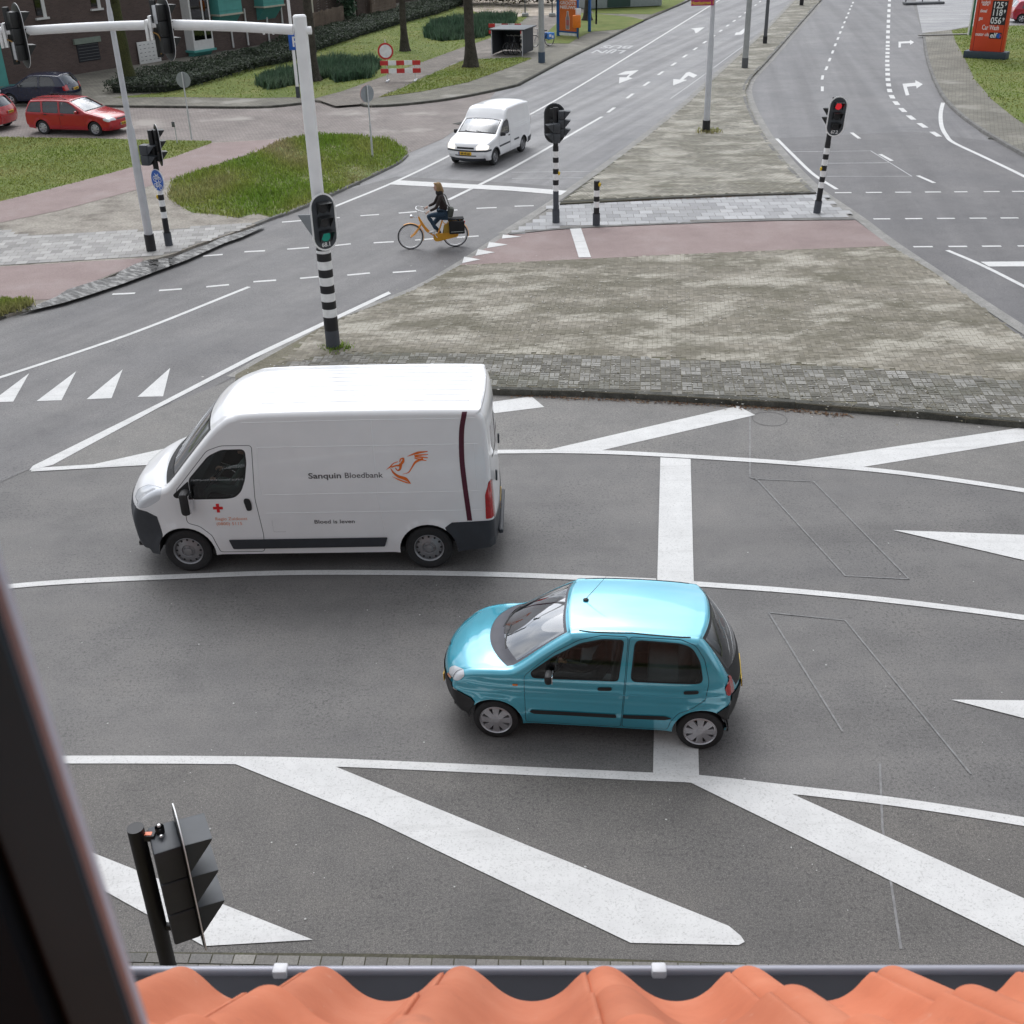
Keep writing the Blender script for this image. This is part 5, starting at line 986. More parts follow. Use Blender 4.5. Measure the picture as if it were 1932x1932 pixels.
# ---------------------------------------------------------------- people: skinned bodies
def skin(name, pts, edges, mats, parent=None, sub=2):          # pts: {key: (x, y, z, radius)}
    keys = list(pts); me = bpy.data.meshes.new(name); me.from_pydata([pts[k][:3] for k in keys], [(keys.index(a), keys.index(b)) for a, b in edges], []); o = bpy.data.objects.new(name, me); COL.objects.link(o)
    sk = o.modifiers.new('skin', 'SKIN'); sk.use_smooth_shade = True; sk.branch_smoothing = .6
    for i, k in enumerate(keys): v = me.skin_vertices[0].data[i]; v.radius = (pts[k][3], pts[k][4] if len(pts[k]) > 4 else pts[k][3]); v.use_root = (i == 0)
    ss2 = o.modifiers.new('sub', 'SUBSURF'); ss2.levels = sub; ss2.render_levels = sub
    dg = bpy.context.evaluated_depsgraph_get(); dg.update(); m2 = bpy.data.meshes.new_from_object(o.evaluated_get(dg)); m2.name = name
    bpy.data.objects.remove(o); m2.materials.clear()
    for m in (mats if isinstance(mats, list) else [mats]): m2.materials.append(m)
    for p in m2.polygons: p.use_smooth = True; p.material_index = 0
    o = bpy.data.objects.new(name, m2); COL.objects.link(o)
    if parent is not None: o.parent = parent
    return o
mSkin = mat('skin', (.50, .30, .22), .55, 0, .06, 20); mHair = mat('hair_blond', (.30, .19, .085), .7, 0, .35, 60, 0, .5); mHairD = mat('hair_brown', (.05, .03, .02), .7, 0, .3, 60)
mJacket = mat('jacket_dark_brown', (.028, .020, .018), .9, 0, .3, 30, 0, .4); mJeans = mat('jeans_blue', (.022, .045, .075), .9, 0, .3, 40); mShoe = mat('shoe_white', (.55, .54, .52), .6); mCoat = mat('coat_dark', (.03, .032, .034), .9); mBlkCloth = mat('black_cloth', (.012, .012, .013), .95, 0, .2)
mEye = mat('eye', (.03, .02, .015), .2); mLip = mat('lip', (.38, .14, .12), .5)
def head(mbs, c, fwd, sc=1.0):                                    # face built onto a skull; mbs: skin MB ; faces along fwd (unit, level)
    f = Vector(fwd); s_ = Vector((-f.y, f.x, 0)); up_ = Vector((0, 0, 1)); M3 = Matrix((f, s_, up_)).transposed(); c = Vector(c)
    mbs.ball(c, (.088*sc, .072*sc, .108*sc), 16, 0, M3); mbs.ball(c+f*.022*sc-up_*.055*sc, (.064*sc, .054*sc, .060*sc), 14, 0, M3)
    mbs.ball(c+f*.088*sc-up_*.018*sc, (.020*sc, .013*sc, .026*sc), 8, 0, M3); mbs.ball(c+f*.070*sc-up_*.088*sc, (.020*sc, .022*sc, .018*sc), 8, 0, M3)
    for q in (-1, 1): mbs.ball(c-f*.005*sc+s_*q*.072*sc-up_*.015*sc, (.020*sc, .010*sc, .032*sc), 8, 0, M3); mbs.ball(c+f*.074*sc+s_*q*.032*sc+up_*.008*sc, (.010*sc, .013*sc, .007*sc), 8, 1, M3)
    mbs.ball(c+f*.082*sc-up_*.060*sc, (.008*sc, .022*sc, .006*sc), 8, 2, M3)
def hand_pts(w, d, side_, down, n, sc=1.0, curl=.6):               # palm and five curled fingers closing round a bar from wrist w along d
    w, d, s_, dn = Vector(w), Vector(d).normalized(), Vector(side_).normalized(), Vector(down).normalized(); P, E = {}, []
    P[n+'w'] = (*w, .026*sc); pm = w+d*.045*sc; P[n+'p'] = (*pm, .034*sc, .020*sc); E.append((n+'w', n+'p'))
    for i, (off, L) in enumerate(((-.030, .062), (-.010, .072), (.010, .068), (.030, .052))):
        b = w+d*.085*sc+s_*off*sc; k = b+d*L*.42*sc+dn*L*.10*sc; m = k+(d*.25+dn*.75)*L*.5*sc*curl*1.4; t = m+(-d*.55+dn*.45)*L*.42*sc*curl*1.4
        for j, (q, r) in enumerate(((b, .0105), (k, .0095), (m, .009), (t, .0078))): P[f'{n}f{i}{j}'] = (*q, r*sc)
        E += [(n+'p', f'{n}f{i}0'), (f'{n}f{i}0', f'{n}f{i}1'), (f'{n}f{i}1', f'{n}f{i}2'), (f'{n}f{i}2', f'{n}f{i}3')]
    a = w+d*.030*sc-s_*.032*sc; b = a+(d*.55-s_*.45+dn*.55)*.036*sc; c = b+(d*.6+dn*.6+s_*.3)*.030*sc
    P[n+'t0'] = (*a, .013*sc); P[n+'t1'] = (*b, .0115*sc); P[n+'t2'] = (*c, .009*sc); E += [(n+'p', n+'t0'), (n+'t0', n+'t1'), (n+'t1', n+'t2')]; return P, E
# driver of the turquoise car (seated, hands at the wheel), in the car's own axes then placed
def driver(root_src, seat, wheel_c, wr, name_label, coat, hairm, sc=1.0):
    r = empty('person', root_src.location, root_src.rotation_euler.z); tag(r, name_label, 'person')
    x, y, z = seat; P = {}; E = []
    P['pelvis'] = (x+.02, y, z+.10, .15); P['waist'] = (x+.07, y, z+.27, .125, .15); P['chest'] = (x+.13, y, z+.45, .13, .165); P['neck'] = (x+.13, y, z+.60, .058); P['headb'] = (x+.11, y, z+.68, .055)
    E += [('pelvis', 'waist'), ('waist', 'chest'), ('chest', 'neck'), ('neck', 'headb')]
    for q, s_ in ((-1, 'l'), (1, 'r')):
        sh_ = (x+.12, y+q*.185, z+.53); hd_ = Vector((wheel_c[0], wheel_c[1]+q*wr*.86, wheel_c[2]+.05)); el = ((sh_[0]+hd_.x)/2+.03, y+q*.25, min(sh_[2], hd_.z)-.05); dv = (hd_-Vector(el)).normalized(); wr_ = hd_-dv*.08
        P['s'+s_] = (*sh_, .062); P['e'+s_] = (*el, .045); P['w'+s_] = (*wr_, .028); E += [('chest', 's'+s_), ('s'+s_, 'e'+s_), ('e'+s_, 'w'+s_)]
        P['h'+s_] = (x-.02, y+q*.09, z+.08, .088); P['k'+s_] = (x-.44, y+q*.13, z+.18, .06); P['a'+s_] = (x-.72, y+q*.12, z-.18, .04); P['t'+s_] = (x-.86, y+q*.12, z-.20, .035); E += [('pelvis', 'h'+s_), ('h'+s_, 'k'+s_), ('k'+s_, 'a'+s_), ('a'+s_, 't'+s_)]
    skin('body', P, E, coat, r, 1); mh = MB(); hc = Vector((x+.09, y, z+.755)); head(mh, hc, (-1, 0, 0), sc); hp = mh.build('head', [mSkin, mEye, mLip], r)
    mh = MB(); mh.ball(hc+Vector((.025, 0, .030)), (.096, .082, .092), 16); mh.ball(hc+Vector((.06, 0, -.03)), (.062, .078, .085), 12); mh.build('hair', hairm, hp)
    for q, s_ in ((-1, 'l'), (1, 'r')):
        w = Vector(P['w'+s_][:3]); el = Vector(P['e'+s_][:3]); d = (w-el).normalized(); hpn, he = hand_pts(w, d, (0, 1*q, 0), (0, 0, -1), 'h', 1.0, .6); skin('hand', hpn, he, mSkin, r, 1)
    return r
driver(car, (1.80, -.34, .57), (1.42, -.34, .93), .18, 'driver in a dark coat at the wheel of the turquoise car', mCoat, mHairD)
driver(van, (1.72, -.52, 1.03), (1.36, -.52, 1.33), .21, 'driver in a grey green shirt at the wheel of the large van', mat('shirt_green', (.10, .14, .12), .9), mHairD)
# ---------------------------------------------------------------- bicycle, its rider and bags
bF, bR = Vector(G(776, 470.5)), Vector(G(860, 465.5)); ba = math.atan2((bR-bF).y, (bR-bF).x); bike = empty('bicycle', bF, ba); tag(bike, 'yellow step through city bicycle crossing on the dashed cycle lane', 'bicycle')
mYel = mat('bicycle_yellow', (.78, .33, .02), .35, 0, .08, 8, .5); mSpoke = mat('spokes', (.45, .45, .46), .3, .7); mAlu = mat('aluminium', (.80, .80, .80), .35, .4)
WB, wr_ = (bR-bF).length, .352
def bike_wheel(x):
    m1 = MB(); m1.lathe([(wr_-.036, -.012), (wr_-.02, -.019), (wr_-.006, -.015), (wr_, 0), (wr_-.006, .015), (wr_-.02, .019), (wr_-.036, .012), (wr_-.036, -.012)], 40, 'Y'); t = m1.build('wheel', mTyre, bike); t.location = (x, 0, wr_)
    m1 = MB(); m1.lathe([(wr_-.062, -.014), (wr_-.034, -.017), (wr_-.034, .017), (wr_-.062, .014), (wr_-.062, -.014)], 40, 'Y'); m1.build('rim', mAlu, t)
    m1 = MB(); m1.tube([(0, -.05, 0), (0, .05, 0)], .02, 10)
    for k in range(28): g = 2*math.pi*k/28; q = g+.5*(1 if k % 2 else -1); m1.tube([(.02*math.cos(q), .022*(1 if k % 4 < 2 else -1), .02*math.sin(q)), ((wr_-.05)*math.cos(g), 0, (wr_-.05)*math.sin(g))], .0016, 4, cap=False)
    m1.build('spokes', mSpoke, t); return t
bike_wheel(0); bike_wheel(WB)
def arc_(cx, cz, r, a0, a1, n=14, y=0): return [(cx+r*math.cos(g), y, cz+r*math.sin(g)) for g in np.linspace(a0, a1, n)]
BBx, BBz = WB-.50, .30; hx, hz = .30, .86
mb = MB(); mb.tube([(hx-.045, 0, hz+.02), (hx+.01, 0, hz-.16)], .025, 10); mb.tube(smooth_path([(hx-.02, 0, hz-.03), (hx+.10, 0, hz-.24), (hx+.26, 0, .44), (BBx+.02, 0, BBz+.06), (BBx+.06, 0, BBz+.10)], 5), .020, 10)
mb.tube(smooth_path([(hx+.005, 0, hz-.14), (hx+.16, 0, .48), (BBx, 0, BBz)], 5), .022, 10); mb.tube([(BBx, 0, BBz), (BBx+.17, 0, .78)], .021, 10)
for q in (-1, 1): mb.tube([(BBx, q*.03, BBz), (WB, q*.06, wr_)], .010, 8); mb.tube([(BBx+.155, q*.012, .73), (WB, q*.06, wr_)], .009, 8)
mb.tube([(BBx, -.04, BBz), (BBx, .04, BBz)], .024, 10); mb.build('frame', mYel, bike)
mb = MB(); mb.tube([(hx+.01, 0, hz-.16), (hx+.02, 0, hz-.19)], .02, 8)
for q in (-1, 1): mb.tube(smooth_path([(hx+.015, q*.045, hz-.17), (hx-.10, q*.055, .52), (hx-.21, q*.06, .40), (0, q*.06, wr_)], 5), [.019]*10+[.015]*6, 8)
mb.build('fork', mYel, bike)
for x, a0, a1, n in ((0, -.35, 2.05, 'front_mudguard'), (WB, -.25, 2.45, 'rear_mudguard')):
    mb = MB(); g = np.linspace(a0, a1, 22); vs = []
    for t in g:
        for yy, dr in ((-.03, -.008), (-.018, .004), (0, .008), (.018, .004), (.03, -.008)): vs.append((x+(wr_+.018+dr)*math.cos(t), yy, wr_+(wr_+.018+dr)*math.sin(t)))
    mb.add(vs, [(i*5+j, i*5+j+1, i*5+6+j, i*5+5+j) for i in range(21) for j in range(4)], 0, True); mb.build(n, mYel, bike)
mb = MB(); mb.prism([(BBx-.12+.0*k+.12*math.cos(g), BBz+.115*math.sin(g)) for k, g in enumerate(np.linspace(math.pi/2, 3*math.pi/2, 10))][:0]+[(BBx+.11*math.cos(g), BBz+.11*math.sin(g)) for g in np.linspace(math.pi/2, 3*math.pi/2, 12)]+[(WB+.02+.065*math.cos(g), wr_+.065*math.sin(g)) for g in np.linspace(-math.pi/2, math.pi/2, 8)], -.065, -.035, 'Y'); mb.build('chain_case', mat('chain_case_yellow', (.62, .30, .02), .5), bike)
mb = MB(); mb.prism([(WB-.02, .37), (WB+.0, .70), (WB-.14, .72), (WB-.30, .60), (WB-.33, .42)], .045, .05, 'Y'); mb.prism([(WB-.02, .37), (WB+.0, .70), (WB-.14, .72), (WB-.30, .60), (WB-.33, .42)], -.05, -.045, 'Y'); mb.build('coat_guard', mat('coat_guard_yellow', (.42, .25, .03), .6), bike)
mb = MB()
for q in (-1, 1): mb.tube([(BBx+.2, q*.06, .77), (WB+.22, q*.06, .76)], .008, 6); mb.tube([(WB, q*.07, wr_), (WB+.03, q*.065, .76)], .006, 6); mb.tube([(WB, q*.07, wr_), (WB+.16, q*.065, .76)], .006, 6)
for xx in np.linspace(BBx+.25, WB+.2, 5): mb.tube([(xx, -.06, .765), (xx, .06, .765)], .006, 6)
mb.build('carrier', mYel, bike)
mb = MB(); mb.tube([(hx-.045, 0, hz), (hx-.075, 0, hz+.20)], .012, 8)
for q in (-1, 1): mb.tube(smooth_path([(hx-.075, 0, hz+.19), (hx-.10, q*.10, hz+.24), (hx-.05, q*.24, hz+.25), (hx+.09, q*.28, hz+.21), (hx+.22, q*.27, hz+.17)], 5), .0115, 8)
mb.build('handlebar', mAlu, bike)
mb = MB()
for q in (-1, 1): mb.tube([(hx+.10, q*.28, hz+.208), (hx+.23, q*.27, hz+.166)], .017, 8)
mb.build('grips', mat('grip_pale', (.55, .55, .52), .7), bike)
mb = MB(); mb.ball((hx-.24, 0, hz+.04), (.055, .045, .045), 12); mb.tube([(hx-.2, 0, hz+.03), (hx-.06, 0, hz-.0)], .010, 6); mb.build('front_lamp', mChrome, bike)
mb = MB(); mb.ball((WB+.27, 0, .68), (.02, .035, .035), 10); mb.build('rear_lamp', mTail, bike)
mb = MB(); sx = BBx+.20; mb.prism(smooth_path([(sx-.17, -.02), (sx-.05, -.035), (sx+.05, -.09), (sx+.12, -.10), (sx+.12, .10), (sx+.05, .09), (sx-.05, .035), (sx-.17, .02)], 3), .855, .90); mb.tube([(BBx+.165, 0, .76), (sx, 0, .86)], .013, 8); mb.build('saddle', mBlkCloth, bike)
ca0 = R(55)
mb = MB(); c0, s0 = math.cos(ca0), math.sin(ca0)
mb.tube([(BBx, -.075, BBz), (BBx-.17*c0, -.08, BBz+.17*s0)], .011, 8); mb.tube([(BBx, .06, BBz), (BBx+.17*c0, .075, BBz-.17*s0)], .011, 8); pl_ = Vector((BBx-.17*c0, -.13, BBz+.17*s0)); pr_ = Vector((BBx+.17*c0, .13, BBz-.17*s0))
for p in (pl_, pr_): mb.box(p, (.09, .09, .022))
mb.build('crank', mAlu, bike)
# bags
bag = MB(); bag.box((WB+.04, -.155, .575), (.42, .12, .34), None, 0, .02); bag.box((WB+.04, .155, .575), (.42, .12, .34), None, 0, .02); bag.box((WB+.04, 0, .785), (.42, .30, .018), None, 0, .005); bag.box((WB+.04, -.218, .47), (.34, .006, .012), None, 1)
bo = bag.build('pannier_bag', [mBlkCloth, mat('reflective_band', (.42, .45, .42), .4)]); bo.location = bF; bo.rotation_euler = (0, 0, ba); tag(bo, 'black double pannier hanging over the yellow bicycle carrier', 'bag')
# rider
rd = empty('person', bF, ba); tag(rd, 'cyclist with blond hair in a dark jacket and blue jeans on the yellow bicycle', 'person')
hp_ = Vector((sx+.02, 0, .98)); P = {}; E = []
P['pelvis'] = (*hp_, .135, .15); P['waist'] = (hp_.x-.01, 0, 1.14, .11, .13); P['chest'] = (hp_.x-.06, 0, 1.33, .118, .155); P['neck'] = (hp_.x-.10, 0, 1.50, .055); P['nk2'] = (hp_.x-.12, 0, 1.57, .05); E += [('pelvis', 'waist'), ('waist', 'chest'), ('chest', 'neck'), ('neck', 'nk2')]
HB = {}
for q, s_, ped in ((-1, 'l', pl_), (1, 'r', pr_)):
    sh_ = Vector((hp_.x-.08, q*.175, 1.43)); gr = Vector((hx+.19, q*.272, hz+.20)); el = Vector(((sh_.x+gr.x)/2+.05, q*.27, 1.16)); wv = gr+(el-gr).normalized()*.07; HB[s_] = (wv, (gr-el).normalized(), q)
    P['s'+s_] = (*sh_, .062); P['e'+s_] = (*el, .046); P['w'+s_] = (*wv, .033); E += [('chest', 's'+s_), ('s'+s_, 'e'+s_), ('e'+s_, 'w'+s_)]
skin('body', P, E, mJacket, rd, 2); P = {'pelvis': (*(hp_-Vector((0, 0, .01))), .14, .155)}; E = []
for q, s_, ped in ((-1, 'l', pl_), (1, 'r', pr_)):
    an = ped+Vector((.06, -.02*q, .10)); hipv = hp_+Vector((-.03, q*.085, -.04)); d = an-hipv; L1, L2 = .43, .43; dl = min(d.length, .855); mid = hipv+d*.5; hgt = math.sqrt(max(0, L1*L1-(dl/2)**2)); nrm = Vector((d.z, 0, -d.x)).normalized(); nrm = nrm if nrm.x < 0 else -nrm; kn = mid+nrm*hgt
    P['h'+s_] = (*hipv, .092); P['k'+s_] = (*kn, .060); P['c'+s_] = (*(kn*.62+an*.38+Vector((.02, 0, 0))), .056); P['a'+s_] = (*an, .042); E += [('pelvis', 'h'+s_), ('h'+s_, 'k'+s_), ('k'+s_, 'c'+s_), ('c'+s_, 'a'+s_)]
    fp = {'a': (*(an+Vector((.015, 0, -.02))), .042), 'b': (*(ped+Vector((.03, 0, .05))), .045, .036), 't': (*(ped+Vector((-.10, 0, .035))), .034, .026), 'u': (*(ped+Vector((-.15, 0, .03))), .024, .02)}; skin('shoe', fp, [('a', 'b'), ('b', 't'), ('t', 'u')], mShoe, rd, 1)
skin('jeans', P, E, mJeans, rd, 2)
for s_, (wv, d, q) in HB.items(): hpn, he = hand_pts(wv, d, (0, q, 0), (-.1, 0, -1), 'h', 1.0, .75); skin('hand', hpn, he, mSkin, rd, 1)
mh = MB(); hc = Vector((hp_.x-.145, 0, 1.66)); head(mh, hc, (-1, 0, 0)); hp2 = mh.build('head', [mSkin, mEye, mLip], rd)
mh = MB(); mh.ball(hc+Vector((.028, 0, .030)), (.098, .088, .092), 16); mh.ball(hc+Vector((.085, 0, -.05)), (.062, .085, .11), 14); mh.ball(hc+Vector((.115, .02, -.12)), (.055, .06, .09), 12); mh.ball(hc+Vector((-.055, 0, .085)), (.045, .06, .028), 10)
for q in (-1, 1): mh.ball(hc+Vector((.02, q*.066, -.03)), (.05, .026, .10), 10)
mh.build('hair', mHair, hp2); mh = MB(); mh.lathe([(.085, -.05), (.10, -.02), (.098, .03), (.082, .055)], 18, 'Z', (hp_.x-.10, 0, 1.50)); mh.build('scarf', mat('scarf_dark', (.03, .027, .026), .95), rd)
bg_ = MB(); bg_.box((hp_.x+.17, -.06, .98), (.16, .26, .26), Matrix.Rotation(.25, 3, 'Y'), 0, .05); bg_.tube(smooth_path([(hp_.x+.16, -.12, 1.10), (hp_.x+.06, -.19, 1.22), (hp_.x-.05, -.17, 1.40), (hp_.x-.06, 0, 1.47), (hp_.x+.07, .14, 1.38), (hp_.x+.16, .05, 1.12)], 5), .013, 6)
bo = bg_.build('shoulder_bag', mat('bag_olive', (.06, .065, .055), .9)); bo.location = bF; bo.rotation_euler = (0, 0, ba); tag(bo, 'olive grey shoulder bag slung on the cyclist back', 'bag')
# ================================================================ street furniture
mPoleW = mat('pole_white', (.87, .87, .87), .4, 0, .05, 3); mPoleG = mat('pole_grey', (.56, .57, .59), .45, .1, .10, 3); mPoleC = mat('pole_concrete', (.36, .37, .36), .75, 0, .12, 4)
mPoleD = mat('pole_dark', (.10, .105, .11), .6, 0, .15, 4); mBand = mat('band_black', (.014, .014, .016), .5); mBandW = mat('band_white', (.86, .86, .85), .5); mSock = mat('socket_grey', (.065, .072, .085), .7)
mSigBlk = mat('signal_black', (.016, .017, .018), .45, 0, .1); mSigGry = mat('signal_grey', (.050, .056, .064), .5, 0, .12); mLensOff = mat('lens_off', (.022, .022, .024), .12)
mLensR = emat('lens_red_lit', (1, .03, .05), .38, (.2, .01, .01)); mLensG = emat('lens_green_lit', (0, .75, .55), .10, (.01, .07, .055)); mSignBk = mat('sign_back_grey', (.30, .32, .34), .5, .3, .08); mBlueS = mat('sign_blue', (.01, .10, .45), .45); mWhiteS = mat('sign_white', (.78, .78, .78), .5); mRedS = mat('sign_red', (.52, .03, .03), .45); mYelB = mat('button_yellow', (.75, .50, .02), .4)
mTeal = mat('teal_panel', (.09, .34, .31), .55, 0, .08, 3); mCream = mat('cream_wood', (.50, .47, .38), .6, 0, .1)
SIG = [mSigBlk, mSigGry, mBandW, mBlueS, mWhiteS]
def capsule(w, h, n=14):
    r = w/2; c = h/2-r; return [(r*math.cos(g), c+r*math.sin(g)) for g in np.linspace(0, math.pi, n)]+[(r*math.cos(g), -c+r*math.sin(g)) for g in np.linspace(math.pi, 2*math.pi, n)]
def signal_head(par, loc, rz, n=3, plate=None, lit=None, bw=.25, pitch=.29, dep=.20, vis=.20, txt=None, grey=False, tilt=0):
    mb = MB(); H_ = n*pitch; mi = 1 if grey else 0
    for k in range(n): mb.box((0, dep/2+.004, H_/2-pitch*(k+.5)), (bw, dep, pitch-.008), None, mi, .014)
    if plate:
        mb.prism(capsule(plate[0]-.07, plate[1]-.07), -.010, .004, 'Y', 0); o = capsule(plate[0], plate[1]); i = capsule(plate[0]-.07, plate[1]-.07); m_ = len(o)
        mb.add([(p[0], -.011, p[1]) for p in o]+[(p[0], -.011, p[1]) for p in i], [(k, (k+1) % m_, m_+(k+1) % m_, m_+k) for k in range(m_)], 2); mb.prism(o, -.0105, -.002, 'Y', 1, 2)
    hd = mb.build('signal_head', SIG[:3], par); hd.location = loc; hd.rotation_euler = (tilt, 0, rz)
    for k in range(n):
        z = H_/2-pitch*(k+.5); m1 = MB(); m1.disc((0, -.015, z), bw*.38, 'Y', 20); m1.lathe([(bw*.40, -.018), (bw*.40, -.012)], 20, 'Y', (0, 0, z)); l_ = m1.build('lens', mLensOff if lit is None or lit[0] != k else lit[1], hd)
        m1 = MB(); r = bw*.48; t_ = .006        # folded hood: flat top, cheeks cut back obliquely
        for q in (-1, 1): m1.prism([(-.012, z+r), (-.012-vis, z+r-.012), (-.012-vis*.96, z+r-.03), (-.012, z-r*.92)], q*r-t_/2, q*r+t_/2, 'X')
        m1.add([(-r, -.012, z+r), (r, -.012, z+r), (r, -.012-vis, z+r-.012), (-r, -.012-vis, z+r-.012), (-r, -.012, z+r-t_), (r, -.012, z+r-t_), (r, -.012-vis, z+r-.012-t_), (-r, -.012-vis, z+r-.012-t_)], [(0, 1, 2, 3), (7, 6, 5, 4), (0, 3, 7, 4), (1, 5, 6, 2), (2, 6, 7, 3), (0, 4, 5, 1)]); m1.build('visor', mSigGry if grey else mSigBlk, hd)
    if txt:
        vs, fs = text_mesh(txt, .12, bold=.003, align='CENTER'); m1 = MB(); m1.add([(p[0], -.016, p[1]) for p in vs], fs); t_ = m1.build('number', mWhiteS, hd); t_.location = (0, 0, -(plate[1] if plate else H_)/2+.09)
    return hd
def band_pole(par, segs, name='pole', mats=None, n=20):
    mb = MB()
    for z0, z1, r0, r1, mi in segs: mb.lathe([(r0, z0), (r1, z1)], n, 'Z', mi=mi)
    z1, r1, mi = segs[-1][1], segs[-1][3], segs[-1][4]; mb.disc((0, 0, z1), r1, 'Z', n, mi); return mb.build(name, mats or [mBand, mBandW, mSock, mPoleW], par)
def bands(z0, z1, r, w=.20, b=.175, start=1):
    out = []; z = z0; k = start
    while z < z1-.02: h = min(w if k else b, z1-z); out.append((z, z+h, r, r, k)); z += h; k ^= 1
    return out
# --- tall white mast with an arm over the carriageway
mx_, my_, _ = G(629, 655, .12); mast = empty('signal_mast', (mx_, my_, .12)); tag(mast, 'white mast with striped foot and a long arm carrying traffic lights over the road', 'traffic light')
zt = zat(mx_, my_, 28)-.12
band_pole(mast, [(0, .40, .150, .150, 2), (.40, .70, .150, .150, 0)]+bands(.70, 2.12, .150, .175, .165)+[(2.12, 2.19, .150, .132, 0), (2.19, 2.27, .132, .135, 0), (2.27, 2.29, .128, .128, 2), (2.29, zt-.03, .128, .128, 3), (zt-.03, zt, .128, .105, 3)], 'pole')
ap = [onY(u, v, my_) for u, v in ((553, 56), (430, 49.5), (300, 47), (150, 52), (0, 62), (-120, 74))]; mb = MB(); mb.tube([(p[0]-mx_, 0, p[2]-.12) for p in smooth_path(ap, 5)], [.092]*10+[.082]*10+[.072]*6, 16); mb.tube([(.05, 0, ap[0][2]-.14), (.20, 0, ap[0][2]-.14)], .07, 16)
for u in (497, 515): p = onY(u, 55, my_); mb.lathe([(.098, -.012), (.098, .012)], 16, 'X', (p[0]-mx_, 0, p[2]-.12))
mb.build('arm', mPoleW, mast)
signal_head(mast, (.10, -.20, 2.73), R(33), 3, (.56, 1.16), (2, mLensG), .27, .285, .16, .20, '68.1')
for u, v0, v1, num in ((303, -4, 110, 0), (27, 16, 118, 1)):
    p0, p1 = onY(u, v0, my_-.0), onY(u, v1, my_); zc = (p0[2]+p1[2])/2-.12; xc = p0[0]-mx_; hd = signal_head(mast, (xc+.02, -.02, zc), R(128), 3, (.56, 1.14), None, .27, .285, .16, .20)
    mb = MB(); pa = min(ap, key=lambda q: abs(q[0]-mx_-xc)); mb.box((xc-.16, -.02, zc), (.10, .10, 1.0), None, 0, .01); mb.box((xc-.13, -.11, zc+(.25 if num == 0 else -.25)), (.02, .17, .32), R(38), 1, .01)
    mb.tube(smooth_path([(xc-.22, -.10, zc-.05), (xc-.10, -.14, zc-.12), (xc-.08, -.12, zc-.36), (xc-.15, -.05, zc-.45)], 5), .012, 6, 2); mb.box((xc-.24, -.03, zc+.02), (.05, .22, .42), None, 3, .005); mb.box((xc-.32, -.03, zc-.02), (.05, .22, .36), None, 3, .005)
    mb.build('bracket', [mSigBlk, mPoleG, mat('cable_ochre', (.35, .19, .05), .6), mBandW], mast)
tz = zat(mx_, my_, 440)-.12; mb = MB(); mb.prism([(-.48, .26), (.12, .26), (-.18, -.26)], .16, .175, 'Y'); mb.prism([(-.44, .235), (.08, .235), (-.18, -.21)], .148, .16, 'Y'); o = mb.build('give_way_sign', mSignBk, mast); o.location = (0, 0, tz+.08)
mb = MB(); vs, fs = text_mesh('20', .13, bold=.002); mb.add([(p[0]-.09, -.1292-abs(p[0]-.07)*.0, p[1]) for p in vs], fs); o = mb.build('number', mBand, mast); o.location = (0, -.002, 2.32)
# --- cycle crossing lights on the island, and the push button post
x, y, _ = G(1049, 420, .05); s = empty('traffic_light', (x, y, .05)); tag(s, 'traffic light seen from behind on the pale tiled refuge left of the short button post', 'traffic light', 'traffic lights on striped posts')
band_pole(s, [(0, .38, .105, .105, 2), (.38, .92, .082, .082, 2)]+bands(.92, 2.16, .082, .17, .145)+[(2.16, 3.22, .072, .072, 0)])
signal_head(s, (-.02, .16, 2.76), R(172), 3, (.60, 1.10), None, .25, .28, .10, .18); signal_head(s, (.25, -.02, 2.78), R(86), 3, None, None, .23, .24, .17, .16, None, True); signal_head(s, (-.08, -.18, 2.56), R(-80), 2, None, None, .24, .265, .18, .19, None, True)
mb = MB(); mb.ball((.09, -.03, 1.42), (.035, .035, .06), 10); mb.build('push_button', mYelB, s)
x, y, _ = G(1125, 425, .05); s = empty('button_post', (x, y, .05)); tag(s, 'short striped post with a yellow push button on the pale tiled refuge', 'post')
band_pole(s, [(0, .34, .105, .105, 2), (.34, .52, .082, .082, 0)]+bands(.52, 1.10, .082, .17, .145)+[(1.10, 1.27, .082, .082, 0)]); mb = MB(); mb.ball((.075, -.05, 1.17), (.045, .05, .062), 12); mb.disc((.105, -.088, 1.17), .018, 'Y', 10, 1); mb.build('push_button', [mYelB, mBand], s)
x, y, _ = G(1541, 402, .05); s = empty('traffic_light', (x, y, .05)); s.rotation_euler = (0, R(3.2), 0); tag(s, 'traffic light showing red on a striped post beside the right hand road', 'traffic light', 'traffic lights on striped posts')
band_pole(s, [(0, .36, .105, .105, 2), (.36, .74, .080, .080, 0)]+bands(.74, 2.02, .080, .17, .15)+[(2.02, 3.25, .072, .072, 0)]); signal_head(s, (.08, -.16, 2.76), R(3), 3, (.54, 1.10), (0, mLensR), .25, .28, .14, .19, '67.2'); signal_head(s, (-.08, .10, 2.72), R(-120), 2, None, None, .22, .24, .18, .15)
mb = MB(); mb.ball((-.09, -.03, 1.28), (.035, .035, .06), 10); mb.build('push_button', mYelB, s)
x, y, _ = G(319, 463, .075); s = empty('traffic_light', (x, y, .075)); tag(s, 'traffic light with a round blue bicycle sign on the left pavement', 'traffic light', 'traffic lights on striped posts')
band_pole(s, [(0, .36, .105, .105, 2), (.36, .78, .080, .080, 0)]+bands(.78, 1.95, .080, .17, .15)+[(1.95, 3.12, .072, .072, 0)])
signal_head(s, (.15, .02, 2.72), R(118), 3, (.56, 1.10), None, .25, .28, .08, .19); signal_head(s, (-.06, -.12, 2.50), R(72), 2, None, None, .25, .27, .24, .20, None, True)
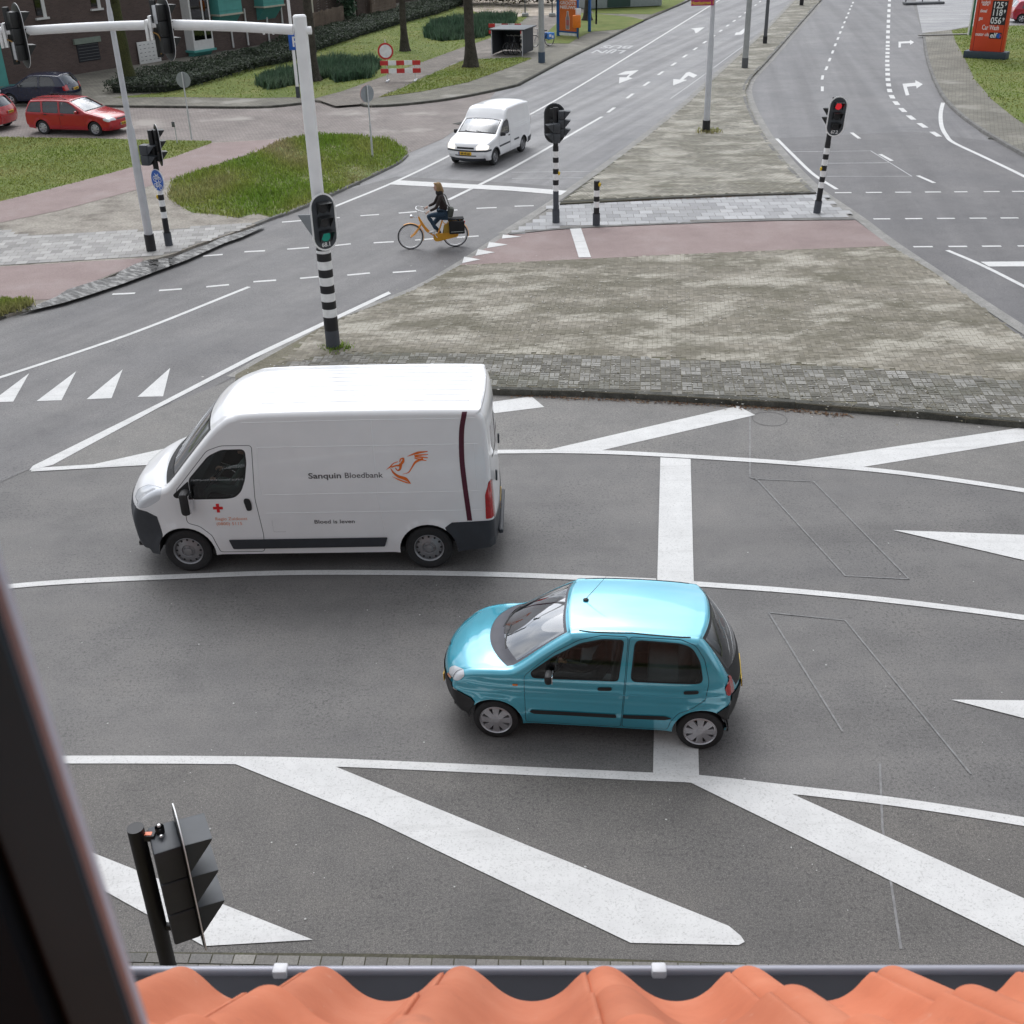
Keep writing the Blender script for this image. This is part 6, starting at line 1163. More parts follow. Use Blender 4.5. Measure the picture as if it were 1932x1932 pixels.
mb = MB(); mb.ball((-.09, -.02, 1.36), (.035, .035, .06), 10); mb.build('push_button', mYelB, s)
def bike_icon(mb, cx, cz, k, mi, y=-.0125):
    for q in (-.17, .17): mb.tube([(cx+(q+.095*math.cos(g))*k, y, cz+(.095*math.sin(g))*k) for g in np.linspace(0, 2*math.pi, 18)[:-1]], .012*k, 4, mi, False, True)
    for l in ([(-.17, 0), (-.06, .15), (.10, .15), (.17, 0)], [(-.06, .15), (.01, 0), (.10, .15)], [(-.11, .20), (-.06, .15)], [(.13, .20), (.07, .20)], [(.01, 0), (-.17, 0)]): mb.tube([(cx+a*k, y, cz+b*k) for a, b in l], .014*k, 4, mi)
sz = zat(x, y-.1, 340)-.075; mb = MB(); mb.prism([(.30*math.cos(g), .30*math.sin(g)) for g in np.linspace(0, 2*math.pi, 36)[:-1]], -.01, .012, 'Y', 0, 1); o_ = [(.30*math.cos(g), .30*math.sin(g)) for g in np.linspace(0, 2*math.pi, 36)[:-1]]
mb.add([(p[0]*.985, -.0125, p[1]*.985) for p in o_]+[(p[0]*.93, -.0125, p[1]*.93) for p in o_], [(k, (k+1) % 35, 35+(k+1) % 35, 35+k) for k in range(35)], 1); bike_icon(mb, .0, .03, .72, 1); bike_icon(mb, .0, -.17, .72, 1); mb.box((-.01, -.0125, .125), (.06, .006, .05), None, 1)
sg_o = mb.build('bicycle_sign', [mBlueS, mWhiteS], s); sg_o.location = (.02, -.115, sz); sg_o.rotation_euler = (0, 0, R(-42))
# --- the signal just below the window
fx, fy, _ = G(255, 1562, 3.3); s = empty('traffic_light', (fx, fy, 0)); tag(s, 'dark traffic light on a black post right below the roof gutter', 'traffic light')
band_pole(s, [(0, .35, .07, .07, 2), (.35, 1.63, .057, .057, 0), (1.63, 1.98, .057, .057, 1), (1.98, 3.30, .055, .055, 0)])
hd = signal_head(s, (.265, .03, 2.80), R(114), 3, (.44, 1.22), None, .27, .285, .18, .18, None, True)
mb = MB(); mb.box((.075, .0, 3.22), (.09, .05, .05), None, 0, .008); mb.box((.075, -.0, 3.2465), (.05, .03, .004), None, 1); mb.lathe([(.03, 0), (.03, .05)], 12, 'Z', (.15, .02, 3.235)); mb.ball((.15, .02, 3.295), .014, 8, 2); mb.ball((.17, -.03, 3.25), .012, 8, 2); mb.box((.085, .0, 2.38), (.10, .045, .045), None, 0, .008); mb.build('bracket', [mSigBlk, mat('reflector_orange', (.85, .22, .10), .4), mAlu], s)
# --- lamp posts
def lamp(name, u, v, zb, segs, label, mats, arm=True, top=8.0, grp='lamp posts along the roads', az=0):
    x, y, _ = G(u, v, zb); s = empty('street_lamp', (x, y, zb), az); tag(s, label, 'street lamp', grp); band_pole(s, segs, 'pole', mats, 18); r = segs[-1][3]
    mb = MB(); mb.tube(smooth_path([(0, 0, top-.02), (0, -.05, top+.25), (0, -.45, top+.45), (0, -.95, top+.48)], 4), r*.8, 8); mb.build('bracket', mats, s); mb = MB(); mb.box((0, -1.25, top+.47), (.24, .62, .13), None, 0, .04); mb.build('lantern', mPoleG, s); mb = MB(); mb.box((0, -1.25, top+.398), (.18, .48, .02)); mb.build('diffuser', mWhiteS, s); return s
LM = [mBand, mBandW, mSock, mPoleG]
lamp('l', 286, 473, .075, [(0, .46, .135, .135, 0), (.46, 3.2, .112, .104, 3), (3.2, 3.34, .104, .074, 3), (3.34, 6.1, .074, .066, 3), (6.1, 6.22, .066, .05, 3), (6.22, 8.0, .05, .045, 3)], 'tapered light grey lamp post with a black foot on the left pavement', LM)
lamp('c', 1332, 248, .10, [(0, .42, .15, .15, 0), (.42, 3.3, .118, .108, 3), (3.3, 3.42, .108, .088, 3), (3.42, 8.0, .088, .06, 3)], 'grey lamp post with black foot standing in the middle of the mossy median', LM, az=R(90))
lamp('m', 1405, 128, .10, [(0, .5, .165, .165, 2), (.5, 1.6, .155, .15, 3), (1.6, 8.0, .15, .09, 3)], 'thick weathered grey post near the bend of the median', [mBand, mBandW, mPoleD, mPoleC], az=R(90))
lamp('n', 1443, 82, .10, [(0, .4, .13, .13, 0), (.4, 8.0, .11, .07, 2)], 'dark grey lamp post further up the narrow end of the median', [mBand, mBandW, mPoleD, mPoleG], az=R(90))
lamp('o', 1512, 10, .10, [(0, .5, .16, .16, 0), (.5, 8.0, .12, .07, 2)], 'farthest lamp post at the top of the median', [mBand, mBandW, mPoleD, mPoleG], az=R(90))
lamp('p', 1022, 118, .10, [(0, .55, .19, .19, 2), (.55, 8.0, .17, .11, 3)], 'pale concrete lamp post with a dark foot beside the bicycle shelter', [mBand, mBandW, mat('socket_blue', (.05, .08, .12), .6), mPoleC])
pk = lamp('q', 563, 184, .10, [(0, .5, .10, .10, 2), (.5, 4.6, .075, .07, 3), (4.6, 8.0, .055, .045, 3)], 'slim white post with a blue parking sign behind the big mast', [mBand, mBandW, mSock, mPoleW])
mb = MB(); mb.box((0, -.09, 0), (.60, .015, .74), None, 0, .004); vs, fs = text_mesh('P', .62, bold=.012, align='CENTER'); mb.add([(p[0], -.099, p[1]-.22) for p in vs], fs, 1); o = mb.build('parking_sign', [mBlueS, mWhiteS], pk); o.location = (.14, 0, zat(*G(563, 184, .1)[:2], 78)-.1)
x, y, _ = G(1332, 248, .10); mb = MB(); zz = zat(x, y, 10); mb.box((-.42, -.13, .55), (.86, .03, 1.08), None, 0, .004); mb.box((-.42, -.147, .34), (.70, .004, .24), None, 1)
for t_, z_, mi in (('Hostiastraat 1', .055, 2), ('uit', .27, 0)): vs, fs = text_mesh(t_, .17, bold=.002, align='CENTER'); w_ = max(p[0] for p in vs)*2; k_ = min(1, .80/w_); mb.add([(p[0]*k_-.42, -.150, z_+p[1]) for p in vs], fs, mi)
o = mb.build('notice_sign', [mat('sign_magenta', (.42, .01, .13), .5), mWhiteS, mat('sign_yellow', (.80, .60, .02), .5)]); o.location = (x, y, zz); tag(o, 'magenta street notice with yellow lettering hung on the median lamp post', 'sign')
# --- round signs seen from the back, marker post
def round_sign(u, v, vc, rz, label, rim, r=.30):
    x, y, _ = G(u, v, .075); s = empty('round_sign', (x, y, .075)); tag(s, label, 'sign', 'round signs seen from behind'); zc = zat(x, y, vc)-.075
    mb = MB(); mb.tube([(0, 0, 0), (0, 0, 1.15)], .038, 10); mb.tube([(0, 0, 1.15), (0, 0, zc+.28)], .026, 10); mb.build('post', mPoleG, s); mb = MB(); c = [(r*math.cos(g), r*math.sin(g)) for g in np.linspace(0, 2*math.pi, 32)[:-1]]
    mb.prism(c, -.045, -.033, 'Y', 0, 1); mb.prism([(a*.98, b*.98) for a, b in c], -.050, -.0455, 'Y', 2, 2); mb.box((0, -.02, 0), (.06, .03, .5), None, 0); o = mb.build('sign_plate', [mSignBk, rim, rim], s); o.location = (0, 0, zc); o.rotation_euler = (0, 0, rz); return s
round_sign(362, 263, 151, R(168), 'plain grey back of a round sign standing at the lawn corner', mSignBk); round_sign(703, 296, 177, R(222), 'grey back of a round sign with a red rim on the rough grass', mRedS)
x, y, _ = G(334.5, 270, .075); s = empty('marker_post', (x, y, .075)); tag(s, 'thin low marker post with a small plate on the lawn edge', 'post'); mb = MB(); mb.tube([(0, 0, 0), (0, 0, .82)], .022, 8); mb.build('post', mPoleG, s); mb = MB(); mb.box((-.04, -.03, .72), (.12, .012, .20), None, 0, .003); mb.build('plate', mPoleD, s)
# --- red and white barriers
mRW = [mRedS, mWhiteS, mPoleG]
def barrier(u0, v0, u1, v1, zb, label, w=None, sign=False, over=(.32, .30)):
    a, b = Vector(G(u0, v0, zb)), Vector(G(u1, v1, zb)); d = (b-a); L = d.length; s = empty('barrier', a, math.atan2(d.y, d.x)); tag(s, label, 'barrier', 'red and white road barriers'); x0, x1 = -over[0], L+over[1]
    for z in (.88, .50):
        mb = MB(); n = 5
        for k in range(n): mb.box((x0+(x1-x0)*(k+.5)/n, -.02, z), ((x1-x0)/n, .035, .22), None, k % 2)
        mb.build('board', mRW, s)
    for q in (0, L): mb = MB(); mb.tube([(q, .02, 0), (q, .02, 1.0 if not (sign and q == 0) else 2.0)], .022, 8); mb.box((q, .02, .03), (.12, .75, .06), None, 0, .01); mb.build('leg', mPoleG, s)
    if sign:
        zc = zat(a.x, a.y, 96.5)-zb; mb = MB(); c = [(.40*math.cos(g), .40*math.sin(g)) for g in np.linspace(0, 2*math.pi, 36)[:-1]]; mb.prism(c, -.05, -.04, 'Y', 0); mb.prism([(p*.78, q*.78) for p, q in c], -.054, -.0502, 'Y', 1); o = mb.build('closed_sign', mRW, s); o.location = (0, 0, zc); o.rotation_euler = (0, 0, -math.atan2(d.y, d.x))
barrier(731.5, 153.5, 784, 152.5, .11, 'red and white barrier with a round white closed road sign across the footpath', sign=True); barrier(932, 76, 975, 76, .11, 'red and white barrier half hidden behind the dark bicycle shelter')
# --- bicycle shelter with bicycles
A, B, C_ = Vector(G(928.6, 104.5, .1)), Vector(G(986, 105.6, .1)), Vector(G(1004.8, 97, .1)); ex = (B-A); Ls = ex.length; s = empty('bicycle_shelter', A, math.atan2(ex.y, ex.x)); tag(s, 'dark metal bicycle shelter with a flat roof and open front', 'shelter'); hs = zat(A.x, A.y, 57)-.1; dp = 2.1
mShd = mat('shelter_dark', (.030, .036, .046), .55, .2, .15, 2); mb = MB(); mb.box((Ls/2+.02, dp/2, hs+.04), (Ls+.28, dp+.3, .07), None, 0, .015); mb.build('roof', mat('shelter_roof', (.05, .06, .07), .5, .2), s)
for q, nm in ((.03, 'side_panel'), (Ls-.03, 'side_panel')): mb = MB(); mb.box((q, dp/2, hs/2+.04), (.05, dp-.05, hs-.08)); mb.build(nm, mShd, s)
mb = MB(); mb.box((Ls*.30, dp-.06, hs/2+.03), (Ls*.56, .04, hs-.1)); mb.build('back_panel', mShd, s); mb = MB()
for q in (.0, Ls): mb.tube([(q, -.02, 0), (q, -.02, hs)], .03, 8)
mb.build('corner_posts', mPoleG, s)
def simple_bike(loc, rz, label, frame, grp='parked bicycles at the shelter', lean=0.0):
    s = empty('bicycle', loc, rz); s.rotation_euler = (lean, 0, rz); tag(s, label, 'bicycle', grp)
    for x in (0, 1.08):
        mb = MB(); mb.tube([(.335*math.cos(g), 0, .335*math.sin(g)) for g in np.linspace(0, 2*math.pi, 28)[:-1]], .022, 6, 0, False, True); o = mb.build('wheel', mTyre, s); o.location = (x, 0, .35); mb = MB()
        for k in range(14): g = math.pi*2*k/14; mb.tube([(0, .02*(-1)**k, 0), (.31*math.cos(g), 0, .31*math.sin(g))], .0025, 4, cap=False)
        mb.tube([(.31*math.cos(g), 0, .31*math.sin(g)) for g in np.linspace(0, 2*math.pi, 28)[:-1]], .010, 5, 0, False, True); mb.build('rim', mSpoke, o)
    mb = MB()
    for l in ([(0, .35), (.26, .86)], [(.25, .80), (.62, .34)], [(.23, .72), (.60, .30)], [(.60, .32), (.74, .84)], [(.60, .32), (1.08, .35)], [(.72, .75), (1.08, .35)], [(.26, .86), (.22, 1.02)], [(.85, .74), (1.25, .74)], [(1.22, .74), (1.08, .35)]): mb.tube([(a, 0, b) for a, b in l], .018, 6)
    mb.build('frame', frame, s); mb = MB(); mb.box((.76, 0, .90), (.26, .15, .06), None, 0, .02); mb.build('saddle', mBlack, s); mb = MB(); mb.tube(smooth_path([(.36, -.27, .98), (.22, -.22, 1.06), (.19, 0, 1.03), (.22, .22, 1.06), (.36, .27, .98)], 4), .014, 6); mb.build('handlebar', mSpoke, s)
    mb = MB(); mb.lathe([(.09, -.03), (.09, -.04)], 14, 'Y', (.60, 0, .32)); mb.tube([(.60, -.08, .32), (.52, -.08, .46)], .01, 6); mb.tube([(.60, .08, .32), (.68, .08, .18)], .01, 6); mb.build('crank', mSpoke, s); return s
mFrB = mat('frame_black', (.012, .013, .015), .4); mFrG = mat('frame_grey', (.20, .21, .22), .4, .3); ang = math.atan2(ex.y, ex.x)
for k, (fx_, fr, lb) in enumerate(((.42, mFrB, 'black bicycle parked at the left inside the dark shelter'), (.58, mFrG, 'grey bicycle parked in the middle of the dark shelter'), (.72, mFrB, 'black bicycle parked at the right inside the dark shelter'))):
    p = A+ex.normalized()*(Ls*fx_)+Vector((-ex.y, ex.x, 0)).normalized()*.35; simple_bike(p+Vector((0, 0, .0)), ang+R(62+6*k), lb, fr)
p = Vector(G(1003, 92, .1)); simple_bike(p+Vector((.2, .7, 0)), ang+R(50), 'bicycle with blue and white saddlebags standing behind the shelter', mFrG); mb = MB()
for q in (-.15, .15): mb.box((1.08, q, .58), (.50, .13, .36), None, 0, .03); mb.box((1.0, q*1.47, .60), (.16, .02, .14), None, 1, .004); mb.box((1.18, q*1.47, .52), (.12, .02, .16), None, 1, .004)
o = mb.build('saddlebag', [mat('bag_blue', (.05, .22, .60), .6), mWhiteS]); o.location = p+Vector((.2, .7, 0)); o.rotation_euler = (0, 0, ang+R(50)); tag(o, 'blue and white double saddlebag on the bicycle behind the shelter', 'bag')
# --- bus shelter with poster, bin and stop flag
A, B = Vector(G(1053.5, 68, .1)), Vector(G(1090, 71, .1)); ex = B-A; Ls = ex.length; s = empty('bus_shelter', A, math.atan2(ex.y, ex.x)); tag(s, 'blue framed bus shelter with an orange advertising poster', 'bus shelter'); mBlu = mat('shelter_blue', (.012, .10, .32), .4)
mb = MB(); mb.box((0, 0, 1.25), (.22, .14, 2.5), None, 0, .02); mb.box((Ls, 0, 1.25), (.10, .12, 2.5), None, 0, .02); mb.box((Ls/2, 0, .30), (Ls, .10, .10)); mb.box((Ls/2, 0, 2.28), (Ls, .12, .12)); mb.build('poster_frame', mBlu, s)
mb = MB(); mb.box((Ls/2+.03, -.03, 1.27), (Ls-.24, .05, 1.84), None, 0); mb.box((Ls/2+.03, -.03, .16), (Ls-.2, .06, .14), None, 1)
for t_, z_ in (('GROOTS', 1.93), ('NIEUWS', 1.68)): vs, fs = text_mesh(t_, .27, bold=.006, align='CENTER'); k_ = (Ls-.34)/(max(q[0] for q in vs)*2); mb.add([(q[0]*k_+Ls/2+.03, -.058, z_+q[1]) for q in vs], fs, 1)
bt = [(-.13, -.62), (.13, -.62), (.14, .02), (.06, .22), (.05, .42), (-.05, .42), (-.06, .22), (-.14, .02)]; mb.prism([(a+Ls/2+.02, b+1.10) for a, b in offset_poly(bt, .025)], -.060, -.056, 'Y', 1); mb.prism([(a+Ls/2+.02, b+1.10) for a, b in bt], -.064, -.0605, 'Y', 2); mb.box((Ls/2+.02, -.066, .86), (.24, .003, .34), None, 3)
mb.build('poster', [mat('poster_orange', (.62, .15, .03), .4, 0, .1, 1), mWhiteS, mat('poster_bottle', (.28, .25, .25), .4), mat('poster_label', (.40, .12, .12), .5)], s)
rp_ = Vector(G(1112, 60, .1)); rl_ = s.matrix_basis.inverted() @ rp_; mb = MB(); mb.box((rl_.x, rl_.y, 1.3), (.16, .16, 2.6), None, 0, .02); mb.build('post', mBlu, s)
mb = MB(); mb.box((rl_.x/2-.4, rl_.y/2+.2, 2.62), (rl_.x+1.6, rl_.y+1.9, .10), None, 0, .02); mb.build('roof', mat('roof_pale', (.55, .56, .56), .4), s); mb = MB(); mb.box((rl_.x*.3, rl_.y+.8, 1.35), (rl_.x*1.1, .02, 1.9)); mb.build('back_glass', glass('shelter_glass', (.75, .80, .80), 1.0), s)
p = Vector(G(1088.5, 74, .1)); b_ = empty('litter_bin', p); tag(b_, 'orange litter bin on a post beside the advertising poster', 'bin'); mb = MB(); mb.box((-.02, 0, 1.05), (.50, .34, .74), None, 0, .05); mb.build('container', mat('bin_orange', (.78, .20, .01), .4), b_); mb = MB(); mb.tube([(.1, .1, 0), (.1, .1, 1.75)], .035, 8); mb.build('post', mPoleD, b_); mb = MB(); mb.box((.08, .03, 1.62), (.34, .05, .40), None, 0, .01); mb.build('notice', mWhiteS, b_)
p = Vector(G(1091, 70, .1)); b_ = empty('bus_stop_flag', p+Vector((0, .3, 0))); tag(b_, 'yellow bus stop flag rising above the shelter roof', 'sign'); mb = MB(); mb.tube([(0, 0, 0), (0, 0, 3.4)], .035, 8); mb.build('post', mBlu, b_); mb = MB(); mb.box((-.10, -.05, 2.98), (.50, .04, .60), None, 0, .01); mb.build('flag', mat('flag_yellow', (.80, .52, .01), .45), b_)
# --- petrol price sign, pole and forecourt fittings
A, B = Vector(G(1822, 108, .106)), Vector(G(1895.5, 112, .106)); ex = B-A; Ls = ex.length; s = empty('price_sign', A, math.atan2(ex.y, ex.x)); tag(s, 'tall orange red fuel price sign on a dark plinth in the lawn', 'sign'); mOrS = mat('sign_orange_red', (.66, .07, .025), .42, 0, .05, 1)
mb = MB(); mb.box((Ls/2, .12, .17), (Ls+.16, .75, .36), None, 0, .02); mb.build('plinth', mat('plinth_blue_grey', (.035, .055, .075), .6), s); Wp = Ls*.86; x0 = Ls*.07; mb = MB(); mb.box((x0+Wp/2, .12, 3.35), (Wp, .36, 6.0), None, 0, .02)
for q in (x0+Wp*.10, x0+Wp*.92): mb.box((q, -.061, 3.35), (.025, .004, 5.98), None, 1)
mb.build('panel', [mOrS, mat('sign_groove', (.20, .015, .01), .6)], s); zz = lambda v: zat(A.x+ex.x/2, A.y+ex.y/2, v)-.106
for k, (v, pr) in enumerate(((9, '125'), (23, '118'), (38, '056'))):
    z = zz(v); mb = MB(); xx = x0+Wp*.70; mb.box((xx, -.066, z), (Wp*.44, .016, .42), None, 0)
    for j, ch in enumerate(pr+'9'):
        vs, fs = text_mesh(ch, .44 if j < 3 else .24, bold=.006, align='CENTER'); mb.add([(q[0]*.85+xx-Wp*.155+j*Wp*.105, -.0755, z-.155+q[1]+(.13 if j == 3 else 0)) for q in vs], fs, 1)
    mb.build('price', [mBand, mWhiteS], s)
mb = MB()
for t_, v, xf, wf, sz_ in (('loodvrij', 6.6, .14, .26, .20), ('euro', 10.8, .18, .18, .20), ('diesel', 23.5, .14, .20, .22), ('gas', 37.6, .14, .11, .24), ('Car Wash', 56, .27, .50, .34), ('motor oils', 68, .11, .40, .24)):
    vs, fs = text_mesh(t_, sz_, bold=.004); k_ = Wp*wf/max(q[0] for q in vs); mb.add([(q[0]*k_+x0+Wp*xf, -.0625, zz(v)+q[1]) for q in vs], fs)
mb.build('lettering', mWhiteS, s); mb = MB(); z = zz(66.5); mb.box((x0+Wp*.70, -.064, z), (Wp*.36, .012, .30), None, 0); vs, fs = text_mesh('elf', .34, bold=.008); mb.add([(q[0]+x0+Wp*.54+q[1]*.15, -.0715, z-.10+q[1]) for q in vs], fs, 1)
mb.prism([(x0+Wp*.80+.13*math.cos(g), z+.12*math.sin(g)) for g in np.linspace(0, 2*math.pi, 16)[:-1]], -.0735, -.0705, 'Y', 2); mb.prism([(x0+Wp*.835, z+.10), (x0+Wp*.88, z+.05), (x0+Wp*.83, z-.10)], -.0765, -.0737, 'Y', 3); mb.build('logo', [mBand, mWhiteS, mBlueS, mRedS], s)
p = Vector(G(1826.5, 66, .106)); s = empty('banner_pole', p); tag(s, 'slim green and white pole standing left of the price sign', 'pole'); mb = MB(); mb.tube([(0, 0, 0), (0, 0, 7)], .055, 10, 0); mb.build('pole', mBandW, s); mb = MB(); mb.tube([(.12, 0, 0), (.12, 0, 7)], .06, 10, 0); mb.build('sleeve', mat('pole_green', (.03, .16, .09), .5), s); mb = MB(); mb.box((-1.5, .2, .03), (3.0, .3, .07), None, 0, .01); mb.build('kerb_stone', mGutter, s)
p = Vector(G(1742, 8, .01)); s = empty('bicycle_rack', p); tag(s, 'low dark metal rack at the edge of the forecourt', 'rack'); mb = MB(); mb.box((0, 0, .10), (3.0, .9, .16), None, 0, .02); mb.build('base', mPoleD, s); mb = MB()
for q in (-1.3, 0, 1.3): mb.tube([(q, .3, .15), (q, .3, 1.2)], .05, 8)
mb.build('uprights', mPoleD, s)
p = Vector(G(1176, 15, .11)); s = empty('site_cabin', p, R(12)); tag(s, 'grey green site cabin far away on the lawn', 'cabin'); mb = MB(); mb.box((0, 1.2, 1.35), (6.4, 2.5, 2.6), None, 0, .03); mb.build('walls', mat('cabin_grey', (.30, .34, .35), .6), s); mb = MB(); mb.box((-.4, -.075, 1.25), (1.9, .06, 2.3)); mb.build('door', mat('cabin_green', (.025, .06, .05), .6), s); mb = MB(); mb.box((0, 1.2, 2.71), (6.6, 2.7, .10)); mb.build('roof', mPoleC, s)
# small building site: fence poles and stones on the sand
for k, (u, v, h_, lb) in enumerate(((991, 31, 2.2, 'thin steel pole in a concrete foot on the sandy ground'), (1042, 31, 2.4, 'thin dark pole standing beside the sandy path'))):
    p = Vector(G(u, v, .12)); s = empty('site_pole', p); tag(s, lb, 'pole'); mb = MB(); mb.tube([(0, 0, 0), (0, 0, h_)], .045, 8); mb.build('pole', mPoleD, s); mb = MB(); mb.box((0, 0, .12), (.5, .4, .24), None, 0, .04); mb.build('foot', mPoleC, s)
# ================================================================ building, fences, trees, planting
WA, WB_ = Vector(G(19, 160, .1)), Vector(G(483, 86, .1)); wd_ = (WB_-WA).normalized(); wn = Vector((wd_.y, -wd_.x, 0))     # wall direction and outward normal
if wn.y > 0: wn = -wn
def onW(u, v, off=0.0):                         # point on the facade (moved out by off) -> distance along, height
    o, d = ray(u, v); o, d = Vector(o), Vector(d); k = ((WA+wn*off-o).dot(wn))/d.dot(wn); q = o+k*d; return ((q-WA).dot(wd_), q.z-.1)
bld = empty('apartment_block', WA, math.atan2(wd_.y, wd_.x)); tag(bld, 'dark brown brick block of flats with teal bay windows behind the ivy bed', 'building')
mBrk = brickmat('house_brick', (.115, .078, .068), (.085, .058, .052), (.12, .105, .095), .22, .065, 0, .9, .15, .12)
for n_ in mBrk.node_tree.nodes:                 # run the courses up the wall
    if n_.type == 'TEX_BRICK':
        tcw = mBrk.node_tree.nodes.new('ShaderNodeTexCoord'); sx_ = mBrk.node_tree.nodes.new('ShaderNodeSeparateXYZ'); cx_ = mBrk.node_tree.nodes.new('ShaderNodeCombineXYZ'); mBrk.node_tree.links.new(tcw.outputs['Object'], sx_.inputs[0]); mBrk.node_tree.links.new(sx_.outputs[0], cx_.inputs[0]); mBrk.node_tree.links.new(sx_.outputs[2], cx_.inputs[1]); mBrk.node_tree.links.new(cx_.outputs[0], n_.inputs['Vector'])
sy = 1 if (Matrix.Rotation(bld.rotation_euler.z, 3, 'Z') @ Vector((0, 1, 0))).dot(wn) < 0 else -1     # local y away from the street
sE = onW(588, 60)[0]; HB_ = 9.5; mb = MB(); mb.box(((sE-12)/2, sy*5, HB_/2), (sE+12, 10, HB_)); mb.build('wall', mBrk, bld)
mb = MB(); mb.box(((sE-12)/2, sy*4.8, HB_+.15), (sE+12.6, 10.6, .3)); mb.build('roof', mPoleD, bld)
mWin = glass('house_glass', (.10, .12, .13), 1.6); mFrame = mat('frame_white', (.66, .66, .64), .5, 0, .06)
def wquad(c): q = [onW(u, v) for u, v in c]; return min(a for a, b in q), max(a for a, b in q), min(b for a, b in q), max(b for a, b in q)
def wbox(par, name, s0, s1, z0, z1, y0, y1, m): mb = MB(); mb.box(((s0+s1)/2, sy*(y0+y1)/2, (z0+z1)/2), (s1-s0, abs(y1-y0), z1-z0)); return mb.build(name, m, par)
s0, s1, z0, z1 = wquad([(-40, 88), (17, 168)]); wbox(bld, 'teal_door', s0-1, s1, .0, z1, -.08, .05, mTeal)
s0, s1, z0, z1 = wquad([(143, 84), (190, 112)]); w_ = wbox(bld, 'window', s0, s1, z0, z1, -.03, .1, mat('shutter_dark', (.014, .016, .022), .45)); wbox(w_, 'lintel', s0-.15, s1+.15, z1, z1+.28, -.14, .1, mat('lintel_green', (.20, .24, .20), .7))
mb = MB()
for k in range(6): mb.box(((s0+s1)/2, -sy*.045, z0+(z1-z0)*(k+.5)/6), (s1-s0-.1, .03, .03))
mb.build('slats', mPoleD, w_)
def bay(s0, s1, z0, z1, out, teal):             # box bay on the facade: lower panel, frame, panes
    b = wbox(bld, 'bay_window', s0, s1, z0, z1, -out, .05, mTeal if teal else mFrame)
    if teal:
        wbox(b, 'sill', s0-.06, s1+.06, z0-.10, z0, -out-.06, .05, mCream); mb = MB(); mb.prism([(-sy*(out-.05), z0-.101), (-sy*.0, z0-.101), (-sy*.0, z0-.85)], s0+.1, s1-.1, 'X'); mb.build('soffit', mTeal, b)
        mb = MB()
        for k in range(5): mb.box(((s0+s1)/2, -sy*(out+.012), z0+.2+(z1-z0)*k/5), (s1-s0, .02, .03))
        mb.build('boarding', mTeal, b); wbox(b, 'window', s0+.12, s1-.12, z1, z1+1.6, -out+.02, .05, mWin)
    else:
        for a0, a1 in ((.08, .60), (.68, .93)): wbox(b, 'pane', s0+(s1-s0)*a0, s0+(s1-s0)*a1, z0+.55, z1-.1, -out-.012, -out-.002, mWin)
        wbox(b, 'sill', s0-.1, s1+.1, z0-.12, z0, -out-.08, .05, mTeal); mb = MB(); mb.prism([(-sy*(out-.05), z0-.121), (0, z0-.121), (0, z0-.8)], s0+.1, s1-.1, 'X'); mb.build('soffit', mTeal, b)
s0, s1, z0, z1 = wquad([(352, 92), (390, 92)]); bay(s0, s1, onW(370, 92)[1], 6.2, .7, False)
s0 = onW(396, 20)[0]; s1 = onW(440, 20)[0]; bay(s0, s1, onW(420, 24)[1], onW(420, 24)[1]+2.6, .8, True); s0 = onW(480, 10)[0]; s1 = onW(519, 10)[0]; bay(s0, s1, onW(500, 9)[1], onW(500, 9)[1]+2.6, .8, True)
for u, v0, v1 in ((437, 42, 103), (465, 35, 95), (504, 22, 84), (532, 16, 76)): s_ = onW(u, (v0+v1)/2)[0]; mb = MB(); mb.tube([(s_, -sy*.07, .1), (s_, -sy*.07, onW(u, v0)[1]+.6)], .06, 8); mb.build('rain_pipe', mFrame, bld)
for u0, u1, v in ((66, 88, 33), (170, 190, 16)):
    s0, s1 = onW(u0, v)[0], onW(u1, v)[0]; zb_ = onW((u0+u1)/2, v)[1]; w_ = wbox(bld, 'window', s0+.1, s1-.1, zb_+.1, zb_+1.7, -.02, .1, mWin); wbox(w_, 'frame', s1-.2, s1, zb_, zb_+1.8, -.06, .1, mFrame); wbox(w_, 'sill', s0, s1+.1, zb_-.1, zb_, -.14, .1, mFrame)
wbox(bld, 'cream_corner', sE-.02, sE+.35, 0, 5.2, -.05, .4, mCream)
s0, s1, z0, z1 = wquad([(255, 80), (303, 121)]); p = WA+wd_*((s0+s1)/2)+wn*.12; nb_ = empty('notice_board', (p.x, p.y, .1), bld.rotation_euler.z); tag(nb_, 'white board with rows of small dark marks fixed to the brick wall', 'notice board'); mb = MB(); mb.box((0, 0, (z0+z1)/2), (s1-s0, .05, z1-z0), None, 0, .01); mb.build('board', mFrame, nb_); mb = MB(); L_, H_ = s1-s0, z1-z0
for j in range(6):
    for i in range(5): mb.box((-L_*.38+L_*.19*i, -sy*.028, z0+H_*(.1+.155*j)), (L_*.05*(1+(i+j) % 2), .006, H_*.022))
mb.build('markings', mPoleD, nb_)
